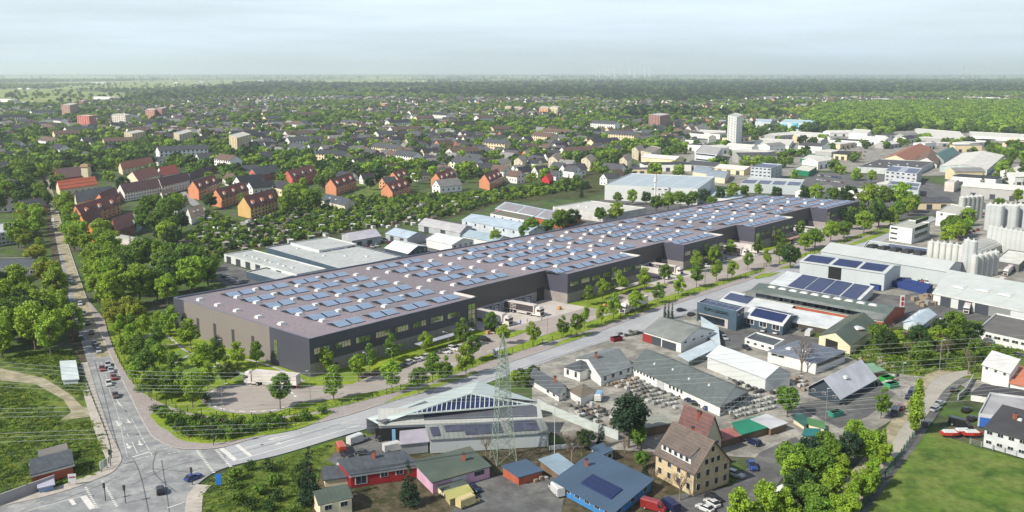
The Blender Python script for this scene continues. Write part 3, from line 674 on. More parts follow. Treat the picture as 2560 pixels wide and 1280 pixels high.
for k in range(12): strip(mk, [wv(20 + k * 3, -9), wv(20.5 + k * 3, -14)], .12, .22)
for k in range(9): strip(mk, [wv(133 + k * 2.8, -7), wv(133.4 + k * 2.8, -11.5)], .12, .22)
for k in range(8): strip(mk, [wv(203 + k * 2.8, -5), wv(203.4 + k * 2.8, -10)], .12, .22)
tag(mk.build('site_markings', PAINT), kind='structure')
kb = MB(); strip(kb, CIR + CIR[:1], .25, .215); strip(kb, yl, .2, .225); tag(kb.build('site_kerb', C(150, 146, 150)), kind='structure')
# side street on the right
SL = smooth_line([W(p) for p in [(2420, 925), (2382, 930), (2345, 942), (2316, 970), (2300, 1000), (2275, 1040), (2240, 1090), (2215, 1130), (2160, 1195), (2080, 1290)]]); SR = smooth_line([W(p) for p in [(2430, 938), (2405, 943), (2364, 972), (2334, 1012), (2312, 1045), (2287, 1080), (2262, 1115), (2230, 1154), (2180, 1220), (2120, 1300)]])
poly_sheet('side_road', SL + SR[::-1], -.005, gmat('side_asphalt', [srgb(150, 146, 136), srgb(160, 156, 146)], .06, fine=1.2, var=.08))
poly_sheet('pavement', SL[6:] + offset(SL, -3.2)[6:][::-1], .02, G_DIRT); poly_sheet('pavement', SR[6:] + offset(SR, 2.2)[6:][::-1], .015, G_DYARD)
sheet('town_street', [(450, 480), (462, 478), (500, 510), (540, 545), (556, 570), (545, 572), (505, 535), (470, 505)], -.03, G_ROAD)
poly_sheet('pavement', [p for p in rk if PX(p)[1] < 900 and PX(p)[0] < 400] + offset([p for p in rk if PX(p)[1] < 900 and PX(p)[0] < 400], -4)[::-1], .01, G_DIRT)
poly_sheet('pavement', lw[:60] + offset(lw[:60], 3)[::-1] if False else lw[:60] + offset(lw[:60], -3)[::-1], .01, G_SOIL)

tar = MB()
for pl in ([(330, 1140), (352, 1190), (372, 1280)], [(404, 1150), (412, 1200), (425, 1290)], [(300, 1180), (370, 1172), (470, 1180)], [(330, 1212), (420, 1170), (500, 1150)], [(236, 900), (262, 990), (284, 1080), (300, 1130)], [(560, 1140), (700, 1105), (850, 1060)], [(1100, 985), (1300, 922), (1480, 862)], [(120, 1262), (220, 1225), (300, 1190)], [(390, 1130), (385, 1180), (440, 1230)]):
    strip(tar, smooth_line([W(p) for p in pl]), .22, .009)
for (x, y), r_ in (((412, 1206), .5), ((345, 1086), .45), ((290, 968), .45), ((655, 1112), .45), ((230, 1240), .45)): tar.cap([tuple(Vector(W((x, y))[:2]) + Vector((math.cos(a) * r_, math.sin(a) * r_))) for a in [k * .785 for k in range(8)]], .0095)
tag(tar.build('road_seams', C(84, 86, 88)), kind='structure')
# ---------------------------------------------------------------- named buildings (corners in photo pixels at eave height)
LBW = C(196, 206, 212, rough=.6); BRICK = M('red_brick', srgb(160, 84, 60), var=.12, scale=.3, rows=(.25, .12, .85), fine=1.5); ORANGE = M('orange_brick', srgb(206, 138, 100), var=.06, scale=.2)
YBRICK = M('yellow_brick', srgb(204, 184, 146), var=.1, scale=.25, rows=(.25, .12, .9), fine=1.5); DTEAL = C(58, 78, 92, rough=.6); LGREY = M('light_cladding', srgb(178, 186, 188), rough=.6, var=.05, scale=.05, seam=(6, .012, .7)); MGREY = M('mid_grey_wall', srgb(140, 144, 148), var=.06)
CWHITE = M('white_cladding', srgb(206, 210, 208), rough=.6, var=.05, scale=.05, seam=(5, .012, .75)); BEIGE = CREAM; PINK = C(200, 160, 182); DRED = M('dark_red_wall', srgb(138, 30, 34), var=.08, fine=1.5); BLUEW = C(52, 116, 172); WOOD = M('weathered_wood', srgb(110, 92, 74), var=.2, rows=(.3, .15, .7))
# --- bottom centre
hall, Q, ow, hh = bld('pale hall with angular grey roof, glazed gable and open bay beside the lattice pylon', 'hall', (951, 1063), (1352, 1050), (1345, 1034), h=3.9, wall=LGREY, rc=M('weathered_pale_sheet', srgb(160, 162, 158), rough=.8, var=.08, scale=.15, seam=(1.2, .15, .88)), roof='mono', rise=2.2, name='hall', over=.5, doors=[('ab', .14, 13, 3.1, C(22, 24, 24))], pvm=C(78, 80, 88, rough=.5),  # near-black door panel paints the shaded inside of the open bay
    sol=[(0, .27, .98, .16, .88)])
b = MB(); h = 4.6; up = Vector((0, 0, 1))
P = [W((916, 1045), h - 1.2), W((951, 1063), h - 1.2), W((1060, 1020), h + .6), W((1185, 985), h + 2.2), W((1339, 1001), h + 1.2), W((1330, 990), h + .5), W((1196, 952), h)]
T = W((1186, 982), h + 2.4)
wing = thing('hall_wing', 'low white roofed wing with blue clerestory glazing between main street and lattice pylon', 'hall', W((1150, 1000)))
rb = MB(); A, B_, Ce, D = W((916, 1045), 4), W((1196, 952), 4.6), W((1343, 1003), 4.6), W((948, 1062), 4); ap = W((1178, 985), 8.2); lo1 = W((1018, 1037), 6.2)
rb.face([A, B_, ap, lo1]); rb.face([B_, Ce, ap]); rb.face([A, lo1, D]); rb.build('roof', M('pale_sheet_roof', srgb(182, 194, 192), rough=.6, var=.06, scale=.08, seam=(2.4, .05, .9)), wing)
g = MB(); lo2 = W((1328, 1012), 6.3); g.face([lo1, lo2, ap]); g.build('clerestory_glazing', M('clerestory', srgb(30, 38, 70), rough=.3, var=.4, spec=.4), wing)
g = MB()
for k in range(1, 26):
    t_ = k / 26; q_ = lo1.lerp(lo2, t_); r_ = lo1.lerp(ap, t_ / .5) if t_ < .5 else ap.lerp(lo2, (t_ - .5) / .5); g.tube(q_ + up * .08, r_ + up * .08, .13, n=4)
for a_, c_ in ((lo1, ap), (ap, lo2), (lo1, lo2)): g.tube(a_ + up * .1, c_ + up * .1, .22, n=4)
g.build('glazing_bars', C(186, 196, 194), wing)
g = MB(); g.slab([W((938, 1050), 4.6), W((957, 1057), 4.8), W((1080, 1010), 6.2), W((1062, 1002), 6.0)], .1); g.build('solar_panel', C(84, 86, 92, rough=.5), wing)
wl = MB()
for a_, c_ in ((A, B_), (B_, Ce), (Ce, D)): wl.face([(a_.x, a_.y, 0), (c_.x, c_.y, 0), c_, a_])
wl.build('wall', LGREY, wing); FOOT.append([(p.x, p.y) for p in (A, B_, Ce, D)])
bld('long low grey annex with mossy panels in front of the pale angular hall', 'annex', (1076, 1099), (1371, 1082), (1355, 1061), hp=34, wall=LGREY, rc=ETERNIT, roof='mono', rise=1.2, name='annex', sol=[(0, .02, .09, .15, .8), (0, .14, .3, .4, .9), (0, .3, .62, .1, .9), (0, .7, .93, .15, .92)], pvm=M('old_solar', srgb(62, 66, 80), rough=.5, var=.25, scale=.5, seam=(3, .05, 1.6)))
bld('lilac grey lean-to shed at the left end of the long annex', 'shed', (1002, 1111), (1070, 1104), (1069, 1078), hp=27, wall=MGREY, rc=C(150, 146, 156), roof='mono', rise=.5, name='shed')
bld('dark red single storey house with grey flat roof and white trim', 'house', (877, 1187), (1042, 1163), (1008, 1135), hp=32, wall=DRED, rc=DARKROOF, roof='mono', rise=.6, name='house', trim=C(215, 215, 212), win=[('ab', 1, 1, 2.6, 1.9, 1.5, 0, .05, .25), ('ab', 2, 1, 1.7, 1.3, 2, 0, .38, .85)], chim=[(0, .5, .8)])
bld('green flat roofed house with pink street wall and a white chimney pot', 'house', (1082, 1206), (1224, 1166), (1173, 1124), hp=28, wall=PINK, rc=DGREEN, roof='mono', rise=.5, name='house', win=[('ab', 3, 1, .9, 1.3, 1.9, 0, .72, .9)], doors=[('ab', .45, 3.4, 2.6, C(205, 200, 205))], chim=[(0, .72, .5)])
bld('small green flat annex beside yellow canopy below the pink house', 'annex', (1110, 1228), (1168, 1212), (1140, 1193), hp=14, wall=CREAM, rc=DGREEN, roof='mono', rise=.3, name='annex')
bld('yellow corrugated canopy roof beside the cream camper', 'canopy', (1125, 1248), (1180, 1232), (1168, 1218), hp=16, wall=C(160, 150, 110), rc=C(160, 158, 96), roof='mono', rise=.3, name='canopy')
bld('grey flat garage at the left end of dark red house', 'garage', (812, 1200), (877, 1192), (870, 1166), hp=18, wall=CREAM, rc=DARKROOF, roof='mono', rise=.3, name='garage')
bld('cream cottage with mossy green barrel roof beside tall dark conifer', 'house', (800, 1264), (879, 1246), (856, 1212), hp=34, wall=CREAM, rc=DGREEN, roof='barrel', rise=1, name='house', win=[('ab', 2, 1, 1.6, 1.1, 2.2, 0)])
bld('red walled shed with blue grey flat roof beside the lattice pylon', 'shed', (1297, 1193), (1354, 1177), (1314, 1155), hp=20, wall=BRICK, rc=BLUEROOF, roof='mono', rise=.4, name='shed')
bld('long open shed with pale blue grey roof behind blue roofed house', 'shed', (1408, 1192), (1452, 1177), (1394, 1140), hp=18, wall=WOOD, rc=M('pale_blue_roof', srgb(128, 148, 160), rough=.6, seam=(1.2, .1, .86)), roof='mono', rise=.4, name='shed')
bh, Q, ow, hh = bld('large blue roofed bungalow with blue gable wall and solar array', 'house', (1386, 1203), (1531, 1281), (1628, 1203), hp=24, wall=BLUEW, rc=BLUEROOF, roof='mono', rise=.3, name='house', over=.6, win=[('bc', 3, 1, 1.8, 1.3, 1.9, 0), ('ab', 6, 1, 1.6, 1.1, 2.0, 0)], sol=[(0, .32, .84, .2, .5)], chim=[(0, .12, .62)])
bld('white garden kiosk with blue roof behind the blue roofed bungalow', 'kiosk', (1480, 1121), (1504, 1138), (1531, 1130), hp=20, wall=WHITE, rc=BLUEROOF, roof='mono', rise=.4, name='kiosk', win=[('bc', 2, 1, 1., 1.3, 1.7, 0), ('ab', 2, 1, 1, 1.3, 1.7, 0)])
# yellow brick house: ridge runs away to the left
yh, Q, ow, hh = bld('tall yellow brick house with steep brown roof and white dormer band', 'house', (1640, 1131), (1735, 1181), (1824, 1150), hp=60, wall=YBRICK, rc=TILEBROWN, roof='gable', rise=5.6, name='house', over=.6,
    win=[('ab', 4, 2, 1.2, 1.5, 1.7, 2.5), ('bc', 4, 2, 1.1, 1.5, 1.7, 2.5), ('bc', 3, 1, 1., 1.3, 6.6, 0, .25, .75), ('bc', 1, 1, .9, 1.2, 9.0, 0, .38, .62)], chim=[(1, .35, .7)])
db = MB(); q0, q1, q2, q3 = Q(0, .08, .1), Q(0, .85, .1), Q(0, .85, .62), Q(0, .08, .62); up = Vector((0, 0, 1)); back = (q3 - q0); bk = Vector((back.x, back.y, 0)) * .34
top0 = q0 + bk * .2 + up * 1.6; top1 = q1 + bk * .2 + up * 1.6
db.face([q0 + bk * .2, q1 + bk * .2, top1, top0]); db.face([q0 + bk * .2, top0, q3]); db.face([q1 + bk * .2, top1, q2]); db.build('dormer', WHITE, yh)
MB().slab([top0 - bk * .3 + up * .05, top1 - bk * .3 + up * .05, q2 + up * .35, q3 + up * .35], .18).build('dormer_roof', TILEBROWN, yh)
for k in range(5):
    p = q0.lerp(q1, .12 + .19 * k) + bk * .17 + up * .9; e = q1 - q0; part('window', WIN, yh, p, math.atan2(e.y, e.x) + math.pi, (1.0, 1, 1.0))
bld('smaller house with reddish brown roof and red chimney behind yellow brick house', 'house', (1690, 1082), (1760, 1112), (1803, 1094), hp=36, wall=CREAM, rc=M('maroon_tiles', srgb(100, 72, 70), rows=(.9, .3, .8), fine=1.5, var=.14, scale=.4), roof='gable', rise=6, name='house', chim=[(0, .55, .75)], win=[('bc', 2, 2, 1.2, 1.4, 2, 3)])
for lab, a, b_, c, col in (('grey corrugated carport roof beside the green shed roof', (1928, 1071), (1966, 1058), (1917, 1040), C(190, 192, 196)), ('bright green shed roof behind the yellow brick house', (1853, 1087), (1924, 1067), (1902, 1043), C(30, 118, 92)), ('dull red shed roof next to green shed roof', (1790, 1106), (1850, 1089), (1823, 1075), C(146, 92, 86))):
    bld(lab, 'shed', a, b_, c, hp=17, wall=WOOD, rc=col, roof='mono', rise=.3, name='shed')
bld('grey flat roofed open shed beside the dark pine', 'shed', (1612, 1070), (1678, 1057), (1656, 1040), hp=22, wall=WOOD, rc=C(132, 134, 124), roof='mono', rise=.3, name='shed')
for lab, a, b_, c, col in (('small green hut roof between dark bushes and barn', (2010, 1064), (2024, 1052), (1998, 1036), C(46, 92, 84)), ('teal garden shed by the tree row', (2008, 1088), (2040, 1090), (2048, 1076), C(36, 104, 104)), ('green garden shed behind the teal one', (2022, 1060), (2060, 1070), (2058, 1058), C(70, 116, 72))):
    bld(lab, 'shed', a, b_, c, hp=10, wall=CREAM, rc=col, roof='mono', rise=.2, name='shed')
bld('orange and white glass pavilion among trees at the picture bottom', 'pavilion', (1930, 1225), (1955, 1236), (1980, 1228), hp=22, wall=C(206, 96, 46), rc=C(190, 196, 190), roof='hip', rise=1.4, name='pavilion')
# --- grey complex
bld('white house with hipped dark roof at the left end of grey roofed complex', 'house', (1410, 917), (1450, 930), (1492, 912), hp=24, wall=WHITE, rc=DARKROOF, roof='hip', rise=1.6, name='house', win=[('ab', 2, 1, 1, 2.4, 2.2, 0)])
GROOF = M('grey_slate_sheet', srgb(108, 114, 116), rough=.8, var=.12, scale=.15, seam=(1.1, .15, .85), fine=.8)
bld('white walled workshop wing with grey gable roof facing the cobbled yard', 'workshop', (1503, 942), (1580, 916), (1515, 872), hp=24, wall=WHITE, rc=GROOF, roof='gable', rise=2.6, ridge='ab', name='workshop', win=[('ab', 4, 1, 1.2, 1.3, 2.2, 0), ('da', 3, 1, 1.2, 1.2, 2., 0, .1, .7)], chim=[(0, .2, .9)])
bld('long white workshop wing with dark grey roof parallel to pale hall', 'workshop', (1578, 916), (1800, 1016), (1870, 976), hp=25, wall=WHITE, rc=M('dark_slate_sheet', srgb(84, 92, 92), rough=.8, var=.1, scale=.15, seam=(1.1, .15, .85), fine=.8), roof='gable', rise=3.2, ridge='ab', name='workshop', win=[('ab', 7, 1, .8, 1, 2.6, 0, .03, .3), ('ab', 4, 1, .9, 1.2, 2.2, 0, .45, .62), ('bc', 8, 1, 2.0, 2.2, 2, 0)], doors=[('ab', .36, 3, 3, C(170, 172, 172))], sky=[(0, .2, .5, .6), (0, .4, .6, .6), (0, .6, .5, .6), (0, .8, .6, .6)])
bld('white cottage with dark grey roof beside grey lattice pylon and hedge', 'house', (1323, 945), (1397, 988), (1421, 974), hp=16, wall=WHITE, rc=DARKROOF, roof='gable', rise=2.2, ridge='ab', name='house', win=[('ab', 2, 1, 1.4, 1.1, 1.4, 0, .55, .95), ('bc', 1, 1, 1.3, 1, 1.8, 0)], chim=[(0, .75, .8)])
bld('white walled yard shed with brown roof beside the camper trailer', 'shed', (1421, 975), (1452, 994), (1490, 978), hp=18, wall=WHITE, rc=C(104, 96, 84), roof='hip', rise=1.2, name='shed')
bld('long white hall with pale gabled roof behind the dark grey wing', 'hall', (1769, 890), (1914, 945), (1976, 932), hp=34, wall=CWHITE, rc=WMETAL, roof='gable', rise=2.5, ridge='ab', name='hall')
bld('white warehouse with corrugated grey double roof above parked containers', 'warehouse', (1610, 828), (1703, 856), (1785, 826), hp=26, wall=WHITE, rc=ETERNIT, roof='gable', rise=2.8, ridge='ab', name='workshop', doors=[('ab', .1, 4, 2.6, C(130, 40, 36)), ('ab', .35, 4, 2.6), ('ab', .6, 3, 2.4), ('ab', .78, 3, 2.4)], win=[('bc', 4, 1, 1.5, .8, 4.3, 0)])
for lab, a, b_, c in (('pale blue canopy roof joining the corrugated warehouse and long white hall', (1755, 832), (1800, 862), (1795, 822)), ('lower pale blue canopy ending at the long white hall', (1697, 889), (1722, 903), (1802, 868))):
    bld(lab, 'canopy', a, b_, c, hp=14, wall=C(120, 122, 122), rc=C(184, 198, 206), roof='mono', rise=.4, name='canopy')
of, Q, ow, hh = bld('dark teal office block with jutting upper floor and solar panels', 'office', (1743, 758), (1842, 781), (1861, 770), hp=46, wall=DTEAL, rc=C(120, 128, 140), name='office', win=[('bc', 2, 1, 2.2, 1.4, 6.4, 0)], sol=[(0, .04 + .16 * k, .16 + .16 * k, .2, .8) for k in range(6)])
p, rz = ow('ab', .5, hh * .8, .12); lettering(of, 'EURO LEASING', p, rz + math.pi, 1.5, C(10, 12, 14))
lb = MB(); a, c = ow('ab', .06, 0, .02)[0], ow('ab', .8, 0, .02)[0]; n_ = (ow('ab', .5, 0, 1)[0] - ow('ab', .5, 0, 0)[0])
lb.face([a + n_ * .1, c + n_ * .1, c + n_ * .1 + up * hh * .5, a + n_ * .1 + up * hh * .5]); lb.build('ground_floor_wall', C(168, 164, 156), of)
for k in range(3): p, rz = ow('ab', .16 + .22 * k, hh * .27, .16); part('window', WINP, of, p, rz, (4., 1, 2.4))
sh, Q, ow, hh = bld('dark walled showroom with white roof and black solar array beside dark office', 'showroom', (1861, 790), (1957, 812), (1992, 788), hp=26, wall=DTEAL, rc=C(208, 212, 212, rough=.5), roof='gable', rise=1.6, ridge='ab', name='showroom', trim=C(215, 218, 218), sol=[(0, .12, .95, .12, .9), (1, .05, .4, .1, .9), (1, .45, .95, .1, .9)], win=[('ab', 3, 1, 3, 2, 2.2, 0)])
bld('long white canopy roof over stacked goods behind dark showroom', 'canopy', (1957, 798), (2104, 826), (2118, 800), hp=18, wall=C(70, 64, 58), rc=C(214, 218, 218, rough=.5), roof='mono', rise=.4, name='canopy', trim=C(215, 218, 218))
bld('white flat canopy behind the solar showroom roof', 'canopy', (1800, 752), (1960, 788), (1985, 764), hp=14, wall=C(150, 154, 156), rc=C(208, 212, 212), roof='mono', rise=.3, name='canopy', sol=[(0, .02, .4, .2, .8)])
lg, Q, ow, hh = bld('long dark green roofed factory with row of white rooflights and red brick ends', 'factory', (1864, 738), (2206, 802), (2262, 770), hp=20, wall=BRICK, rc=M('dark_green_bitumen', srgb(84, 96, 92), rough=.8, var=.1, scale=.2, fine=.7), roof='gable', rise=2.6, ridge='ab', name='factory', sky=[(0, .12 + .083 * k, .86, 3.0, .6) for k in range(10)], win=[('ab', 17, 1, 4.2, 1.5, 3.6, 0, .1, .86)], frame=False, trim=C(200, 200, 192))
MB().slab([Q(0, 0, -.04) + up * .1, Q(0, 1, -.04) + up * .1, Q(0, 1, .42) + up * .1, Q(0, 0, .42) + up * .1], .1).build('lower_roof', ETERNIT, lg)
sg = thing('advertising_tower', 'narrow red and white sign tower on green factory roof edge', 'sign', W((2253, 786)))
sg_m = MB().box(W((2253, 786)) + up * 3.9, (1.4, .5, 6.2)); sg_m.build('panel', C(212, 206, 202), sg)
for k in range(3): MB().box(W((2253, 786)) + up * (2.2 + 1.8 * k) + Vector((0, -.3, 0)), (.8, .1, 1.3)).build('red_mark', C(150, 16, 22), sg)
MB().box(W((2253, 786)) + up * .4, (.3, .3, .9)).build('post', DMETAL, sg)
bld('white solar hall with four deep blue roof arrays beside green factory', 'hall', (1924, 711), (2146, 753), (2183, 724), hp=16, wall=CWHITE, rc=C(212, 216, 216, rough=.5), roof='mono', rise=1.2, name='hall', sol=[(0, .2, .385, .06, .94), (0, .4, .585, .06, .94), (0, .6, .78, .06, .94), (0, .8, .97, .06, .94)])
bld('big pale grey hall with three solar arrays and tall black doorway', 'hall', (2000, 654), (2212, 684), (2252, 664), hp=43, wall=LGREY, rc=M('pale_grey_sheet', srgb(186, 192, 190), rough=.6, var=.05, scale=.1, seam=(2.2, .04, .9)), roof='gable', rise=1.5, ridge='ab', name='hall', doors=[('ab', .43, 5.4, 7, C(18, 20, 22))], sol=[(0, .03, .33, .12, .92), (0, .38, .66, .12, .92), (0, .7, .96, .12, .92)])
bld('longer and taller light grey hall behind the three array hall', 'hall', (2053, 628), (2366, 679), (2405, 656), hp=36, wall=LGREY, rc=M('pale_grey_sheet2', srgb(192, 196, 194), rough=.6, var=.05, scale=.1, seam=(9, .02, .85)), roof='gable', rise=2.2, ridge='ab', name='hall')
saw = bld('low factory with dark curved rooflights and solar field behind grey halls', 'factory', (2155, 621), (2322, 645), (2330, 624), hp=16, wall=LGREY, rc=C(176, 180, 178), name='factory', sky=[], sol=[(0, .35, .98, .55, .95)])
for k in range(5):
    q_ = saw[1](0, .14 + .18 * k, .25); MB().box(q_ + up * .8, (6, 4, 1.6), rz=.6, taper=.7).build('rooflight', C(40, 42, 44), saw[0])
def silo(p, r, h, label, group='white silos', cat='silo', auto=True, col=(204, 205, 200)):
    w_0 = W(p); t = thing('silo', label, cat, w_0, group, auto=auto)
    MB().tube(w_0, w_0 + up * h, r, n=16).build('tank', M('silo_%d' % col[0], srgb(*col), rough=.5, var=.05, rows=(2.2, .04, .85)), t)
    MB().tube(w_0 + up * h, w_0 + up * (h + r * .35), r, r * .25, n=16).tube(w_0 + up * (h + r * .3), w_0 + up * (h + r * .7), r * .22, n=8, caps=True).build('roof', C(186, 188, 186), t)
    lm = MB()
    for s_ in (-.25, .25): lm.tube(w_0 + Vector((s_, -r - .15, 0)), w_0 + Vector((s_, -r - .15, h)), .05, n=4)
    lm.build('ladder', GALV, t)
for k in range(6): silo((2324 + 15.5 * k, 668 + 2.2 * k), 1.65, 11.5, 'tall white silo beside the light grey hall')
for k in range(2): silo((2412 + 14 * k, 690 + 4 * k), 1.7, 15.5, 'tallest grey silo at the hall corner', col=(176, 180, 180))
for k in range(5): silo((2432 + 13 * k, 698 - 3 * k), 1.6, 10, 'white silo behind the red truck')
for k in range(5): silo((2402 + 11 * k, 548 - k), 2.0, 13, 'far grey silo beside the blue glass office', col=(170, 172, 166), group='grey silos')
for k in range(9): silo((2470 + 12.5 * k, 575 + 1.5 * (k % 3)), 2.3, 14, 'wide grey silo in the far right cluster', col=(176, 178, 176), group='grey silos')
for k in range(10): silo((2474 + 12 * k, 622 + 2.5 * k), 1.9, 11, 'pale silo beside the wavy roofed hall', col=(186, 190, 188))
ofc = bld('white three storey office with dark ribbon windows above saw roof factory', 'office', (2225, 566), (2281, 574), (2326, 558), hp=36, wall=WHITE, rc=C(158, 160, 150), name='office', win=[('ab', 3, 3, 1.5, 1.5, 2.4, 4, .05, .35)])
for k in range(3): p, rz = ofc[2]('bc', .5, 3.2 + 3.7 * k, .05); part('window', WINP, ofc[0], p, rz, (19, 1, 1.9))
bld('white office with blue glass corner and cluttered roof near grey silos', 'office', (2341, 530), (2396, 538), (2428, 518), hp=34, wall=WHITE, rc=C(170, 170, 160), name='office', win=[('bc', 3, 3, 2.5, 2.2, 2.6, 3.6), ('ab', 2, 1, 1.6, 1.6, 8, 0)])
bld('white hall with ribbed wavy roof behind the white silos', 'hall', (2375, 627), (2440, 640), (2575, 583), hp=18, wall=C(150, 152, 148), rc=M('ribbed_white_roof', srgb(204, 206, 200), rough=.6, rows=(5, .3, .6)), roof='barrel', ridge='bc', rise=2, name='hall')
bld('wide white hall with open loading front and pale translucent roof at right', 'hall', (2334, 732), (2620, 790), (2640, 745), hp=30, wall=CWHITE, rc=M('pale_sheet_roof2', srgb(196, 202, 198), rough=.6, var=.05, seam=(8, .03, .85)), roof='mono', rise=3.2, name='hall', trim=C(216, 218, 216), doors=[('ab', .12, 4, 3.4), ('ab', .3, 5, 4), ('ab', .45, 5, 4), ('ab', .6, 8, 4, C(120, 124, 124))], sky=[(0, .2, .4, 5), (0, .42, .45, 5), (0, .62, .45, 5)])
bld('white loading canopy beside tanker lorry in the silo yard', 'canopy', (2485, 654), (2548, 664), (2580, 634), hp=16, wall=C(90, 90, 90), rc=C(214, 214, 206), name='canopy')
bld('pale blue corrugated shed with rooflights and double garage doors', 'shed', (2300, 836 - 20), (2259, 805), (2300, 776), at=0, hp=20, wall=C(186, 204, 216), rc=C(188, 204, 214, rough=.5), roof='gable', rise=1.4, ridge='bc', name='shed', doors=[('ab', .28, 2.6, 2.4, C(206, 214, 216)), ('ab', .72, 2.6, 2.4, C(206, 214, 216))], sky=[(0, .25, .5, .8), (0, .5, .5, .8), (0, .75, .5, .8)])
bld('barn with mossy grey roof and open dark front beside parked cars', 'barn', (2048, 838), (2126, 864), (2196, 812), hp=26, wall=CREAM, rc=DGREEN, roof='gable', rise=2.6, ridge='bc', name='barn', doors=[('ab', .42, 5, 4, C(30, 26, 24))], sky=[(0, .5, .5, 3.2)])
bld('white workshop with blue grey hipped roof behind bare tree', 'workshop', (1920, 878), (2040, 908), (2114, 878), hp=28, wall=WHITE, rc=M('blue_slate', srgb(96, 104, 116), rough=.7, seam=(1.1, .1, .86), fine=.8), roof='hip', rise=2.6, name='workshop', win=[('bc', 12, 1, 1.5, 1.6, 3, 0, .03, .97), ('ab', 1, 1, 5, .8, 3, 0, .08, .35)], sky=[(0, .2, .4, 1.6), (0, .7, .5, 1.6)])
bld('small flat roofed white building beside blue slate workshop', 'office', (1862, 848), (1935, 868), (1962, 852), hp=14, wall=WHITE, rc=DARKROOF, name='office', win=[('ab', 4, 1, 1.2, 1.2, 1.8, 0)])
bld('dark timber barn with large pale grey roof beside paved yard', 'barn', (2022, 966), (2100, 991), (2186, 943), hp=22, wall=C(46, 58, 70), rc=M('pale_lilac_roof', srgb(184, 186, 194), rough=.5, seam=(1.1, .06, .9)), roof='gable', rise=3.6, ridge='bc', name='barn', over=.9, win=[('ab', 3, 1, 1, .9, 2.6, 0)], sky=[(0, .4, .6, 1.6)])
bld('green glazed lean-to roof behind the dark timber barn', 'shed', (2170, 934), (2210, 926), (2180, 912), hp=12, wall=WOOD, rc=C(110, 142, 118), roof='mono', rise=.3, name='shed')
bld('tall white house with steep white roof at the right edge', 'house', (2457, 912), (2524, 934), (2546, 918), hp=42, wall=WHITE, rc=C(212, 212, 210), roof='mono', rise=2.2, name='house', win=[('ab', 3, 1, .9, 1.1, 6, 0)])
bld('orange tiled roof house at right edge beside tall white house', 'house', (2526, 958), (2600, 975), (2620, 930), hp=20, wall=WHITE, rc=M('orange_tiles', srgb(178, 110, 84), rows=(.8, .3, .8), var=.1), roof='gable', rise=2, name='house')
bld('long low white garage with black felt roof below tall white house', 'garage', (2428, 984), (2590, 1010), (2620, 990), hp=18, wall=WHITE, rc=C(66, 66, 68), roof='mono', rise=.4, name='garage')
bld('pale grey workshop with blue doorway at the right edge', 'workshop', (2446, 1038), (2580, 1056), (2600, 1000), hp=28, wall=C(190, 192, 196), rc=C(150, 150, 152), name='workshop', doors=[('ab', .25, 5, 2.4, C(40, 90, 170))])
bld('white house with black roof and skylights at the lower right edge', 'house', (2462, 1072), (2600, 1110), (2640, 1060), hp=46, wall=C(196, 198, 200), rc=C(62, 62, 64), roof='mono', rise=1.2, name='house', win=[('ab', 5, 2, 1.4, 1.2, 2, 3.2)], chim=[(0, .35, .6)], sky=[(0, .45, .6, 1), (0, .65, .6, 1)])
bld('flat grey roofed building overgrown with green beside garden trees', 'office', (2440, 828), (2620, 868), (2660, 820), hp=24, wall=WHITE, rc=C(96, 94, 92), name='office', win=[('ab', 8, 1, 2.2, 1.2, 3, 0)])
# --- left of the picture
hut = bld('red brick substation hut with dark gabled roof beside crossroads', 'hut', (80, 1187), (181, 1160), (176, 1134), hp=30, wall=BRICK, rc=DARKROOF, roof='mono', rise=.8, name='hut', trim=C(206, 204, 196))
bld('grey roofed blue shed directly behind the red brick hut', 'shed', (102, 1152), (168, 1134), (164, 1116), hp=20, wall=C(30, 130, 200), rc=C(112, 108, 104), roof='mono', rise=.5, name='shed', trim=C(30, 130, 200))
bld('small lilac grey lean-to in front of red brick hut', 'shed', (98, 1220), (133, 1212), (130, 1200), hp=14, wall=C(120, 140, 170), rc=C(170, 170, 184), roof='mono', rise=.3, name='shed')
bld('white site container beside left street on rough grass', 'container', (158, 950), (195, 948), (187, 903), hp=12, wall=C(196, 206, 208), rc=C(196, 208, 208), roof='mono', rise=.1, name='container')
bld('dark flat roofed pavilion with white eaves at the left edge', 'pavilion', (-20, 675), (108, 672), (100, 645), hp=18, wall=C(100, 96, 92), rc=DARKROOF, name='pavilion', trim=C(214, 206, 196), win=[('ab', 7, 1, 2.4, 1.8, 1.8, 0)])
bld('white apartment row with blue tinted windows at left edge', 'apartment block', (-30, 588), (62, 575), (60, 552), hp=30, wall=C(206, 210, 214), rc=C(170, 176, 180), name='apartment_block', win=[('ab', 9, 3, 1.5, 1.3, 1.8, 2.8)])
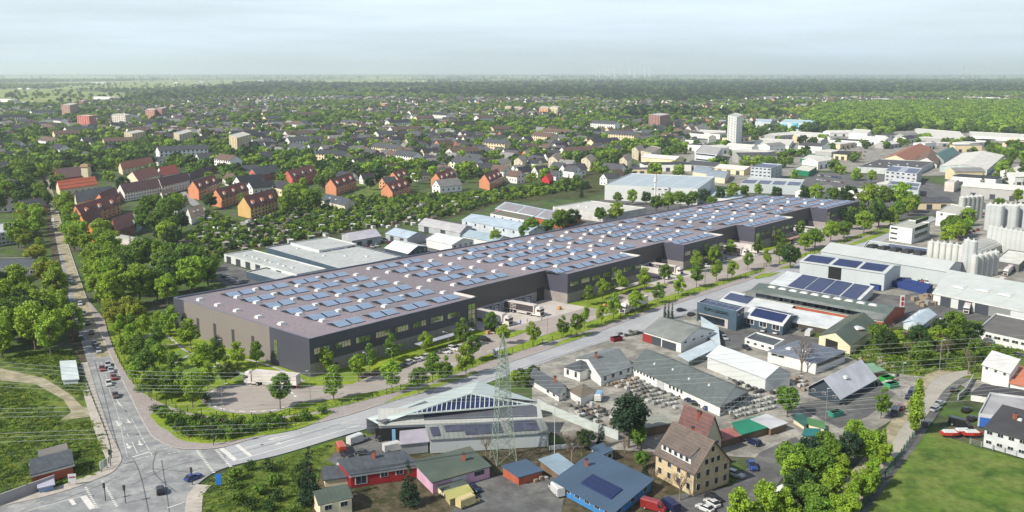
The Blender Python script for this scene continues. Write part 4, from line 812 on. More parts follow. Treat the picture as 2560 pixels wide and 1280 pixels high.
# --- behind the warehouse
f1h, Q, ow, hh = bld('low white flat hall with row of dark garage doors behind warehouse', 'hall', (560, 637), (742, 688), (816, 674), at=0, hp=17, wall=CWHITE, rc=GREYROOF, name='hall', doors=[('ab', .07 + .14 * k, 4, 3.4) for k in range(6)], sky=[(0, .15 + .09 * k, .4 + .05 * (k % 2), 1.4) for k in range(8)])
bld('low flat roofed extension with dark walls beside the garage doors', 'annex', (616, 681), (690, 701), (750, 687), at=0, hp=14, wall=DTEAL, rc=GREYROOF, name='annex', trim=C(206, 208, 204))
f2h, Q, ow, hh = bld('wide white flat roof hall with dark gap wall behind warehouse', 'hall', (664, 620), (850, 674), (1004, 643), at=0, hp=14, wall=DTEAL, rc=GREYROOF, name='hall', trim=C(206, 208, 204), sky=[(0, .2 + .12 * k, .3 + .2 * (k % 3), 1.5) for k in range(6)])
f3h, Q, ow, hh = bld('raised white flat block with two garage doors and blue lettering', 'hall', (798, 628), (893, 612), (820, 594), hp=18, wall=CWHITE, rc=GREYROOF, name='hall', doors=[('ab', .2, 4.4, 3), ('ab', .84, 4.4, 3.4)])
p, rz = ow('ab', .5, hh * .72, .1); lettering(f3h, 'SV LOG', p, rz + math.pi, 1.9, C(10, 90, 190))
def gsm(lab, a, b_, c, hp, wall, rc, rise=2, ridge='ab', **k): return bld(lab, 'workshop', a, b_, c, hp=hp, wall=wall, rc=rc, roof='gable', rise=rise, ridge=ridge, name='workshop', **k)
SG = C(156, 160, 162); BR = M('pale_blue_sheet', srgb(172, 188, 200), rough=.5, seam=(1.2, .08, .9)); BW = M('blue_white_wall', srgb(190, 200, 206), seam=(1.2, .08, .9))
gsm('small grey workshop with lilac striped roof behind the flat halls', (880, 602), (952, 590), (924, 574), 18, SG, C(164, 162, 170), doors=[('ab', .25, 3, 2.6), ('ab', .6, 3, 2.6)])
gsm('grey workshop with pale blue gable roof and three doors', (964, 584), (1018, 596), (1066, 586), 18, SG, BR, ridge='ab', doors=[('ab', .3, 3, 3), ('ab', .75, 3, 3)])
gsm('dark blue workshop with bright white roof behind the warehouse', (962, 620), (1020, 634), (1068, 616), 18, C(52, 66, 78), C(216, 220, 218), win=[('bc', 4, 1, 1.3, 1.3, 2.4, 0)])
gsm('white workshop with round gable windows near warehouse rear edge', (1066, 598), (1130, 612), (1184, 600), 20, WHITE, C(214, 218, 216), win=[('bc', 4, 1, 1.4, 1.4, 2.6, 0)])
gsm('long grey workshop with lilac grey roof behind the white workshop', (1046, 562), (1150, 582), (1180, 566), 16, SG, C(166, 164, 166), doors=[('ab', .2, 4, 3), ('ab', .6, 4, 3)])
gsm('long pale blue workshop with two storey wall of small windows', (1155, 550), (1322, 580), (1370, 566), 26, BW, BR, win=[('ab', 7, 1, 1.4, 1.6, 4, 0)])
gsm('low white extension with blue grey roof in front of pale blue workshop', (1156, 590), (1240, 606), (1275, 594), 18, WHITE, C(140, 156, 166))
bld('white two storey office block in front of solar roofed hall', 'office', (1226, 536), (1310, 552), (1337, 541), hp=16, wall=WHITE, rc=C(104, 100, 88), name='office', win=[('ab', 4, 1, 1.6, 1.6, 3, 0)])
gsm('hall with brownish solar covered roof and pale blue trim', (1238, 522), (1404, 556), (1452, 540), 16, BRICK, BR, rise=2.6, sol=[(0, .03, .32, .1, .9), (0, .35, .62, .1, .9), (0, .65, .9, .1, .9)], pvm=C(132, 128, 132, rough=.5))
bld('huge flat white hall with dotted rooflights behind solar roofed hall', 'hall', (1382, 518), (1522, 538), (1616, 521), hp=20, wall=C(190, 190, 186), rc=C(196, 194, 188), name='hall', sky=[(0, .2 + .15 * k, .4, 1.6) for k in range(5)], trim=C(210, 208, 204))
bld('large white factory hall with blue grey roof and bare trees before it', 'factory', (1512, 463), (1744, 474), (1787, 443), hp=38, wall=CWHITE, rc=M('blue_grey_flat', srgb(164, 176, 184), var=.05, seam=(14, .06, 1.25)), name='factory', win=[('ab', 3, 1, 2, 1, 9, 0, .5, .7)])
bld('low white annex with pale blue patches beside large factory hall', 'annex', (1750, 495), (1850, 500), (1868, 478), hp=12, wall=WHITE, rc=C(168, 184, 196), name='annex')
for lab, a, b_, c in (('small hall with grey barrel roof behind the large factory hall', (1732, 430), (1772, 436), (1786, 421)), ('beige hall with grey barrel roof beside the barrel roofed one', (1766, 440), (1812, 446), (1826, 430))):
    bld(lab, 'hall', a, b_, c, hp=13, wall=CREAM, rc=C(130, 142, 152), roof='barrel', rise=2, ridge='ab', name='hall')
so_ = bld('grey four storey office with roof solar panels and balconies', 'office', (1877, 418), (1928, 422), (1956, 412), hp=32, wall=C(180, 186, 192), rc=C(150, 160, 176), name='office', win=[('ab', 5, 4, 2, 1.2, 2, 3.6), ('bc', 3, 4, 3, 1.2, 2, 3.6)], frame=False, sol=[(0, .05 + .2 * k, .2 + .2 * k, .1, .85) for k in range(5)])
bld('pale hall with segmented blue solar roof in front of grey office', 'hall', (1851, 459), (2001, 466), (2012, 450), hp=22, wall=LGREY, rc=C(184, 186, 186), name='hall', sol=[(0, .02 + .25 * k, .22 + .25 * k, .1, .6) for k in range(4)])
so2 = bld('grey office tower with solar roof next to open gravel field', 'office', (2213, 428), (2292, 436), (2306, 422), hp=28, wall=C(182, 186, 190), rc=C(150, 158, 172), name='office', win=[('ab', 6, 3, 2, 1.2, 2.4, 3.4)], frame=False, sol=[(0, .03, .35, .1, .85), (0, .6, .95, .1, .85)])
bld('pale hall with four solar panels below the grey office tower', 'hall', (2214, 470), (2296, 478), (2303, 458), hp=24, wall=LGREY, rc=C(184, 186, 186), name='hall', sol=[(0, .05, .45, .05, .4), (0, .55, .95, .05, .4), (0, .05, .45, .55, .9), (0, .55, .95, .55, .9)])
bld('white bodied hall with orange end wall near dark trees', 'hall', (2362, 456), (2386, 458), (2398, 450), hp=22, wall=C(214, 206, 196), rc=C(206, 200, 190), name='hall')
bld('dark flat roofed hall with cluttered roof beside brown roofed hall', 'hall', (2144, 418), (2290, 426), (2336, 405), hp=14, wall=C(184, 190, 190), rc=C(74, 72, 74), name='hall', sky=[(0, .1 + .11 * k, .3 + .15 * (k % 3), 2) for k in range(8)])
bld('hall with large brown roof right of the industrial yard', 'hall', (2204, 398), (2272, 404), (2330, 372), hp=8, wall=CREAM, rc=C(138, 92, 70), roof='gable', ridge='bc', rise=5, name='hall')
bld('brown gabled hall beside the green roofed hall', 'hall', (2290, 404), (2342, 412), (2352, 390), hp=8, wall=WHITE, rc=C(104, 82, 70), roof='gable', ridge='bc', rise=5, name='hall')
bld('hall with dark green roof between brown and white halls', 'hall', (2326, 390), (2360, 402), (2398, 382), hp=7, wall=LGREY, rc=C(66, 100, 96), roof='gable', ridge='bc', rise=4, name='hall')
bld('very large white roofed hall with grey walls at the right', 'hall', (2350, 416), (2468, 424), (2510, 388), hp=14, wall=C(176, 188, 188), rc=C(214, 212, 204), roof='gable', ridge='bc', rise=3, name='hall')
for i, (lab, a, b_, c, hp) in enumerate((('long white halls with ridged roofs before the right forest', (2290, 340), (2420, 352), (2400, 330), 6), ('flat white strip hall at the edge of right forest', (2430, 340), (2620, 350), (2600, 338), 8), ('white block office beside bright yards below the right forest', (2122, 332), (2168, 336), (2178, 326), 22), ('white roofed depot left of the white block office', (1880, 362), (1972, 366), (1984, 350), 10), ('green walled hall with pinkish white roof', (1984, 424), (2022, 430), (2042, 418), 12), ('low white roofed depot behind the green walled hall', (2000, 398), (2060, 404), (2080, 392), 8), ('long white roofed store before blue panelled factory', (1960, 338), (2060, 344), (2070, 334), 8), ('white roofed depot beside the slim white tower', (1740, 332), (1810, 336), (1816, 328), 8))):
    bld(lab, 'hall', a, b_, c, hp=hp, wall=C(20, 110, 80) if 'green walled' in lab else WHITE, rc=C(214, 212, 202), name='hall')
fb = bld('white factory with turquoise wall panels below the right forest', 'factory', (1950, 306), (2040, 310), (2046, 302), hp=20, wall=C(206, 214, 218), rc=C(170, 196, 206), name='factory')
for k, (u, w) in enumerate(((.12, .2), (.42, .18), (.5, .06))): p, rz = fb[2]('ab', u, 7, .1); part('colour_panel', WINP, fb[0], p, rz, (w * 60, 1, 9 if k else 5), C(110, 196, 220))
bld('white block with pale blue stripes left of the turquoise panelled factory', 'factory', (1888, 304), (1926, 307), (1930, 300), hp=18, wall=C(206, 212, 216), rc=C(170, 190, 200), name='factory')
bld('white four storey office with flat roof and glazed stair end', 'office', (1737, 382), (1792, 388), (1806, 368), hp=28, wall=C(206, 212, 216), rc=C(160, 158, 156), name='office', win=[('ab', 1, 2, 26, 1.2, 4.5, 5)], frame=False)
# towers
def tower(lab, a, b_, c, hp, wall, rows, nab, nbc, **k): return bld(lab, 'tower block', a, b_, c, hp=hp, wall=wall, rc=C(170, 168, 162), name='tower_block', frame=False, win=[('ab', nab, rows, 2.2, 1.5, 2, 2.9), ('bc', nbc, rows, 2.2, 1.5, 2, 2.9)], group='tower blocks', **k)
tower('slim white tower block in the middle of the right industrial area', (1820, 289), (1842, 294), (1857, 287), 82, WHITE, 12, 3, 3)
tower('red brown tower block with white balcony side and roof mast', (1622, 286), (1650, 290), (1676, 286), 34, C(150, 116, 108), 10, 4, 4)
tower('tall brown tower block at the far left', (153, 262), (174, 264), (195, 259), 30, C(150, 120, 110), 9, 3, 3)
tower('pink and red tower block left of the white one', (192, 289), (222, 291), (240, 289), 34, C(196, 120, 112), 8, 5, 3)
tower('white tower block right of the pink and red one', (279, 287), (313, 289), (326, 286), 26, C(214, 206, 196), 6, 6, 3)
tower('far brown tower block pair, left half', (363, 275), (385, 276), (392, 272), 24, C(182, 134, 116), 6, 4, 2)
tower('far brown tower block pair, right half', (390, 271), (404, 272), (418, 269), 26, C(146, 110, 106), 7, 3, 3)
tower('small dark red tower block behind the tall brown one', (197, 252), (208, 253), (216, 251), 14, C(130, 86, 84), 4, 2, 2)
tower('beige slab tower with curved balcony front above brick church', (572, 338), (592, 346), (626, 337), 40, C(206, 190, 156), 9, 3, 5)
tower('beige apartment tower with square windows left of the slab tower', (434, 332), (448, 338), (480, 329), 30, C(206, 192, 160), 7, 3, 5)
tower('low beige apartment block near the left tower group', (310, 331), (330, 335), (362, 329), 28, C(200, 188, 158), 6, 3, 5)
tower('distant small brown tower above the tree line', (951, 259), (962, 260), (974, 258), 14, C(184, 138, 112), 4, 2, 2)
tower('distant beige tower pair, left half', (1262, 267), (1276, 268), (1280, 266), 13, C(206, 186, 156), 3, 3, 1)
tower('distant beige tower pair, right half', (1282, 270), (1304, 272), (1308, 268), 10, C(206, 166, 130), 3, 4, 1)
tower('distant tan tower pair beyond trees, left half', (1348, 270), (1370, 272), (1374, 267), 18, C(206, 162, 118), 4, 3, 1)
tower('distant tan tower pair beyond trees, right half', (1374, 268), (1394, 269), (1400, 266), 20, C(206, 196, 166), 4, 3, 1)
# --- apartment blocks with orange gables
def apt(lab, a, b_, c, hp, wall, rise=5, dorm=3, rc=None, rows=3, n=8, gab=1):
    global dormat
    dormat = M('orange_dormer_roof', srgb(190, 112, 76)) if wall in (ORANGE, YW) else None
    r = bld(lab, 'apartment block', a, b_, c, hp=hp, wall=wall, rc=rc or TILERED, roof='gable', rise=rise, ridge='bc', name='apartment_block', dorm=dorm, win=[('bc', n, rows, 2.5, 1.9, 2, 3.1)], group='gabled apartment blocks', trim=None)
    dormat = None; return r
YW = M('ochre_brick', srgb(206, 170, 108), var=.06)
apt('ochre gabled apartment block with red roof beside the allotments', (594, 513), (626, 520), (694, 500), 27, YW, rise=6)
apt('orange gabled apartment block behind bare trees, left of the ochre block', (526, 490), (554, 496), (622, 474), 24, ORANGE)
apt('orange gabled apartment block next to long white row', (470, 468), (496, 474), (548, 456), 26, ORANGE)
apt('dusky red apartment block with black roof behind bare trees', (618, 436), (643, 440), (700, 428), 16, C(190, 112, 100), rc=DARKROOF, dorm=0)
apt('dark red brick apartment block left of middle apartment row', (706, 440), (731, 446), (792, 430), 24, C(184, 96, 80))
apt('orange gabled apartment block with white balconies before middle trees', (813, 463), (840, 467), (890, 450), 22, ORANGE)
apt('orange gabled apartment block nearest the middle allotments', (953, 474), (981, 480), (1026, 464), 20, ORANGE)
apt('orange gabled apartment block just behind the nearest middle one', (968, 444), (996, 448), (1022, 438), 14, ORANGE, dorm=2)
apt('orange gabled apartment block in the centre right of the row', (1077, 447), (1103, 453), (1140, 438), 20, ORANGE)
apt('last orange gabled apartment block at the right of the row', (1198, 450), (1224, 456), (1256, 440), 20, ORANGE)
apt('orange gabled apartment block hidden in the left street trees', (174, 532), (206, 540), (300, 510), 26, ORANGE)
apt('second orange gable with dark roof above street trees', (190, 556), (218, 566), (252, 540), 26, C(214, 140, 70), dorm=0)
apt('orange gabled block rising over the street tree row', (210, 578), (240, 590), (268, 566), 20, C(214, 130, 62), dorm=0)
apt('small orange gable behind the dark tiled street block', (236, 500), (262, 508), (300, 490), 16, ORANGE, dorm=0)
def row(lab, a, b_, c, hp, wall, rc, rise=5, n=14, rows=3, sd='bc', ridge='bc', cat='apartment block', **k): return bld(lab, cat, a, b_, c, hp=hp, wall=wall, rc=rc, roof='gable', rise=rise, ridge=ridge, name='apartment_block', win=[(sd, n, rows, 1.4, 1.5, 2, 3)] if n else [], **k)
DB = M('dark_plum_roof', srgb(84, 60, 62), rows=(.9, .3, .85), var=.08)
row('long white apartment row, near section with dark plum roof', (292, 476), (311, 482), (404, 466), 22, WHITE, DB)
row('long white apartment row, middle section with roof windows', (392, 460), (404, 466), (474, 450), 22, WHITE, DB, n=10)
row('long white apartment row, far section fading to blue', (468, 446), (478, 450), (534, 432), 20, C(196, 204, 214), DB, n=8)
row('cream block with dark brown roof behind long white row', (318, 440), (346, 452), (400, 436), 16, CREAM, TILERED, n=6)
row('block with bright red brown roof framed in white', (392, 428), (406, 440), (448, 432), 10, WHITE, M('red_brown_tiles', srgb(120, 50, 44), rows=(.9, .3, .8)), n=0)
row('cream row house with brown roof left of red brown roof', (296, 418), (306, 424), (384, 408), 14, CREAM, M('rust_tiles', srgb(130, 82, 64), rows=(.9, .3, .8)), n=8)
row('brick church hall with orange banded roof beside street', (140, 466), (150, 475), (244, 462), 16, CREAM, M('rust_banded_tiles', srgb(164, 84, 56), rows=(4.2, .35, .62)), n=6, rows=1, cat='church hall')
row('dark roofed brick nave behind orange banded church hall', (136, 430), (142, 448), (230, 436), 14, BRICK, DB, n=0, cat='church')
row('long dark roofed block between church and street trees', (186, 494), (192, 506), (284, 488), 16, CREAM, DARKROOF, n=0)
row('plum roofed brick block beside blue grey annex', (276, 562), (290, 578), (340, 560), 24, C(140, 84, 74), M('plum_tiles', srgb(106, 68, 66), rows=(.9, .3, .8)), n=5)
bld('flat blue grey annex attached to the plum roofed block', 'annex', (310, 546), (336, 554), (356, 540), hp=30, wall=C(160, 172, 186), rc=C(178, 194, 208), name='annex', win=[('bc', 5, 3, 1.5, 1.3, 2, 3)])
bld('pale barrel roofed store with blue door among trees', 'store', (266, 606), (350, 624), (372, 600), hp=14, wall=C(180, 178, 174), rc=C(180, 176, 164), roof='barrel', ridge='ab', rise=1.6, name='store', doors=[('ab', .85, 4, 3, C(50, 80, 130))])
bt = W((217, 452)); bell = thing('bell_tower', 'slender white bell tower of the brick church', 'church tower', bt)
MB().prism([bt + Vector(q) for q in ((-2.6, -2.6, 0), (2.6, -2.6, 0), (2.6, 2.6, 0), (-2.6, 2.6, 0))], 0, 11.5).build('shaft', CREAM, bell); MB().box(bt + up * 12.3, (6.6, 6.6, 2), taper=.8).build('roof', C(150, 120, 96), bell)
for i, (a, b_, c) in enumerate((((398, 492), (410, 500), (438, 490)), ((432, 512), (446, 522), (474, 510)), ((464, 534), (478, 546), (512, 534)))):
    bld(('white villa with taupe roof, top of the lane', 'white villa with taupe roof, halfway down the lane', 'white villa with taupe roof at lane bottom by allotments')[i], 'house', a, b_, c, hp=16, wall=WHITE, rc=C(138, 120, 104), roof='gable', ridge='bc', rise=4.5, name='house', group='villas along the lane', win=[('ab', 2, 2, 1.2, 1.3, 1.8, 2.7)], sky=[(0, .3, .5, 1.4), (0, .6, .5, 1.4)])
bld('white terrace with black roof beside allotment car park', 'house', (802, 500), (862, 514), (887, 504), hp=18, wall=C(214, 208, 184), rc=DARKROOF, roof='gable', ridge='ab', rise=3, name='house', win=[('ab', 5, 1, 1.3, 1.3, 2, 0), ('bc', 1, 1, 1.2, 1.2, 3.4, 0)], sky=[(0, .3, .5, 1.4), (0, .55, .5, 1.4)])
bld('bright red gabled house among black roofed houses', 'house', (1355, 446), (1373, 452), (1384, 444), hp=14, wall=C(206, 50, 54), rc=C(150, 50, 50), roof='gable', ridge='bc', rise=3.4, name='house')
for i, (a, b_, c) in enumerate((((1285, 400), (1306, 405), (1318, 396)), ((1371, 396), (1394, 402), (1406, 392)), ((1453, 398), (1476, 405), (1490, 396)), ((1549, 398), (1568, 404), (1580, 394)), ((1602, 378), (1628, 384), (1652, 370)), ((1580, 372), (1596, 378), (1610, 370)))):
    bld('cream apartment house with stacked balconies', 'apartment block', a, b_, c, hp=24, wall=C(216, 206, 182), rc=C(120, 112, 104), roof='gable' if i != 4 else 'flat', ridge='bc', rise=3, name='apartment_block', group='cream apartment houses', win=[('ab', 2, 3, 1.6, 1.2, 2.4, 3)])
    AUTO.setdefault('cream apartment house with stacked balconies', []).append([o for o in bpy.data.objects if o.name.startswith('apartment_block') and o.parent is None][-1])
# ---------------------------------------------------------------- foliage
def leaves(seed, clumps, per, size, flat=.5):
    """many small leaf faces spread through a set of clump volumes (x, y, z, r)"""
    g = np.random.default_rng(seed); n = sum(int(per * (c[3] / clumps[0][3]) ** 2) for c in clumps)
    cen = np.concatenate([np.repeat(np.array([c]), int(per * (c[3] / clumps[0][3]) ** 2), 0) for c in clumps])
    d = g.normal(size=(n, 3)); d /= np.linalg.norm(d, axis=1)[:, None]; r = g.random(n)[:, None] ** .45
    p = cen[:, :3] + d * r * cen[:, 3:4]; p[:, 2] = cen[:, 2] + (p[:, 2] - cen[:, 2]) * .85
    nr = d * .8 + g.normal(size=(n, 3)) * .6 + np.array([0, 0, .35]); nr /= np.linalg.norm(nr, axis=1)[:, None]
    u = np.cross(nr, g.normal(size=(n, 3))); u /= np.linalg.norm(u, axis=1)[:, None]; w = np.cross(nr, u)
    s = size * (.6 + .8 * g.random(n))[:, None]
    v = np.stack([p - u * s, p + w * s * .6, p + u * s, p - w * s * .6], 1).reshape(-1, 3); return v, n
def leafmesh(name, v, n, mat):
    me = bpy.data.meshes.new(name); me.vertices.add(len(v)); me.vertices.foreach_set('co', v.ravel()); me.loops.add(4 * n); me.loops.foreach_set('vertex_index', np.arange(4 * n))
    me.polygons.add(n); me.polygons.foreach_set('loop_start', np.arange(0, 4 * n, 4)); me.polygons.foreach_set('loop_total', np.full(n, 4)); me.materials.append(mat); me.update(); return me
def clumps_oval(seed, n, rx, rz, cz, cr, egg=.25, flat=1):
    r = random.Random(seed); o = []
    while len(o) < n:
        x, y, z = (r.uniform(-1, 1) for _ in range(3)); q = x * x + y * y + z * z
        if q > 1 or q < .12: continue
        k = 1 - egg * z; o.append((x * rx * k, y * rx * k, cz + z * rz, cr * r.uniform(.7, 1.25)))
    o.sort(key=lambda c: -abs(c[3] - cr)); return o
TREES = {}
def tree_proto(key, name, h, clumps, per, size, mat, tr=.14, th=None, limbs=5, seed=1, bark=BARK):
    root = bpy.data.objects.new(name, None); COL.objects.link(root); r = random.Random(seed)
    th = th or clumps[0][2]
    b = MB(); b.tube((0, 0, 0), (r.uniform(-.1, .1), 0, th * .6), tr, tr * .75, n=6); b.tube((0, 0, th * .6), (0, 0, th), tr * .75, tr * .35, n=5)
    for c in r.sample(clumps, min(limbs, len(clumps))): b.tube((0, 0, th * r.uniform(.45, .8)), c[:3], tr * .42, tr * .12, n=4)
    t = b.build('trunk', bark, root, (0, 0, 0))
    v, n = leaves(seed, clumps, per, size); me = leafmesh('crown', v, n, mat); o = bpy.data.objects.new('crown', me); COL.objects.link(o); o.parent = root
    KIDS[root.name] = [t, o]; KIDS[t.name] = []; KIDS[o.name] = []; PROTOS.append(root); TREES.setdefault(key, []).append((root, h)); return root
for s in range(5):     # young street trees, 9 m
    tree_proto('young', 'street_tree', 9, clumps_oval(s + 10, 26, 2.35, 3.3, 5.6, 1.0, egg=.28), 74, .22, LEAF[1] if s % 2 else LEAF[0], tr=.13, th=6.5, seed=s + 10)
for s in range(4):     # broad trees, 12 m
    tree_proto('broad', 'broadleaf_tree', 12, clumps_oval(s + 30, 44, 4.2, 4.2, 7.4, 1.35, egg=.12), 58, .36, (LEAF[1], LEAF[0], LEAF[1], LEAF[2])[s], tr=.3, th=8.5, limbs=8, seed=s + 30)
for s in range(3):     # fresh green avenue trees
    tree_proto('avenue', 'broadleaf_tree', 13, clumps_oval(s + 50, 46, 3.9, 5.0, 7.6, 1.3, egg=.15), 58, .34, LEAF[0], tr=.3, th=9.5, limbs=8, seed=s + 50)
tree_proto('yellow', 'broadleaf_tree', 9, clumps_oval(61, 36, 3.6, 3.2, 5.4, 1.2, egg=.1), 55, .32, LEAF[3], tr=.25, th=6, seed=61)
tree_proto('dark', 'conifer_tree', 12, clumps_oval(66, 40, 3.4, 3.8, 7.8, 1.25, egg=.1), 52, .3, LEAF[4], tr=.28, th=9, limbs=8, seed=66)
for s in range(2):     # conifers
    cl = []; r = random.Random(s)
    for k in range(13):
        z = 1.2 + k * .85; rr = max(.35, 2.5 * (1 - k / 13.5))
        for j in range(max(2, int(7 - k * .4))): a = r.uniform(0, 6.3); cl.append((math.cos(a) * rr * .7, math.sin(a) * rr * .7, z + r.uniform(-.2, .2), max(.45, rr * .45)))
    tree_proto('conifer', 'conifer_tree', 12.5, [(x, y, z, r_ * 1.25) for x, y, z, r_ in cl], 70, .26, LEAF[4], tr=.2, th=11.5, limbs=0, seed=s + 70)
tree_proto('poplar', 'poplar_tree', 15, [(rnd.uniform(-.8, .8) * (1.1 - abs(k / 30 - .4)), rnd.uniform(-.8, .8) * (1.1 - abs(k / 30 - .4)), 2 + k * .42, 1.7 * (1.05 - abs(k / 30 - .4))) for k in range(31)], 95, .28, LEAF[0], tr=.22, th=13, limbs=3, seed=81)
tree_proto('cypress', 'conifer_tree', 6, [(0, 0, .5 + .55 * k, .75 - .05 * k) for k in range(10)], 60, .2, LEAF[4], tr=.12, th=5, limbs=0, seed=84)
for s in range(3):
    tree_proto('shrub', 'shrub', 2, clumps_oval(s + 90, 9, .95, .6, .75, .55, egg=.1), 42, .15, (LEAF[1], LEAF[2], LEAF[1])[s], tr=.05, th=.7, limbs=3, seed=s + 90)
# bare trees
def bare_proto(seed, h=11):
    root = bpy.data.objects.new('bare_tree', None); COL.objects.link(root); r = random.Random(seed); b = MB(); cb_ = MB()
    def grow(p, d, l, rad, lev, mb):
        q = p + d * l; mb.tube(p, q, rad, rad * .65, n=4 if lev else 6)
        if lev >= 4: return
        for k in range(3 if lev else 6):
            e = (d + Vector((r.uniform(-1, 1), r.uniform(-1, 1), r.uniform(-.1, .7))) * (.75 if lev else .8)).normalized(); grow(q - d * l * r.uniform(0, .45), e, l * r.uniform(.55, .8), rad * .55, lev + 1, cb_)
    grow(Vector((0, 0, 0)), Vector((0, 0, 1)), h * .34, .26, 0, b)
    t = b.build('trunk', C(120, 106, 92), root, (0, 0, 0)); o = cb_.build('crown', C(104, 92, 78), root, (0, 0, 0)); KIDS[root.name] = [t, o]; KIDS[t.name] = []; KIDS[o.name] = []
    PROTOS.append(root); TREES.setdefault('bare', []).append((root, h))
for s in range(2): bare_proto(s + 5)
NT = {'n': 0}
def tree(key, p, h, label, group, px=True, jit=.12, z=0., cat='tree'):
    root, h0 = rnd.choice(TREES[key]); loc = W(p) if px else Vector((p[0], p[1], 0)); loc.z = z
    s = h / h0 * rnd.uniform(1 - jit, 1 + jit); k = rnd.uniform(.9, 1.12); NT['n'] += 1
    return clone(root, loc, rnd.uniform(0, 6.28), (s * k, s * k, s), label=label, group=group, auto=True, cat=cat)
# -- street trees of the new site, base positions read from the photograph
YG = 'young trees around the warehouse'
for i, (p, h) in enumerate([((834.7, 1004), 9.3), ((817, 935), 7.5), ((897, 956), 8.4), ((923, 931), 8.6), ((980, 983), 9.2), ((984, 905), 9.4), ((1047, 985), 7.6), ((1082, 958), 8.6), ((1113, 960), 7.2), ((1165, 941), 8.8), ((1065, 888), 8.4), ((1157, 868), 8.6), ((1181, 905), 8.4), ((1225, 838), 7.4), ((1258, 863), 7.4)]):
    tree('young', p, h, 'young tree between front parking and brown pavement', YG, z=.15)
for p in [(1333, 867), (1408, 846), (1442, 842), (1461, 822), (1503, 811), (1534, 799), (1590, 783), (1645, 760), (1696, 741), (1741, 720), (1790, 705), (1830, 699), (1869, 677), (1917, 668), (1948, 655)]:
    tree('young', p, 8.3, 'young tree in the narrow grass strip along the fence', YG, z=.15)
for p in [(1470, 766), (1506, 752), (1553, 735), (1611, 727), (1661, 711), (1740, 682), (1780, 664), (1790, 660), (1825, 640), (1948, 616), (1999, 597), (1894, 640)]:
    tree('young', p, 8.3, 'young tree on the dock side of the inner road', YG, z=.2)
for p, h in [((1975, 672), 10.5), ((2012, 628), 10), ((2037, 622), 10.5), ((2076, 607), 10.5), ((2109, 598), 10), ((2100, 563), 10), ((2130, 575), 10.5), ((2159, 587), 12.5), ((2196, 572), 13.5), ((2225, 566), 11.5), ((2245, 554), 13), ((2190, 548), 12), ((2125, 560), 10), ((2150, 545), 10.5), ((2270, 540), 11)]:
    tree('broad', p, h, 'larger tree at the far right end of the warehouse', 'larger trees beyond the warehouse end', z=.1)
for p, h in [((393, 875), 9), ((478, 876), 9), ((408, 997), 9.5), ((482, 1020), 9.6), ((514, 942), 9.2), ((594, 922), 8.6), ((642, 921), 7.4), ((370, 962), 8.8), ((350, 905), 8.5), ((330, 880), 9), ((300, 850), 8.5), ((312, 905), 8), ((345, 935), 8.6), ((400, 930), 8.4), ((540, 925), 8.4), ((565, 965), 9), ((520, 978), 9), ((440, 965), 8.6), ((360, 850), 8.4), ((395, 836), 9), ((425, 842), 10), ((380, 990), 8), ((330, 850), 9), ((450, 1000), 8.6), ((385, 912), 8), ((340, 960), 8), ((378, 1002), 7.8), ((430, 1008), 8.4), ((500, 1000), 8.4)]:
    tree('young', p, h, 'garden tree on the lawn before the warehouse gable', 'garden trees on the gable lawn', z=.16)
tree('young', (701, 1024), 8.8, 'single young tree at the edge of the turning circle', YG, z=.16)
for k, (x, y) in enumerate([(392, 1035), (405, 1045), (425, 1050), (440, 1056), (455, 1066), (470, 1062), (480, 1080), (500, 1075), (515, 1088), (530, 1080), (548, 1092), (560, 1084), (575, 1096), (590, 1082), (604, 1090), (618, 1080), (634, 1082), (650, 1076), (668, 1072), (690, 1066), (710, 1062), (740, 1058), (765, 1052), (810, 1036), (535, 1062), (560, 1066), (500, 1060), (600, 1066), (640, 1062), (680, 1058), (545, 1100), (520, 1100), (475, 1092), (440, 1078), (420, 1066), (402, 1034), (415, 1040), (585, 1072), (660, 1062), (700, 1072), (450, 1048), (488, 1058), (515, 1070)]):
    tree('shrub', (x, y), 3.0, 'shrub in the planting bed at the corner pavement', 'shrubs in the corner planting bed', z=.18, cat='shrub')
for k, (x, y) in enumerate([(450, 985), (500, 965), (480, 990), (410, 960), (390, 975), (350, 980), (520, 1005), (300, 880), (320, 920)]):
    tree('shrub', (x, y), 2.6, 'shrub on the lawn before the warehouse gable', 'shrubs on the gable lawn', z=.16, cat='shrub')
def grove(poly, key, n, h, label, group, dmin=5.5, jit=.2, cat='tree'):
    Pw = [W(p) for p in poly]; x0, x1 = min(p.x for p in Pw), max(p.x for p in Pw); y0, y1 = min(p.y for p in Pw), max(p.y for p in Pw); got = []; tries = 0
    PW = [(p.x, p.y) for p in Pw]
    while len(got) < n and tries < n * 60:
        tries += 1; q = (rnd.uniform(x0, x1), rnd.uniform(y0, y1))
        if not inpoly(q, PW) or any((q[0] - a) ** 2 + (q[1] - b_) ** 2 < dmin ** 2 for a, b_ in got): continue
        if any(inpoly(q, f) for f in FOOT): continue
        got.append(q); tree(key if isinstance(key, str) else rnd.choice(key), q, h, label, group, px=False, jit=jit, cat=cat)
AV = 'trees along the left street'
grove([(165, 600), (210, 590), (300, 700), (300, 800), (262, 790), (215, 700), (180, 640)], 'avenue', 20, 13, 'fresh green tree right of the left street', AV, 6)
grove([(145, 520), (175, 520), (215, 600), (185, 640), (165, 590)], 'avenue', 8, 12, 'fresh green tree at the upper right side of street', AV, 6)
grove([(300, 680), (440, 660), (520, 690), (560, 720), (430, 760), (320, 780)], ['broad', 'broad', 'avenue'], 22, 13.5, 'dense tree in the wood behind the warehouse corner', 'trees in the wood behind the warehouse', 6.5)
grove([(260, 790), (300, 775), (350, 790), (345, 820), (300, 815), (270, 830)], 'yellow', 6, 8, 'yellowish green tree at the edge of gable lawn', 'yellowish trees by the lawn', 4.5)
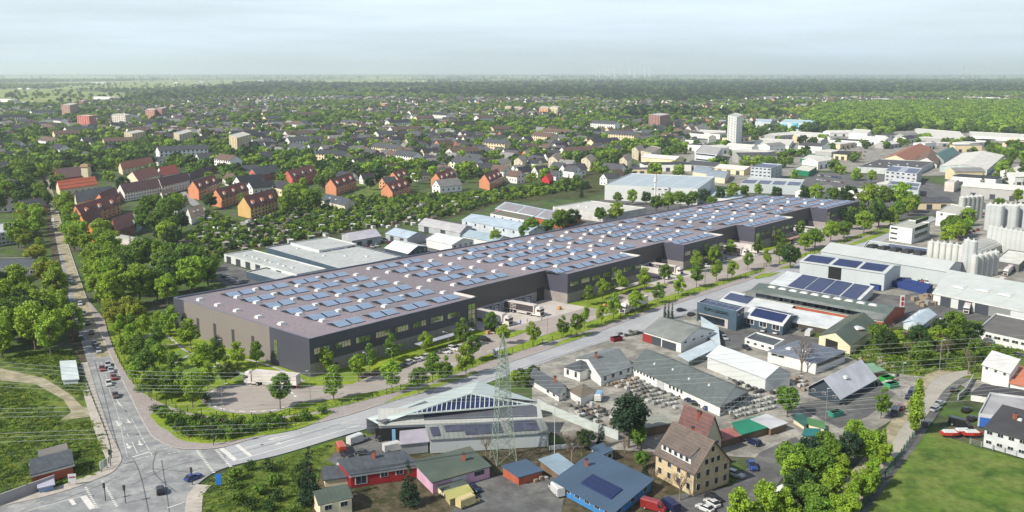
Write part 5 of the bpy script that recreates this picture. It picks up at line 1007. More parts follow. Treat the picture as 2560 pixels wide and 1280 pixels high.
grove([(400, 775), (480, 765), (560, 735), (470, 790)], 'yellow', 4, 5, 'low bush beside warehouse rear corner', 'low bushes by the warehouse', 4)
grove([(-40, 900), (150, 890), (185, 850), (150, 760), (-40, 770)], ['avenue', 'broad'], 22, 14, 'tall tree in the wood left of the street', 'trees in the left wood', 6.5)
grove([(60, 620), (125, 650), (150, 720), (175, 800), (130, 740), (60, 700)], ['avenue', 'yellow'], 8, 9, 'tree close to the left kerb of street', AV, 6)
grove([(20, 640), (100, 620), (118, 600), (112, 560), (60, 545), (50, 600)], 'avenue', 8, 13, 'large round tree above the flat roofed pavilion', AV, 8)
grove([(0, 480), (40, 460), (105, 470), (118, 560), (70, 560), (0, 540)], 'broad', 12, 13, 'dark tree left of street behind white apartments', AV, 8)
grove([(30, 420), (100, 425), (112, 470), (40, 460)], 'broad', 6, 14, 'broad tree at the street top left', AV, 8)
grove([(345, 540), (440, 520), (470, 580), (430, 640), (360, 600)], 'broad', 14, 13, 'big tree between lane villas and barrel roofed store', 'trees by the lane', 8)
grove([(240, 590), (300, 600), (360, 640), (300, 660), (240, 640)], ['broad', 'conifer'], 8, 11, 'tree around the barrel roofed store', 'trees by the store', 8)
grove([(690, 545), (790, 530), (800, 500), (720, 495)], ['broad', 'avenue'], 9, 13, 'tree in the clump right of ochre apartment block', 'trees by the ochre block', 9)
grove([(2040, 1150), (2110, 1120), (2180, 1110), (2180, 1150), (2110, 1235), (2050, 1330), (1950, 1330), (1960, 1200)], ['broad', 'avenue', 'broad', 'broad', 'dark'], 27, 7.4, 'garden tree in the block left of the side street', 'garden trees by the side street', 4.6)
grove([(2080, 1330), (2160, 1210), (2205, 1150), (2220, 1165), (2110, 1340)], ['poplar', 'avenue'], 15, 6.6, 'narrow light green tree along the alley', 'narrow trees by the alley', 2.4)
tree('poplar', (2288, 1086), 14, 'tall narrow poplar beside the side street', 'narrow trees by the alley', jit=0)
grove([(1830, 1290), (1980, 1280), (2000, 1340), (1820, 1340)], 'avenue', 3, 8.5, 'light green tree at the bottom edge beside parking yard', 'garden trees by the side street', 4)
grove([(2170, 850), (2230, 860), (2340, 820), (2380, 830), (2480, 880), (2440, 920), (2300, 920), (2180, 900)], ['broad', 'bare'], 22, 8, 'bushy tree on the green plot below pale blue shed', 'trees on the overgrown plot', 5)
tree('young', (2202, 1046), 8, 'small tree beside paved barn yard', 'garden trees by the side street', jit=.05)
tree('bare', (2003, 935), 14, 'large bare tree before the blue slate workshop', 'bare trees', jit=0)
tree('bare', (2420, 935), 10, 'tree over the bend of the side street', 'bare trees', jit=.05)
tree('dark', (1571, 1118), 13, 'tall dark pine beside grey open shed', 'conifers', jit=0)
tree('conifer', (775, 1262), 13, 'tall dark conifer left of the mossy cream cottage', 'conifers', jit=0)
tree('conifer', (1023, 1262), 10, 'narrow conifer before the dark red house', 'conifers', jit=0)
for x in (1662, 1671, 1680): tree('cypress', (x, 797), 6, 'slim dark cypress beside the main street', 'cypress trio', jit=.05)
tree('broad', (1968, 1042), 8, 'round dark bush tree beside green hut', 'garden trees by the side street', jit=.05)
for p, h in [((1215, 1140), 7), ((1430, 1160), 10), ((1700, 1250), 8)]: tree('bare', p, h, 'bare tree in the yards near lattice pylon', 'bare trees', jit=.1)
grove([(1380, 1120), (1480, 1110), (1600, 1120), (1640, 1160), (1640, 1240), (1560, 1150), (1440, 1140)], ['broad', 'conifer', 'bare'], 14, 5, 'dark garden bush between blue roofed bungalow and yard wall', 'garden bushes', 4)
grove([(560, 1190), (700, 1160), (760, 1190), (760, 1290), (640, 1290), (520, 1240)], ['shrub'], 13, 3.2, 'garden bush on the grass below main street', 'garden bushes below the street', 4, cat='shrub')
grove([(1270, 965), (1330, 945), (1360, 950), (1320, 975)], ['broad'], 4, 4, 'dark hedge bush behind the pylon', 'garden bushes', 2.5)
grove([(2340, 600), (2420, 560), (2440, 585), (2370, 630)], 'broad', 7, 10, 'dark tree right of three storey office', 'trees by the office', 5)
grove([(2360, 500), (2480, 470), (2560, 480), (2600, 440), (2600, 380), (2540, 400), (2440, 470)], ['broad', 'conifer'], 20, 12, 'dark tree around the far right yards', 'trees by the far yards', 8)
# row behind the warehouse
for x, y, h in [(1240, 605, 9), (1310, 590, 8), (1330, 585, 12), (1370, 580, 11), (1400, 568, 12), (1430, 560, 11), (1500, 548, 10), (1540, 545, 11), (1640, 520, 10), (1670, 515, 12), (1700, 508, 11), (1730, 506, 11), (1760, 500, 11), (1800, 494, 11), (1830, 490, 11), (1860, 485, 11), (1940, 494, 12), (2010, 496, 13), (2040, 498, 12), (2080, 500, 13), (2120, 505, 14), (2170, 512, 16), (2210, 515, 15), (2250, 510, 17), (2280, 520, 13)]:
    tree('broad', (x, y + 12), h, 'tree peeking over the rear edge of warehouse roof', 'trees behind the warehouse roof')
for x in (1545, 1580, 1615): tree('broad', (x, 512), 10, 'thin tree in front of the large white factory hall', 'trees behind the warehouse roof')
NAMED_TREES = NT['n']
# ---------------------------------------------------------------- suburb: houses and trees by distance
HC = [('white', srgb(220, 219, 214)), ('cream', srgb(208, 192, 158)), ('grey', srgb(158, 158, 156)), ('brick red', srgb(160, 104, 84)), ('orange', srgb(200, 146, 110))]
RC = [('black', srgb(46, 48, 54)), ('dark grey', srgb(68, 70, 75)), ('brown', srgb(92, 74, 66)), ('rust red', srgb(150, 100, 80)), ('grey', srgb(122, 122, 120))]
HM = {k: M('house_wall_' + k.replace(' ', '_'), c, var=.05, raw=True) for k, c in HC}; RM = {k: M('house_roof_' + k.replace(' ', '_'), c, var=.1, scale=.3) for k, c in RC}
HOUSES = []
for L_, w_x, he, rr_ in ((12, 9, 4.6, 4.4), (15, 9.5, 6.2, 4.2), (22, 10, 5.2, 4.8)):
    root = bpy.data.objects.new('suburban_house', None); COL.objects.link(root)
    wb = MB(); P = [(-L_ / 2, -w_x / 2), (L_ / 2, -w_x / 2), (L_ / 2, w_x / 2), (-L_ / 2, w_x / 2)]; wb.sides(P, 0, he); wb.face([(L_ / 2, -w_x / 2, he), (L_ / 2, w_x / 2, he), (L_ / 2, 0, he + rr_)]); wb.face([(-L_ / 2, w_x / 2, he), (-L_ / 2, -w_x / 2, he), (-L_ / 2, 0, he + rr_)])
    w1 = wb.build('wall', HM['white'], root, (0, 0, 0)); rb = MB(); x = L_ / 2 + .4
    for s in (-1, 1): rb.slab([(-x * s, s * -(w_x / 2 + .5), he - .3), (x * s, s * -(w_x / 2 + .5), he - .3), (x * s, 0, he + rr_ + .12), (-x * s, 0, he + rr_ + .12)], .2)
    rf_ = rb.build('roof', RM['black'], root, (0, 0, 0))
    ks = [w1, rf_]
    for sx in (-1, 1):
        for k in (-1, 1):
            for z in (1.6, he - .2):
                o = bpy.data.objects.new('window', WINP); COL.objects.link(o); o.parent = root; o.location = (sx * (L_ / 2 + .03), k * w_x * .22, z); o.rotation_euler = (0, 0, -sx * math.pi / 2); o.scale = (1.3, 1, 1.3); ks.append(o)
    for k in range(4):
        for sy in (-1,): o = bpy.data.objects.new('window', WINP); COL.objects.link(o); o.parent = root; o.location = (-L_ * .36 + k * L_ * .24, sy * (w_x / 2 + .03), he * .45); o.rotation_euler = (0, 0, math.pi if sy < 0 else 0); o.scale = (1.3, 1, 1.3); ks.append(o)
    c1 = bpy.data.objects.new('chimney', CHIM); COL.objects.link(c1); c1.parent = rf_; c1.location = (L_ * .2, .8, he + rr_ - .6); KIDS[rf_.name] = [c1]; KIDS[c1.name] = []
    KIDS[root.name] = ks
    for o in ks: KIDS.setdefault(o.name, [])
    PROTOS.append(root); HOUSES.append(root)
LAND = [((600, 360), 'the beige slab tower'), ((456, 350), 'the beige apartment tower'), ((215, 310), 'the pink and red tower'), ((300, 300), 'the white left tower'), ((390, 285), 'the far brown towers'), ((400, 450), 'the long white row'), ((740, 440), 'the dark red block'), ((845, 455), 'the middle orange block'),
        ((990, 460), 'the nearest orange block'), ((1110, 445), 'the centre right orange block'), ((1230, 445), 'the last orange block'), ((1375, 275), 'the tan tower pair'), ((1285, 272), 'the beige tower pair'), ((960, 266), 'the small brown tower'), ((1650, 305), 'the red brown tower'), ((1838, 340), 'the slim white tower'),
        ((1640, 455), 'the large factory hall'), ((1370, 448), 'the bright red house'), ((170, 450), 'the brick church'), ((60, 560), 'the left white apartments'), ((1990, 315), 'the turquoise panelled factory'), ((1500, 400), 'the cream balcony houses')]
def where(px):
    (lx, ly), nm = min(LAND, key=lambda l: (l[0][0] - px[0]) ** 2 + ((l[0][1] - px[1]) * 2.2) ** 2); dx, dy = px[0] - lx, (px[1] - ly) * 2.2
    if dx * dx + dy * dy > 260 ** 2: return ('far behind ' if dy < 0 else 'far before ') + nm.replace('the ', '', 1)
    return ({True: 'left of ', False: 'right of '}[dx < 0] if abs(dx) > abs(dy) else ('behind ' if dy < 0 else 'before ')) + nm
EXCL = [[(1500, 500), (1580, 425), (1720, 385), (1760, 330), (1880, 330), (1900, 308), (2080, 305), (2560, 330), (2900, 340), (2900, 1300), (1500, 1300)], [(-100, 640), (-100, 520), (125, 560), (160, 440), (560, 440), (560, 480), (700, 500), (1300, 470), (1500, 440), (1560, 500), (1500, 1300), (-100, 1300)], [(1720, 290), (1720, 272), (2040, 270), (2040, 292)]]
FOREST = [[(2020, 330), (2015, 300), (2040, 272), (2200, 262), (2700, 258), (2700, 345), (2300, 322)], [(850, 236), (1200, 226), (1500, 218), (2700, 214), (2700, 232), (2050, 240), (1700, 262), (1450, 250), (1200, 246)], [(300, 258), (420, 232), (600, 222), (900, 222), (800, 236), (500, 250)], [(-300, 206), (100, 200), (500, 200), (560, 206), (200, 210)], [(560, 206), (2700, 200), (2700, 214), (1000, 224), (600, 220)], [(1560, 280), (1740, 280), (1960, 276), (2010, 290), (1700, 300), (1560, 300)]]
FIELDS = [[(-300, 262), (-300, 232), (90, 224), (340, 232), (420, 246), (140, 264)], [(160, 216), (520, 205), (560, 216), (360, 224), (120, 226)], [(1720, 290), (1720, 274), (2040, 270), (2040, 290)]]
def lump(x, y):
    return math.sin(x * .011 + 1.3 * math.sin(y * .006)) + math.sin(y * .0083 + 1.7 * math.sin(x * .0052 + 2)) + .6 * math.sin((x + y) * .021)
FRr = random.Random(8); FR = []
for _ in range(150):
    d_ = math.sqrt(FRr.uniform(3600 ** 2, 17000 ** 2)); x_ = d_ * FRr.uniform(-.6, .6)
    if x_ / d_ > -.1 and FRr.random() < .72: continue
    FR.append((x_, d_, FRr.uniform(150, 500) * (d_ / 6000) ** .5, FRr.uniform(250, 700) * (d_ / 6000)))
fb_ = MB()
for k, (x_, d_, a_, b_) in enumerate(FR): fb_.v = []; fb_.f = []; fb_.m = []; fb_.face([(x_ - a_, d_ - b_, -.1 + k * .003), (x_ + a_, d_ - b_ * .8, -.1 + k * .003), (x_ + a_ * 1.1, d_ + b_, -.1 + k * .003), (x_ - a_ * .8, d_ + b_ * .9, -.1 + k * .003)]); tag(fb_.build('field', G_FIELD), kind='structure')
def infield(x, y):
    return any(abs(x - a) < c and abs(y - b_) < d for a, b_, c, d in FR)
def zone(px):
    if any(inpoly(px, e) for e in EXCL): return (.3 if 1500 < px[0] and px[1] < 445 else .04, 0)
    if any(inpoly(px, e) for e in FOREST): return (1., .0)
    if any(inpoly(px, e) for e in FIELDS): return (.05, 0)
    if px[1] > 262: return (.68, .62)
    if px[1] > 236: return (.68, .5)
    return (.5, .2)
tp, hp_ = [], []
g = random.Random(99)
FB = [(min(p[0] for p in f) - 6, max(p[0] for p in f) + 6, min(p[1] for p in f) - 6, max(p[1] for p in f) + 6) for f in FOOT]
# pale apartment slabs between the houses
ga2 = random.Random(77); ap_pos = []; tr_ = 0
while len(ap_pos) < 46 and tr_ < 4000:
    tr_ += 1; px = (ga2.uniform(20, 1560), ga2.uniform(292, 432)); q = W(px)
    if any(inpoly(px, e) for e in EXCL[1:2]) or any(a - 8 < q.x < b_ + 8 and c_ - 8 < q.y < d + 8 for a, b_, c_, d in FB) or any((q.x - a) ** 2 + (q.y - b_) ** 2 < 60 ** 2 for a, b_ in ap_pos): continue
    ap_pos.append((q.x, q.y)); L_ = ga2.uniform(26, 48); w_x = 11; hh = ga2.choice([8.5, 8.5, 11.5]); rz = ga2.choice([.75, .7, -.85]) + ga2.uniform(-.12, .12); wn = ga2.choice(['white', 'white', 'cream']); rn = ga2.choice(['black', 'dark grey', 'brown'])
    t_ = thing('apartment_block', '%s apartment slab with %s roof %s' % (wn, rn, where(px)), 'apartment block', (q.x, q.y, 0), 'apartment slabs in the town', rz=rz, auto=True)
    e = [(-L_ / 2, -w_x / 2), (L_ / 2, -w_x / 2), (L_ / 2, w_x / 2), (-L_ / 2, w_x / 2)]; b = MB(); b.sides(e, 0, hh)
    for sx in (1, -1): b.face([(sx * L_ / 2, -w_x / 2, hh), (sx * L_ / 2, w_x / 2, hh), (sx * L_ / 2, 0, hh + 3.6)])
    b.build('wall', HM[wn], t_, (0, 0, 0)); b = MB()
    for s in (-1, 1): b.slab([(-(L_ / 2 + .4) * s, s * -(w_x / 2 + .5), hh - .2), ((L_ / 2 + .4) * s, s * -(w_x / 2 + .5), hh - .2), ((L_ / 2 + .4) * s, 0, hh + 3.8), (-(L_ / 2 + .4) * s, 0, hh + 3.8)], .2)
    b.build('roof', RM[rn], t_, (0, 0, 0)); nw = int(L_ / 4)
    for j in range(int(hh / 2.8)):
        for k in range(nw): o = bpy.data.objects.new('window', WINP); COL.objects.link(o); o.parent = t_; o.location = (-L_ / 2 + (k + .5) * L_ / nw, -w_x / 2 - .03, 1.7 + j * 2.8); o.rotation_euler = (0, 0, math.pi); o.scale = (1.7, 1, 1.4)
    r_ = max(L_, w_x) / 2; FB.append((q.x - r_, q.x + r_, q.y - r_ * .8, q.y + r_ * .8))
# small halls and stores of the right industrial district
IND = [[(1600, 436), (1700, 396), (1760, 345), (1900, 345), (1960, 350), (2080, 340), (2560, 345), (2560, 372), (2420, 380), (2150, 395), (2040, 425), (1860, 405), (1840, 440), (1700, 425)], [(1900, 500), (2030, 470), (2200, 480), (2330, 440), (2560, 450), (2560, 500), (2330, 510), (2300, 530)], [(2560, 640), (2440, 660), (2440, 720), (2600, 720)]]
FB0 = list(FB); gi = random.Random(41); ipos = []
for poly, n in zip(IND, (64, 10, 3)):
    PWi = [(W(p).x, W(p).y) for p in poly]; c = 0; tr_ = 0
    while c < n and tr_ < 3000:
        tr_ += 1; q = (gi.uniform(min(p[0] for p in PWi), max(p[0] for p in PWi)), gi.uniform(min(p[1] for p in PWi), max(p[1] for p in PWi)))
        if not inpoly(q, PWi) or any(a - 10 < q[0] < b_ + 10 and c_ - 10 < q[1] < d - 6 for a, b_, c_, d in FB0) or any((q[0] - a) ** 2 + (q[1] - b_) ** 2 < 34 ** 2 for a, b_ in ipos): continue
        ipos.append(q); c += 1; FB.append((q[0] - 20, q[0] + 20, q[1] - 16, q[1] + 16)); l = gi.uniform(18, 42); w_x = gi.uniform(12, 20); hh = gi.uniform(4, 8); rz = gi.choice([.1, .75, -.8]) + gi.uniform(-.1, .1); wn = gi.choice(['white', 'white', 'cream', 'grey']); rn = gi.choice(['white', 'white', 'dark grey', 'grey', 'black'])
        t_ = thing('industrial_hall', '%s store hall with %s roof %s' % (wn, rn, where(PX((q[0], q[1], 0)))), 'hall', (q[0], q[1], 0), 'stores of the right industrial district', rz=rz, auto=True)
        e = [(-l / 2, -w_x / 2), (l / 2, -w_x / 2), (l / 2, w_x / 2), (-l / 2, w_x / 2)]; gab = gi.random() < .5; b = MB(); b.sides(e, 0, hh)
        if gab:
            for sx in (1, -1): b.face([(sx * l / 2, -w_x / 2, hh), (sx * l / 2, w_x / 2, hh), (sx * l / 2, 0, hh + 2.5)])
        b.build('wall', HM[wn], t_, (0, 0, 0)); rmt = C(214, 212, 204) if rn == 'white' else RM[rn]; b = MB()
        if gab:
            for s in (-1, 1): b.slab([(-l / 2 * s, s * -(w_x / 2 + .4), hh), (l / 2 * s, s * -(w_x / 2 + .4), hh), (l / 2 * s, 0, hh + 2.7), (-l / 2 * s, 0, hh + 2.7)], .2)
        else: b.prism([(x * 1.01, y * 1.01) for x, y in e], hh - .3, hh + .3)
        b.build('roof', rmt, t_, (0, 0, 0))
        for k in range(3): o = bpy.data.objects.new('door', DOOR); COL.objects.link(o); o.parent = t_; o.location = (-l * .3 + k * l * .3, -w_x / 2 - .05, 1.7); o.rotation_euler = (0, 0, math.pi); o.scale = (3.5, 1, 3.2)
occ = {}
def free(x, y, r):
    cx_, cy_ = int(x // 12), int(y // 12)
    for i in range(cx_ - 1, cx_ + 2):
        for j in range(cy_ - 1, cy_ + 2):
            for a, b_, q in occ.get((i, j), ()):
                if (a - x) ** 2 + (b_ - y) ** 2 < (r + q) ** 2: return False
    return True
def put(x, y, r): occ.setdefault((int(x // 12), int(y // 12)), []).append((x, y, r))
for (d0, d1, nh, nt_) in ((560, 1000, 1300, 4200), (1000, 1500, 2400, 7000), (1500, 2300, 3800, 12000), (2300, 3500, 4200, 14000), (3500, 6500, 2600, 17000), (6500, 12000, 0, 12000), (12000, 26000, 0, 11000)):
    for kind, n in (('h', nh), ('t', nt_)):
        for _ in range(n):
            y = math.sqrt(g.uniform(d0 * d0, d1 * d1)); x = y * g.uniform(-.62, .62); px = PX((x, y, 0)); zt, zh = zone(px)
            if y > 3400 and infield(x, y): zt, zh = .04, 0
            if zt in (.68, .681): zt, zh = (.98, .03) if lump(x, y) > .75 else (.45, .85) if lump(x, y) < -.1 else (.62, .6)
            if g.random() > (zh if kind == 'h' else zt): continue
            if any(a < x < b_ and c < y < d for a, b_, c, d in FB): continue
            if d0 < 2300:
                r = 6.2 if kind == 'h' else 2.6
                if not free(x, y, r): continue
                put(x, y, r)
            (hp_ if kind == 'h' else tp).append((x, y, px, zt))
hp_.sort(key=lambda q: q[1]); tp.sort(key=lambda q: q[1])
inview = lambda q: -5 < q[2][0] < 2565
near = [q for q in hp_ if inview(q)][:292]; ns = set(map(id, near)); wcol = [0, 0, 0, 0, 0, 0, 0, 0, 0, 0, 1, 1, 3, 4]; rcol = [0, 0, 0, 0, 1, 1, 1, 2, 4]
for q in near:
    wi, ri = g.choice(wcol), g.choice(rcol); (wn, _), (rn, _) = HC[wi], RC[ri]
    rz = g.choice([.75, .75, .75, -.85, 2.3]) + g.uniform(-.2, .2)
    clone(g.choice(HOUSES), (q[0], q[1], -.1), rz, g.uniform(.78, 1.0), label='%s house with %s roof %s' % (wn, rn, where(q[2])), group='suburban houses', auto=True, cat='house', mats={HM['white'].name: HM[wn], RM['black'].name: RM[rn]})
TL = ['green tree among houses %s', 'dark tree among houses %s', 'bushy tree between gardens %s']
nt_left = 296 - 0
NEAR_T = [q for q in tp if inview(q)][:60]

# far vegetation and roofs nobody could count: point clouds instancing a few shapes
HID = bpy.data.collections.new('shapes_for_far_masses')
def far_proto(name, me):
    o = bpy.data.objects.new(name, me); HID.objects.link(o); return o
def gn_scatter(name, pts, protos, scale, kind='stuff', zs=None, seed=3, label=None):
    """pts -> one object whose points carry instances"""
    coll = bpy.data.collections.new('shapes_' + name)
    protos = list(dict.fromkeys(protos))
    for p in protos: coll.objects.link(p)
    n = len(pts); me = bpy.data.meshes.new(name); me.vertices.add(n); me.vertices.foreach_set('co', np.array([(p[0], p[1], -.3) for p in pts], dtype=float).ravel())
    at = me.attributes.new('sc', 'FLOAT', 'POINT'); at.data.foreach_set('value', np.array(scale, dtype=float)); ro = me.attributes.new('rz', 'FLOAT', 'POINT'); g_ = np.random.default_rng(seed)
    ro.data.foreach_set('value', np.array(zs if zs is not None else g_.random(n) * 6.28, dtype=float)); me.update()
    o = bpy.data.objects.new(name, me); COL.objects.link(o); tag(o, kind=kind, label=label)
    ng = bpy.data.node_groups.new(name, 'GeometryNodeTree'); ng.interface.new_socket('Geometry', in_out='INPUT', socket_type='NodeSocketGeometry'); ng.interface.new_socket('Geometry', in_out='OUTPUT', socket_type='NodeSocketGeometry')
    N = ng.nodes.new; L = ng.links.new; gi, go = N('NodeGroupInput'), N('NodeGroupOutput'); ip = N('GeometryNodeInstanceOnPoints'); ci = N('GeometryNodeCollectionInfo'); ci.inputs['Collection'].default_value = coll
    ci.inputs['Separate Children'].default_value = True; ci.inputs['Reset Children'].default_value = True; ip.inputs['Pick Instance'].default_value = True
    m2p = N('GeometryNodeMeshToPoints'); L(gi.outputs[0], m2p.inputs[0]); L(m2p.outputs[0], ip.inputs['Points']); L(ci.outputs[0], ip.inputs['Instance'])
    ri = N('FunctionNodeRandomValue'); ri.data_type = 'INT'; ri.inputs[4].default_value = 0; ri.inputs[5].default_value = len(protos) - 1; ri.inputs['Seed'].default_value = seed; L(ri.outputs[2], ip.inputs['Instance Index'])
    a = N('GeometryNodeInputNamedAttribute'); a.data_type = 'FLOAT'; a.inputs[0].default_value = 'sc'; L(a.outputs[0], ip.inputs['Scale'])
    b = N('GeometryNodeInputNamedAttribute'); b.data_type = 'FLOAT'; b.inputs[0].default_value = 'rz'; cx_ = N('ShaderNodeCombineXYZ'); L(b.outputs[0], cx_.inputs[2]); L(cx_.outputs[0], ip.inputs['Rotation'])
    L(ip.outputs[0], go.inputs[0]); md = o.modifiers.new('scatter', 'NODES'); md.node_group = ng; return o
FT = []
for s, m in enumerate([LEAF[0], LEAF[1], LEAF[1], LEAF[2], LEAF[2], LEAF[4], LEAF[3]]):
    cl = clumps_oval(s + 200, 13, 4.0, 3.6 if s != 5 else 5.5, 5.4 if s != 5 else 6.5, 2.0, egg=.2 if s != 5 else .6); v, n = leaves(s + 200, cl, 26, 1.0); FT.append(far_proto('far_tree_shape', leafmesh('far_tree_shape', v, n, m)))
FH = []
for wi, ri in ((0, 0), (0, 1), (0, 4), (1, 2), (3, 1), (0, 2), (4, 0), (2, 4), (1, 0)):
    L_, w_x, he, rr_ = (12, 15, 11)[ri % 3], 9, 4.6, 4.2; b = MB(); P = [(-L_ / 2, -w_x / 2), (L_ / 2, -w_x / 2), (L_ / 2, w_x / 2), (-L_ / 2, w_x / 2)]; b.sides(P, 0, he); x = L_ / 2 + .4
    for sx in (1, -1): b.face([(sx * L_ / 2, -w_x / 2, he), (sx * L_ / 2, w_x / 2, he), (sx * L_ / 2, 0, he + rr_)])
    for s in (-1, 1): b.slab([(-x * s, s * -(w_x / 2 + .5), he - .3), (x * s, s * -(w_x / 2 + .5), he - .3), (x * s, 0, he + rr_ + .12), (-x * s, 0, he + rr_ + .12)], .2, m=1)
    FH.append(far_proto('far_house_shape', b.mesh('far_house_shape', [HM[HC[wi][0]], RM[RC[ri][0]]])))
for w_x, L_, h_ in ((30, 60, 9), (20, 90, 7)): FH_big = far_proto('far_hall_shape', MB().prism([(-L_ / 2, -w_x / 2), (L_ / 2, -w_x / 2), (L_ / 2, w_x / 2), (-L_ / 2, w_x / 2)], 0, h_).mesh('far_hall_shape', [HM['white']]))
gg = random.Random(5)
rest_h = [q for q in hp_ if id(q) not in ns]
gn_scatter('far_houses', rest_h, FH, [gg.uniform(.85, 1.15) * (1.25 if q[1] > 2500 else 1) for q in rest_h], zs=[gg.choice([.75, .75, -.85]) + gg.uniform(-.25, .25) for _ in rest_h], label='mass of small gabled houses fading into the distance')
bigs = []
for _ in range(70):
    y = gg.uniform(2400, 9000); bigs.append((y * gg.uniform(-.55, .55), y))
gn_scatter('far_halls', bigs, [FH_big], [gg.uniform(.7, 1.5) for _ in bigs], label='scattered pale halls far away near the horizon')
nt_ids = set(map(id, NEAR_T))
keys = ['broad', 'broad', 'broad', 'avenue', 'conifer']
for q in NEAR_T:
    k = gg.choice(keys); tree(k, (q[0], q[1]), gg.uniform(8, 13), {'broad': 'dark green tree %s', 'avenue': 'light green tree %s', 'conifer': 'dark conifer %s'}[k] % where(q[2]), 'suburban trees', px=False, jit=.05)
rest_t = [q for q in tp if id(q) not in nt_ids]
right = [q for q in rest_t if q[3] == 1. and q[2][0] > 1980 and q[2][1] > 250]; ids = set(map(id, right))
dark = [q for q in rest_t if q[3] == 1. and id(q) not in ids]; idd = set(map(id, dark))
other = [q for q in rest_t if id(q) not in ids and id(q) not in idd]
gn_scatter('right_forest', right, [FT[0], FT[1]], [gg.uniform(1.1, 1.7) for _ in right], label='bright green forest on the right behind the industrial yards')
gn_scatter('distant_forest', dark, [FT[3], FT[2], FT[5], FT[1]], [gg.uniform(1.2, 1.8) * (1 if q[1] < 4000 else 1.5 if q[1] < 12000 else 3) for q in dark], label='dark blue green forest reaching to the horizon')
gn_scatter('town_trees', other, [FT[0], FT[1], FT[2], FT[3]], [gg.uniform(.75, 1.3) * (1 if q[1] < 3000 else 1.4 if q[1] < 12000 else 3) for q in other], label='countless garden trees between the far houses')
# extra forest density
def dense(name, polys, n, mats, s0, s1, label, ex=()):
    ex = [[(W(p).x, W(p).y) for p in e] for e in ex]
    pts = []
    for poly in polys:
        Pw = [W(p) for p in poly]; PW = [(p.x, p.y) for p in Pw]; x0, x1 = min(p[0] for p in PW), max(p[0] for p in PW); y0, y1 = min(p[1] for p in PW), max(p[1] for p in PW)
        c = 0
        for _ in range(n * 6):
            y = math.sqrt(gg.uniform(y0 * y0, y1 * y1)); q = (gg.uniform(x0, x1), y)
            if inpoly(q, PW) and not any(inpoly(q, e) for e in ex) and not any(inpoly(q, f) for f in FOOT): pts.append(q); c += 1
            if c >= n: break
    gn_scatter(name, pts, mats, [gg.uniform(s0, s1) for _ in pts], label=label)
dense('near_forest', [[(2010, 335), (2010, 305), (2050, 270), (2200, 262), (2620, 258), (2620, 345), (2300, 326)]], 7000, [FT[0], FT[1], FT[3]], 1.1, 1.7, 'bright green woodland edge beyond the white halls')
dense('forest_belt', [[(860, 238), (1500, 220), (2620, 214), (2620, 232), (2050, 242), (1700, 262), (1450, 250)]], 7000, [FT[3], FT[2], FT[5]], 1.5, 2.2, 'dark forest belt across the middle distance')
dense('hedge_greenery', [[(470, 600), (520, 530), (620, 570), (760, 500), (1200, 485), (1440, 450), (1480, 470), (1240, 505), (1150, 535), (860, 580), (560, 635), (520, 680)]], 2300, [FT[1], FT[3], FT[0]], .14, .4, 'low hedges and bushes of the allotment gardens')
dense('poplar_row', [[(1700, 292), (2020, 284), (2020, 289), (1700, 298)]], 150, [FT[0], FT[6]], 1.2, 1.6, 'row of light green trees in front of the pale field')

SH = []
for s in range(3): cl = clumps_oval(s + 300, 7, 1.5, .3, .3, .7); v, n = leaves(s + 300, cl, 16, .32); SH.append(far_proto('tuft_shape', leafmesh('tuft_shape', v, n, [M('tuft_a', srgb(92, 118, 40), rand=.2, trans=.2, spec=.2), M('tuft_b', srgb(120, 138, 52), rand=.2, trans=.2, spec=.2), M('tuft_c', srgb(70, 94, 36), rand=.2, trans=.2, spec=.2)][s])))
dense('grass_tufts', [[(-60, 960), (60, 965), (120, 1000), (150, 1060), (240, 1050), (275, 1130), (250, 1185), (60, 1235), (-60, 1270)], [(10, 900), (60, 885), (150, 875), (190, 890), (225, 990), (190, 985), (110, 930)]], 1500, SH, .3, .75, 'rough grass tufts on the wild plot left of the street')
dense('verge_tufts', [[(500, 1290), (500, 1235), (525, 1200), (600, 1167), (720, 1142), (800, 1118), (830, 1110), (790, 1170), (770, 1290)]], 700, SH, .3, .6, 'rough grass tufts on the slope below the main street')
dense('plot_tufts', [[(2140, 845), (2340, 800), (2560, 840), (2560, 900), (2300, 935), (2200, 925), (2100, 880)]], 900, SH, .6, 1.3, 'wild undergrowth on the green plot')
G2 = []
for s in range(2): cl = clumps_oval(s + 330, 6, 1.3, .16, .2, .5); v, n = leaves(s + 330, cl, 14, .22); G2.append(far_proto('cover_shape', leafmesh('cover_shape', v, n, [M('cover_a', srgb(150, 172, 46), rand=.15, trans=.2, spec=.2), M('cover_b', srgb(122, 148, 40), rand=.15, trans=.2, spec=.2)][s])))
dense('ground_cover', [[(275, 800), (300, 775), (440, 830), (560, 880), (700, 930), (610, 950), (500, 990), (540, 1040), (420, 1008), (360, 975), (318, 930), (285, 860)], [(400, 1030), (440, 1040), (524, 1055), (640, 1055), (800, 1040), (740, 1070), (640, 1088), (560, 1102), (504, 1105), (440, 1085)], [(560, 1042), (745, 1015), (880, 996), (981, 975), (1100, 938), (1217, 894), (1265, 878), (1265, 888), (1140, 933), (1042, 964), (914, 999), (780, 1029), (638, 1046)]], 1500, G2, .5, 1.0, 'low yellow green ground cover on the site lawns', ex=LAWNS + [[(500, 1000), (540, 968), (627, 958), (720, 968), (752, 1000), (700, 1030), (627, 1040), (540, 1028)]])
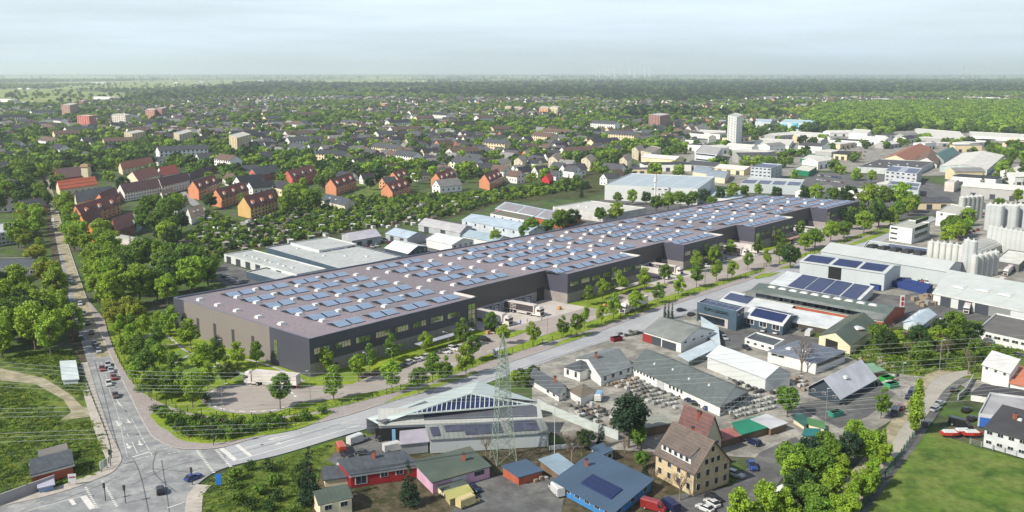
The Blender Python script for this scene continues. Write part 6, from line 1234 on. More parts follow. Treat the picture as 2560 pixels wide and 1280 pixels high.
# ---------------------------------------------------------------- vehicles
def ringy(x, hw, z0, z1, r=.12): return [(x, -hw, z0), (x, -hw, z1 - r), (x, -hw + r, z1), (x, hw - r, z1), (x, hw, z1 - r), (x, hw, z0)]
CARPAINT = C(212, 212, 210, rough=.3, coat=.6)
CG = M('car_glass', srgb(30, 34, 40), rough=.08, spec=.8, var=.05)
def wheels(root, xs, hw, r=.33, w=.22):
    ks = []
    for x in xs:
        for s in (-1, 1):
            b = MB(); b.tube((0, -w / 2, 0), (0, w / 2, 0), r, n=12, caps=True); o = b.build('wheel', RUBBER, root, (0, 0, 0)); o.location = (x, s * (hw - w / 2 + .02), r)
            q = MB().tube((0, -w / 2 - .01, 0), (0, w / 2 + .01, 0), r * .55, n=8, caps=True).build('rim', C(150, 152, 156, rough=.3), o, (0, 0, 0)); KIDS[o.name] = [q]; KIDS[q.name] = []; ks.append(o)
    return ks
def vproto(name): r = bpy.data.objects.new(name, None); COL.objects.link(r); PROTOS.append(r); KIDS[r.name] = []; return r
def vadd(root, nm, mb, mats): o = mb.build(nm, mats, root, (0, 0, 0)); KIDS[root.name].append(o); KIDS[o.name] = []; return o
CARS = {}
def make_car(kind, name, L_, hw, h, belt, roof0, roof1, hood, fr=.93):
    r = vproto(name); x = L_ / 2
    b = MB(); b.loft([ringy(-x, hw * .86, .35, belt * .92), ringy(-x + .35, hw, .22, belt), ringy(roof1, hw, .2, belt), ringy(roof0, hw, .2, belt), ringy(x - .5, hw * .97, .22, hood), ringy(x, hw * .84, .32, hood * .82)])
    b.loft([ringy(roof1 + .25, hw * .84, h - .1, h), ringy(roof0 - .75, hw * .82, h - .1, h)])
    vadd(r, 'body', b, CARPAINT)
    g = MB(); g.loft([ringy(roof1 - .35, hw * .93, belt - .05, belt + .02), ringy(roof1 + .2, hw * .86, belt - .05, h - .04), ringy(roof0 - .7, hw * .84, belt - .05, h - .04), ringy(roof0 + .15, hw * .92, belt - .05, belt + .02)]); vadd(r, 'window_glass', g, CG)
    for s in (-1, 1):
        vadd(r, 'headlight', MB().box((x - .08, s * hw * .68, hood * .72), (.12, .34, .16)), C(220, 222, 224, rough=.2)); vadd(r, 'tail_light', MB().box((-x + .05, s * hw * .7, belt * .8), (.1, .3, .16)), C(150, 20, 22, rough=.3))
    KIDS[r.name] += wheels(r, (x - .85, -x + .8), hw); CARS[kind] = r; return r
make_car('car', 'parked_car', 4.4, .89, 1.46, .92, .75, -1.55, .86); make_car('estate', 'parked_car', 4.6, .9, 1.5, .95, .75, -2.0, .88); make_car('suv', 'parked_car', 4.5, .93, 1.66, 1.05, .9, -1.95, .98)
def make_van():
    r = vproto('delivery_van'); b = MB(); b.loft([ringy(-2.9, .98, .35, 2.35, .2), ringy(1.3, .98, .3, 2.4, .25), ringy(1.75, .96, .3, 1.95, .2), ringy(2.35, .94, .3, 1.25, .15), ringy(2.9, .86, .35, 1.0, .12)]); vadd(r, 'body', b, CARPAINT)
    g = MB().loft([ringy(1.45, .99, 1.25, 2.1, .1), ringy(1.8, .98, 1.25, 1.85, .1), ringy(2.3, .95, 1.2, 1.3, .04)]); vadd(r, 'windscreen', g, CG)
    for s in (-1, 1): vadd(r, 'headlight', MB().box((2.84, s * .66, .85), (.12, .3, .2)), C(220, 222, 224, rough=.2))
    KIDS[r.name] += wheels(r, (1.9, -1.8), .98, .36); CARS['van'] = r
make_van()
TRW = C(222, 216, 210, rough=.35, coat=.4)
def make_truck(key, curtain):
    r = vproto('articulated_lorry')
    cab = MB(); cab.loft([ringy(6.0, 1.24, .55, 3.1, .2), ringy(6.6, 1.25, .5, 3.75, .25), ringy(7.6, 1.25, .5, 3.7, .3), ringy(8.15, 1.23, .45, 2.9, .2), ringy(8.25, 1.2, .35, 1.6, .1)]); cab.box((5.2, 0, .75), (2.2, 2.3, .5)); vadd(r, 'cab', cab, TRW)
    vadd(r, 'windscreen', MB().loft([ringy(7.9, 1.2, 2.05, 2.95, .1), ringy(8.22, 1.16, 1.95, 2.75, .1)]), CG); vadd(r, 'grille', MB().box((8.28, 0, 1.15), (.08, 1.9, 1.1)), C(56, 58, 62))
    for s in (-1, 1):
        vadd(r, 'side_window', MB().box((7.25, s * 1.26, 2.35), (.9, .05, .75)), CG); vadd(r, 'mirror', MB().box((8.0, s * 1.45, 2.4), (.12, .22, .75)), C(60, 62, 66)); vadd(r, 'headlight', MB().box((8.26, s * 1.0, .75), (.1, .35, .3)), C(224, 224, 226, rough=.2))
        vadd(r, 'side_skirt', MB().box((.2, s * 1.2, .8), (4.5, .06, .55)), C(190, 188, 186))
    vadd(r, 'chassis', MB().box((-1, 0, .95), (13, 1.0, .25)), DMETAL)
    vadd(r, 'trailer_box', MB().box((-1.2, 0, 2.55), (13.4, 2.5, 2.75)), TRW); vadd(r, 'trailer_roof', MB().box((-1.2, 0, 3.95), (13.42, 2.52, .06)), C(214, 204, 200))
    if curtain:
        for s in (-1, 1):
            vadd(r, 'side_curtain', MB().box((-1.2, s * 1.265, 2.55), (12.7, .03, 2.3)), C(62, 58, 58)); 
            for x in (-4.6, -2.6): vadd(r, 'curtain_seam', MB().box((x, s * 1.285, 2.55), (.14, .03, 2.4)), C(200, 188, 180))
            for k, tx in enumerate(('der', 'Team', 'bei', 'on')):
                cu = bpy.data.curves.new('lettering', 'FONT'); cu.body = tx; cu.size = .85; cu.extrude = .02; cu.align_x = 'LEFT'; cu.materials.append(C(226, 224, 220)); o = bpy.data.objects.new('lettering', cu); COL.objects.link(o); o = textmesh(o); o.parent = r
                xo = (0, .45, .2, .7)[k]; o.location = (-4.45 + xo if s < 0 else -2.75 - xo, s * 1.3, 3.1 - k * .55); o.rotation_euler = (math.pi / 2, 0, 0 if s < 0 else math.pi); KIDS[r.name].append(o); KIDS[o.name] = []
    vadd(r, 'rear_door', MB().box((-7.93, 0, 2.5), (.06, 2.3, 2.5)), C(206, 202, 200))
    vadd(r, 'rear_bumper', MB().box((-7.9, 0, .8), (.15, 2.4, .25)), C(180, 40, 36))
    KIDS[r.name] += wheels(r, (7.2, 4.1, -3.6, -4.9, -6.2), 1.22, .5, .32); CARS[key] = r
make_truck('truck', False); make_truck('curtain', True)
def make_caravan():
    r = vproto('camper_trailer'); vadd(r, 'body', MB().loft([ringy(-2.4, 1.0, .6, 2.2, .3), ringy(-2.1, 1.05, .45, 2.5, .3), ringy(2.0, 1.05, .45, 2.5, .3), ringy(2.4, 1.0, .7, 1.9, .3)]), CARPAINT)
    vadd(r, 'roof_stripe', MB().box((0, 0, 2.52), (3.8, 1.5, .05)), C(130, 170, 206)); vadd(r, 'window', MB().box((.8, -1.06, 1.7), (1.1, .04, .6)), CG); vadd(r, 'drawbar', MB().box((3.0, 0, .5), (1.3, .1, .1)), DMETAL); KIDS[r.name] += wheels(r, (-.2,), 1.0); CARS['caravan'] = r
make_caravan()
PAINTS = {'white': (216, 216, 214), 'black': (28, 29, 32), 'dark blue': (24, 34, 66), 'silver': (160, 164, 168), 'red': (128, 38, 38), 'blue': (36, 62, 124), 'grey': (92, 96, 102), 'orange red': (184, 78, 54), 'brown': (84, 66, 56), 'cream': (214, 196, 140), 'green': (40, 90, 60), 'yellow': (200, 170, 50), 'bright blue': (50, 110, 170)}
NC = {'n': 0}
def car(kind, p, q, col, label, group='cars and vans', z=.015, cat=None, scale=1, px=True, auto=True):
    if kind in ('car', 'estate', 'suv', 'van', 'caravan'): scale *= .88
    m = {CARPAINT.name: C(*PAINTS[col], rough=.3, coat=.6)}; loc = W(p) if px else Vector((p[0], p[1], 0)); loc.z = z; rz = toward(p, q) if not isinstance(q, float) else q; NC['n'] += 1
    return clone(CARS[kind], loc, rz, scale, label='%s %s %s' % (col, {'car': 'car', 'estate': 'estate car', 'suv': 'tall car', 'van': 'van', 'truck': 'lorry', 'curtain': 'lorry', 'caravan': 'camper trailer'}[kind], label) if kind not in ('truck', 'curtain', 'caravan') else label, group=group, auto=auto, mats=m, cat=cat or {'van': 'van', 'truck': 'lorry', 'curtain': 'lorry', 'caravan': 'camper trailer'}.get(kind, 'car'))
# crossroads and left street
car('car', (483, 1198), (560, 1165), 'blue', 'turning at the kerb of the crossroads'); car('estate', (401, 1230), (395, 1180), 'black', 'standing in the middle of crossroads')
DN, UP = (60, 100), (-60, -100)
def lane(l, label, back=False):
    for kind, x, y, col in l:
        t = .35 + (y - 560) / 900; q = (x + 30 * t, y + 60) if not back else (x - 22, y - 60)
        car(kind, (x, y), q, col, label)
lane([('car', 289, 992, 'brown')], 'waiting near the lane arrows on left street')
lane([('car', 270, 915, 'silver'), ('car', 256, 925, 'red'), ('car', 278, 930, 'silver'), ('car', 285, 947, 'red'), ('car', 272, 962, 'white'), ('car', 236, 862, 'black'), ('car', 241, 870, 'black'), ('car', 247, 880, 'silver'), ('car', 228, 835, 'dark blue'), ('car', 219, 811, 'black'), ('car', 210, 787, 'white'), ('car', 201, 762, 'white'), ('car', 181, 712, 'black'), ('car', 177, 704, 'silver'), ('car', 172, 696, 'white')], 'queueing in the right lane of left street')
lane([('car', 202, 848, 'green'), ('car', 144, 660, 'grey')], 'driving away up the left street', True)
lane([('car', 122, 505, 'blue'), ('car', 126, 515, 'grey'), ('van', 133, 555, 'white'), ('car', 130, 530, 'silver'), ('car', 139, 575, 'black'), ('car', 119, 492, 'bright blue'), ('car', 135, 565, 'white')], 'parked far up the left street')
# lorries
g3 = 'articulated lorries at the warehouse'
def lorry(key, p, q, label): car(key, p, q, 'white', label, g3, z=.2, auto=False)
lorry('truck', (682, 966), (630, 961), 'white lorry with long white trailer leaving the turning circle')
def lw_(key, u, v, du, dv, label): 
    a = wv(u, v); rz = math.atan2((UA * du + VA * dv).y, (UA * du + VA * dv).x); car(key, (a.x, a.y), rz, 'white', label, g3, z=.215, px=False, auto=False)
lw_('truck', 77.5, 2.6, .1, -1, 'white lorry nearest the black van at the first dock'); lw_('curtain', 94, 2.6, .1, -1, 'lorry with black lettered curtain side at the first dock')
lw_('curtain', 186, 2.6, .05, -1, 'lorry with black curtain side at the second dock, behind blue workers'); lw_('truck', 176, 2.6, .05, -1, 'white lorry at the second dock half hidden by trees')
lw_('curtain', 243, 2.4, .05, -1, 'lorry with black curtain at the third dock'); lw_('truck', 253, 2.4, .05, -1, 'white trailer lorry at the right end of third dock')
lw_('curtain', 322, 2.4, .05, -1, 'lorry with dark curtain at the fourth and farthest dock'); lw_('truck', 314, 2.2, .05, -1, 'white lorry in front at the fourth and farthest dock')
lorry('truck', (1585, 775), (1545, 790), 'white lorry driving on the inner road beside the bus style canopy')
car('van', (1232, 830), (1262, 832), 'black', 'parked beside the first dock lorry', z=.22)
lab = 'in the front parking bays of the near block'
for p, q, k, c in [((912, 944), (890, 950), 'car', 'brown'), ((940, 938), (960, 930), 'car', 'brown'), ((1005, 921), (985, 928), 'car', 'black'), ((1018, 914), (1000, 922), 'suv', 'white'), ((1045, 905), (1070, 898), 'car', 'white'), ((1060, 898), (1040, 905), 'estate', 'white'), ((1113, 884), (1140, 886), 'car', 'white'), ((1134, 877), (1160, 882), 'suv', 'white'), ((1152, 872), (1170, 868), 'car', 'white'), ((1211, 853), (1240, 858), 'suv', 'black')]: car(k, p, q, c, lab, z=.225)
for p, q, k, c in [((1756, 672), (1775, 668), 'car', 'black'), ((1768, 668), (1790, 672), 'car', 'white'), ((1798, 660), (1815, 655), 'car', 'black'), ((1808, 656), (1825, 652), 'car', 'white'), ((1818, 650), (1835, 645), 'car', 'silver'), ((1655, 722), (1670, 718), 'car', 'dark blue'), ((1985, 608), (2010, 604), 'suv', 'white'), ((1995, 612), (2015, 608), 'car', 'silver'), ((2105, 562), (2120, 558), 'van', 'white'), ((2120, 568), (2135, 563), 'car', 'white'), ((2228, 548), (2245, 545), 'car', 'blue')]: car(k, p, q, c, 'parked before the farther warehouse blocks', z=.225)
# below the street
for p, q, k, c, l in [((852, 1128), (842, 1110), 'van', 'orange red', 'at the kerb of small parking lot below main street'), ((865, 1142), (878, 1150), 'car', 'black', 'beside the orange red van'), ((911, 1138), (930, 1140), 'car', 'black', 'in the middle of small parking lot'), ((893, 1106), (915, 1098), 'van', 'white', 'near the open bay of pale angular hall'), ((958, 1098), (978, 1090), 'estate', 'grey', 'before the open bay of pale hall'), ((985, 1126), (1005, 1122), 'van', 'white', 'next to hedge left of long annex wall'),
                      ((1184, 1226), (1195, 1232), 'car', 'dark blue', 'beside the pink house annex'), ((1170, 1262), (1200, 1250), 'van', 'cream', 'with white roof in the yard below pink house'), ((1391, 1232), (1375, 1215), 'van', 'white', 'against the blue roofed bungalow'), ((1465, 1096), (1480, 1094), 'car', 'silver', 'on the loop road behind the hedge'),
                      ((1840, 1190), (1858, 1196), 'estate', 'silver', 'right of the yellow brick house'), ((1780, 1262), (1768, 1255), 'car', 'white', 'in front of yellow brick house'), ((1762, 1275), (1745, 1268), 'car', 'white', 'at the bottom before yellow brick house'), ((1785, 1250), (1800, 1256), 'car', 'black', 'beside the white one before brick house'), ((1674, 1272), (1660, 1262), 'van', 'dark blue', 'with ladder rack at the picture bottom'), ((1634, 1274), (1655, 1280), 'van', 'red', 'at the picture bottom left of dark van'),
                      ((1884, 1110), (1870, 1104), 'suv', 'dark blue', 'under the green shed roof'), ((1880, 1170), (1888, 1182), 'suv', 'blue', 'in the parking yard right of brick house'), ((1715, 997), (1730, 1002), 'car', 'black', 'first in the row before dark grey wing'), ((1729, 1006), (1745, 1010), 'car', 'dark blue', 'second in the row before dark grey wing'), ((1742, 1013), (1758, 1018), 'car', 'black', 'third in the row before dark grey wing'), ((1776, 1024), (1795, 1022), 'car', 'blue', 'last in the row before dark grey wing')]: car(k, p, q, c, l, z=.0)
car('caravan', (1497, 1000), (1505, 985), 'white', 'white camper trailer with blue roof stripe in the cobbled yard', z=-.05, auto=False)
for p, q, k, c, l in [((2282, 988), (2300, 962), 'van', 'dark blue', 'pickup like vehicle at left kerb of side street'), ((2272, 995), (2285, 975), 'car', 'dark blue', 'behind the pickup on side street'), ((2238, 1036), (2250, 1010), 'van', 'dark blue', 'parked on the verge of side street'), ((2252, 1022), (2262, 1005), 'car', 'red', 'in front of verge parked van'), ((2385, 978), (2395, 965), 'car', 'black', 'on the right verge near the bend'), ((2350, 1012), (2368, 1004), 'car', 'silver', 'upper of two on the right verge'), ((2338, 1026), (2355, 1018), 'car', 'silver', 'lower of two on the right verge'), ((2316, 1062), (2330, 1045), 'estate', 'grey', 'beside the poplar on side street'),
                      ((2416, 1028), (2430, 1020), 'car', 'black', 'in the fenced yard right of side street'), ((2430, 1050), (2445, 1044), 'car', 'black', 'in the yard before the blue doorway'), ((2400, 1066), (2430, 1074), 'van', 'black', 'with trailer in the fenced yard'), ((2548, 892), (2560, 896), 'car', 'black', 'at the right edge above tall white house'),
                      ((1910, 828), (1925, 818), 'car', 'white', 'before the dark solar showroom'), ((1943, 834), (1958, 828), 'car', 'white', 'at the corner of dark solar showroom'), ((2023, 838), (2038, 825), 'van', 'white', 'left of the mossy barn'), ((1703, 778), (1725, 775), 'car', 'dark blue', 'beside the slim cypresses'), ((1728, 788), (1742, 782), 'car', 'black', 'before the dark teal office'), ((1812, 848), (1825, 858), 'car', 'silver', 'in the lane behind the pale canopy'), ((1795, 836), (1806, 845), 'car', 'dark blue', 'in the lane beside long white hall'), ((1866, 872), (1880, 880), 'car', 'black', 'at the corner of small flat roofed building'), ((2245, 848), (2262, 838), 'car', 'white', 'near the pale blue shed, at left'), ((2262, 838), (2275, 826), 'car', 'red', 'beside the pale blue shed'), ((2355, 812), (2340, 800), 'van', 'white', 'next to the pale blue shed far end')]: car(k, p, q, c, l, z=.0)
car('truck', (2420, 776), (2412, 790), 'white', 'white lorry docked at the translucent roofed hall', g3, z=0, auto=False, scale=.8)
for (x, y, c, l) in ((2520, 684, 'white', 'white lorry standing in the silo yard'), (2500, 716, 'silver', 'white lorry beside the red lorry cab below the silos')): car('truck', (x, y), (x - 14, y + 12), c, l, g3, z=0, auto=False, scale=.75)
# scattered parking
gr = random.Random(17)
pal = ['white', 'silver', 'black', 'grey', 'dark blue', 'red', 'white', 'blue', 'silver']
def park(a, b_, n, q, label, rows=1, step=None, z=.0):
    for j in range(rows):
        for i in range(n):
            if gr.random() < .12: continue
            t = (i + .5) / n; x = a[0] + (b_[0] - a[0]) * t + (step[0] * j if step else 0); y = a[1] + (b_[1] - a[1]) * t + (step[1] * j if step else 0)
            car('car', (x, y), (x + q[0], y + q[1]), gr.choice(pal), label, z=z)
park((700, 486), (800, 474), 14, (10, 8), 'in the lot beside dark red apartment block', 2, (6, 6)); park((905, 520), (1010, 505), 15, (8, 6), 'in the allotment car park', 2, (8, 7)); park((940, 596), (1010, 608), 8, (6, -8), 'behind the dark blue workshop', 2, (10, 8)); park((890, 628), (960, 612), 6, (9, 5), 'beside raised flat block')
park((1540, 500), (1720, 505), 18, (6, -9), 'before the large white factory hall'); park((2040, 450), (2110, 458), 8, (9, 3), 'on the far gravel field', 2, (-6, -12)); park((2150, 458), (2210, 466), 7, (9, 3), 'beside grey office tower', 2, (4, 8)); park((555, 690), (600, 712), 4, (8, -5), 'beside the row of garage doors')
park((1990, 378), (2160, 372), 16, (10, 2), 'in the bright yards far right', 3, (8, 9)); park((1700, 340), (1800, 345), 10, (10, 2), 'near the slim white tower', 2, (10, 9)); park((2200, 365), (2330, 360), 12, (10, 2), 'before the long white ridged halls', 1); park((20, 690), (90, 700), 4, (12, -8), 'behind the left flat pavilion')
park((2292, 700), (2340, 716), 5, (8, 6), 'on the asphalt between the grey halls'); park((2440, 540), (2540, 520), 8, (8, 6), 'below the far dark trees'); park((1760, 474), (1840, 470), 8, (6, -8), 'beside the low white annex'); park((1960, 480), (2060, 486), 9, (9, 3), 'behind the far warehouse corner', 2, (6, -10)); park((2400, 590), (2450, 575), 5, (7, -6), 'by the three storey office')
# ---------------------------------------------------------------- people
def person(p, shirt, legs, label, az=0., z=.215, px=True):
    loc = W(p) if px else Vector((p[0], p[1], 0)); loc.z = z
    t = thing('person', label, 'person', loc, 'people at the docks', rz=az)
    V = [((0, 0, .98), .14), ((0, 0, 1.2), .15), ((0, 0, 1.42), .17), ((0, 0, 1.53), .06), ((.01, 0, 1.6), .08), ((.01, 0, 1.72), .095),
         ((0, .1, .9), .1), ((.03, .11, .5), .07), ((0, .11, .08), .05), ((.13, .11, .04), .04), ((0, -.1, .9), .1), ((-.02, -.11, .5), .07), ((-.05, -.11, .08), .05), ((.08, -.11, .04), .04),
         ((0, .2, 1.42), .07), ((.02, .27, 1.15), .05), ((.12, .28, .93), .035), ((0, -.2, 1.42), .07), ((-.02, -.27, 1.15), .05), ((.08, -.28, .93), .035)]
    E = [(0, 1), (1, 2), (2, 3), (3, 4), (4, 5), (0, 6), (6, 7), (7, 8), (8, 9), (0, 10), (10, 11), (11, 12), (12, 13), (2, 14), (14, 15), (15, 16), (2, 17), (17, 18), (18, 19)]
    for h_, s in ((16, 1), (19, -1)):
        base = Vector(V[h_][0])
        for k in range(5):
            off = Vector((.02 + .015 * (k - 1), s * (.02 if k == 4 else .005), -.09 - (.01 if k == 2 else 0))) if k < 4 else Vector((.05, 0, -.04))
            V.append((tuple(base + off), .011)); E.append((h_, len(V) - 1))
    me = bpy.data.meshes.new('body'); me.from_pydata([v[0] for v in V], E, []); o = bpy.data.objects.new('body', me); COL.objects.link(o)
    sk = o.modifiers.new('skin', 'SKIN'); o.modifiers.new('sub', 'SUBSURF').levels = 1
    for i, v in enumerate(V): me.skin_vertices[0].data[i].radius = (v[1], v[1])
    me.skin_vertices[0].data[0].use_root = True
    dg = bpy.context.evaluated_depsgraph_get(); ev = bpy.data.meshes.new_from_object(o.evaluated_get(dg)); bpy.data.objects.remove(o)
    for m in (C(190, 150, 124), shirt, legs, C(40, 36, 34)): ev.materials.append(m)
    for f in ev.polygons:
        c = f.center; f.material_index = 3 if c.z < .1 else 2 if c.z < .98 and abs(c.y) < .2 else 1 if c.z < 1.5 and c.z > 1.12 else 0 if c.z >= 1.5 or abs(c.y) > .2 else 2
    b = bpy.data.objects.new('body', ev); COL.objects.link(b); b.parent = t
    hm = MB(); hm.loft([[(.01 + .1 * r_ * math.cos(a), .1 * r_ * math.sin(a), z_) for a in [k * math.pi / 4 for k in range(8)]] for r_, z_ in ((1.02, 1.72), (1.0, 1.78), (.7, 1.83), (.2, 1.85))]); hm.build('hair', C(60, 44, 34), t, (0, 0, 0))
BLU = C(44, 80, 190); 
for u, v, s, l, lb in ((82, -6.8, BLU, BLU, 'person in blue overalls in front of the first dock lorry cab'), (84.5, -7.6, BLU, C(190, 160, 150), 'second worker in blue beside the lorry cab'), (91, -8.6, C(210, 190, 190), BLU, 'person in pale shirt and blue trousers between the lorries'), (101, -7, C(220, 214, 210), C(196, 176, 170), 'person in white shirt right of the lettered lorry'), (180, -8.2, BLU, BLU, 'left of two workers in blue at second dock'), (182.5, -8.2, BLU, BLU, 'right of two workers in blue at second dock'), (246, -8.6, BLU, BLU, 'worker in blue at the third dock'), (160, -11, C(40, 40, 46), C(30, 30, 34), 'person in dark clothes beside the canopy'), ):
    a = wv(u, v); person((a.x, a.y), s, l, lb, az=rnd.uniform(0, 6), px=False)
# ---------------------------------------------------------------- lattice pylon and cables
pb = W((1258, 1152)); py = thing('lattice_pylon', 'tall pale green lattice power pylon standing before the angular hall', 'pylon', pb)
PH = HT((1250, 832), 1152 - 832); az_ = .35
def pc(k, z):
    w = 2.9 * (1 - z / PH) ** 1.0 * (1 if z < 12 else .95) + .12 if z < 12 else (2.9 * (1 - 12 / PH) * .95 + .12) * (1 - ((z - 12) / (PH - 12)) ** 2.2) + .08
    a = az_ + k * math.pi / 2 + math.pi / 4; return pb + Vector((math.cos(a) * w * 1.1, math.sin(a) * w * 1.1, z))
lv = [0, 3.4, 6.2, 8.6, 10.8, 12.8, 14.4, 16, 17.4, 18.8, 20, 21.2, 22.4, 23.6, 24.8, PH - 1.2]; PM = M('pylon_paint', srgb(126, 142, 128), rough=.6, var=.1)
for k in range(4): MB().tube(pc(k, 0), pc(k, lv[5]), .12, .1, n=4).build('leg', PM, py)
mb = MB()
for k in range(4):
    for i in range(5, len(lv) - 1): mb.tube(pc(k, lv[i]), pc(k, lv[i + 1]), .085, n=4)
    mb.tube(pc(k, lv[-1]), pb + Vector((0, 0, PH)), .1, n=4)
mb.build('tower_head', PM, py)
for i in range(len(lv) - 1):
    mb = MB()
    for k in range(4):
        a, b_, c_, d_ = pc(k, lv[i]), pc(k, lv[i + 1]), pc((k + 1) % 4, lv[i]), pc((k + 1) % 4, lv[i + 1])
        mb.tube(a, d_, .05, n=4).tube(c_, b_, .05, n=4).tube(b_, d_, .045, n=4)
    mb.build('lattice_bracing', PM, py)
for nm, z in (('crossarm', 15.5), ('crossarm', 20.5)):
    mb = MB()
    for s in (-1, 1):
        tip = pb + Vector((0, s * 4.2, z)); root_ = [pc(k, z) for k in range(4)] + [pc(k, z + 1.6) for k in range(4)]
        for q in root_: mb.tube(q, tip, .05, n=4)
    mb.build(nm, PM, py)
CABM = C(190, 196, 188)
for i, ys in enumerate([(888, 930, 925, 880, 826), (899, 939, 934, 892, 836), (908, 948, 943, 903, 848), (935, 964, 955, 925, 872), (946, 972, 964, 938, 882), (957, 980, 972, 950, 892), (1026, 1012, 985, 990, 914), (1037, 1022, 994, 1002, 926), (1048, 1032, 1002, 1014, 938), (1092, 1068, 1040, 1020, 950), (1102, 1078, 1049, 1030, 960), (1113, 1089, 1058, 1040, 972)]):
    pts = []
    for x, y, D in zip((-200, 420, 1250, 1900, 2760), ys, (150, 165, 190 + i * .5, 215, 240)):
        d = ray(x, y); pts.append(Vector((0, 0, H)) + d * (D / d.y))
    sp = smooth_line(pts, 8); mb = MB()
    for k in range(len(sp) - 1): mb.tube(sp[k], sp[k + 1], .03, n=3)
    tag(mb.build('power_cable', CABM, None, sp[len(sp) // 2]), ('thin pale power cable crossing the whole picture, %s from the top' % ('first', 'second', 'third', 'fourth', 'fifth', 'sixth', 'seventh', 'eighth', 'ninth', 'tenth', 'eleventh', 'twelfth')[i]), 'power cable', 'power cables through the pylon')
# ---------------------------------------------------------------- street furniture
def fence(label, line, h, step, col, z=.13, post=.08, mesh=True, name='fence', cat='fence'):
    acc = 0; pts = [line[0]]
    for i in range(len(line) - 1):
        l = (line[i + 1] - line[i]).length
        while acc + l >= step * len(pts): t = (step * len(pts) - acc) / l; pts.append(line[i].lerp(line[i + 1], t))
        acc += l
    t_ = thing(name, label, cat, pts[len(pts) // 2])
    me = MB().box((0, 0, h / 2), (post * 2, post * 2, h)).mesh('post', col); extra = MB()
    for i, p in enumerate(pts):
        if i < 100: part('post', me, t_, (p.x, p.y, z))
        else: extra.box((p.x, p.y, z + h / 2), (post * 2, post * 2, h))
    if extra.v: tag(extra.build('distant_posts', col, t_), kind='stuff')
    if mesh:
        w_m = MB()
        for i in range(len(pts) - 1):
            for k in (.15, .4, .65, .9): w_m.tube((pts[i].x, pts[i].y, z + h * k), (pts[i + 1].x, pts[i + 1].y, z + h * k), .018, n=3)
        w_m.build('wire_panel', col, t_)
    return t_
fence('dark post and wire fence between brown pavement and site lawn', fe, 1.7, 4.6, C(40, 42, 44)); fence('dark wire fence at the far right part of the site', fe2, 1.8, 4.6, C(40, 42, 44))
fence('dark mesh fence around rough grass left of the street', smooth_line([W(p) for p in [(195, 900), (232, 1000), (256, 1060), (276, 1120), (272, 1160), (215, 1190)]]), 1.5, 3, C(50, 66, 56), z=0)
fence('green wire fence along the meadow and side street', smooth_line([W(p) for p in [(2310, 1060), (2290, 1085), (2262, 1125), (2236, 1165), (2190, 1230), (2130, 1310)]]), 1.8, 3, C(30, 84, 56), z=0)
fence('pale metal fence below the white edge house', smooth_line([W(p) for p in [(2425, 1110), (2480, 1125), (2570, 1148), (2640, 1165)]]), 1.4, 2.5, C(150, 158, 156), z=0)
def wall_line(label, pts, h, col, th=.3, name='wall'):
    L_ = [W(p) for p in pts]; t_ = MB()
    for a, b_ in zip(L_, L_[1:]): d = b_ - a; t_.box(((a + b_) / 2) + up * h / 2, (d.length + th, th, h), rz=math.atan2(d.y, d.x))
    tag(t_.build(name, col, None, L_[0]), label, 'wall')
wall_line('long pale concrete yard wall curving right of the angular hall', [(1345, 1018), (1370, 1032), (1420, 1052), (1480, 1076), (1545, 1100)], 2.2, C(176, 184, 180))
wall_line('metallic striped noise barrier along the lower left road', [(-60, 1283), (0, 1262), (70, 1236), (136, 1212)], 2.2, C(150, 146, 146))
wall_line('low grey wall beside the right pavement of the meadow street', [(2395, 1000), (2412, 985), (2432, 950)], 1.6, C(150, 152, 150))
wall_line('thin white garden wall behind the white garden kiosk', [(1375, 1125), (1440, 1118), (1510, 1113)], 1., C(190, 196, 194))
def lamp(p, h, label, arm=(-1.6, 0), group='street lamps', col=C(130, 134, 140), z=.1, cat='street lamp'):
    w0 = W(p); w0.z = z; t_ = thing('street_lamp', label, cat, w0, group, auto=True)
    MB().tube(w0, w0 + up * h, .09, .06, n=6).build('pole', col, t_); e = w0 + Vector((arm[0], arm[1], h + .15)); MB().tube(w0 + up * h, e, .05, n=5).build('arm', col, t_)
    MB().box(e + Vector((arm[0] * .2, arm[1] * .2, 0)), (.7, .3, .12), rz=math.atan2(arm[1], arm[0])).build('lamp_head', C(206, 206, 210), t_)
for p, h, l, a in (((557, 1032), 7.5, 'grey lamp on the near rim of turning circle', (1, .2)), ((523, 980), 7, 'grey lamp among garden trees', (1.6, 0)), ((776, 1001), 8, 'grey lamp right of the turning lorry', (-.4, -.3)), ((344, 850), 7, 'lamp on gable lawn', (1.5, 0)), ((420, 900), 6.5, 'lamp on gable lawn', (1.2, .4)), ((540, 900), 6, 'lamp on gable lawn', (1.2, .4)), ((1368, 853), 8, 'slim lamp on inner road', (-.2, 0)), ((1552, 797), 8, 'slim lamp on inner road', (-1.4, .4)), ((1762, 716), 8, 'slim lamp on inner road', (-.2, 0)), ((1818, 700), 8, 'slim lamp on inner road', (-.2, 0)), ((1121, 880), 6, 'slim lamp in front parking bays', (-1.2, .6)), ((918, 935), 6, 'slim lamp in front parking bays', (-.8, .6)), ((980, 925), 6, 'slim lamp in front parking bays', (-.8, .6)), ((2348, 926), 9, 'white lamp post on overgrown plot', (.6, 0)), ((2252, 990), 9, 'white lamp post beside side street', (.3, 0)), ((2064, 1050), 8, 'thin pole by the green huts', (.2, 0))): lamp(p, h, l, a)
lamp((1386, 1140), 12, 'tall white flood light mast in front of long annex', (.3, 0), col=C(206, 212, 212))
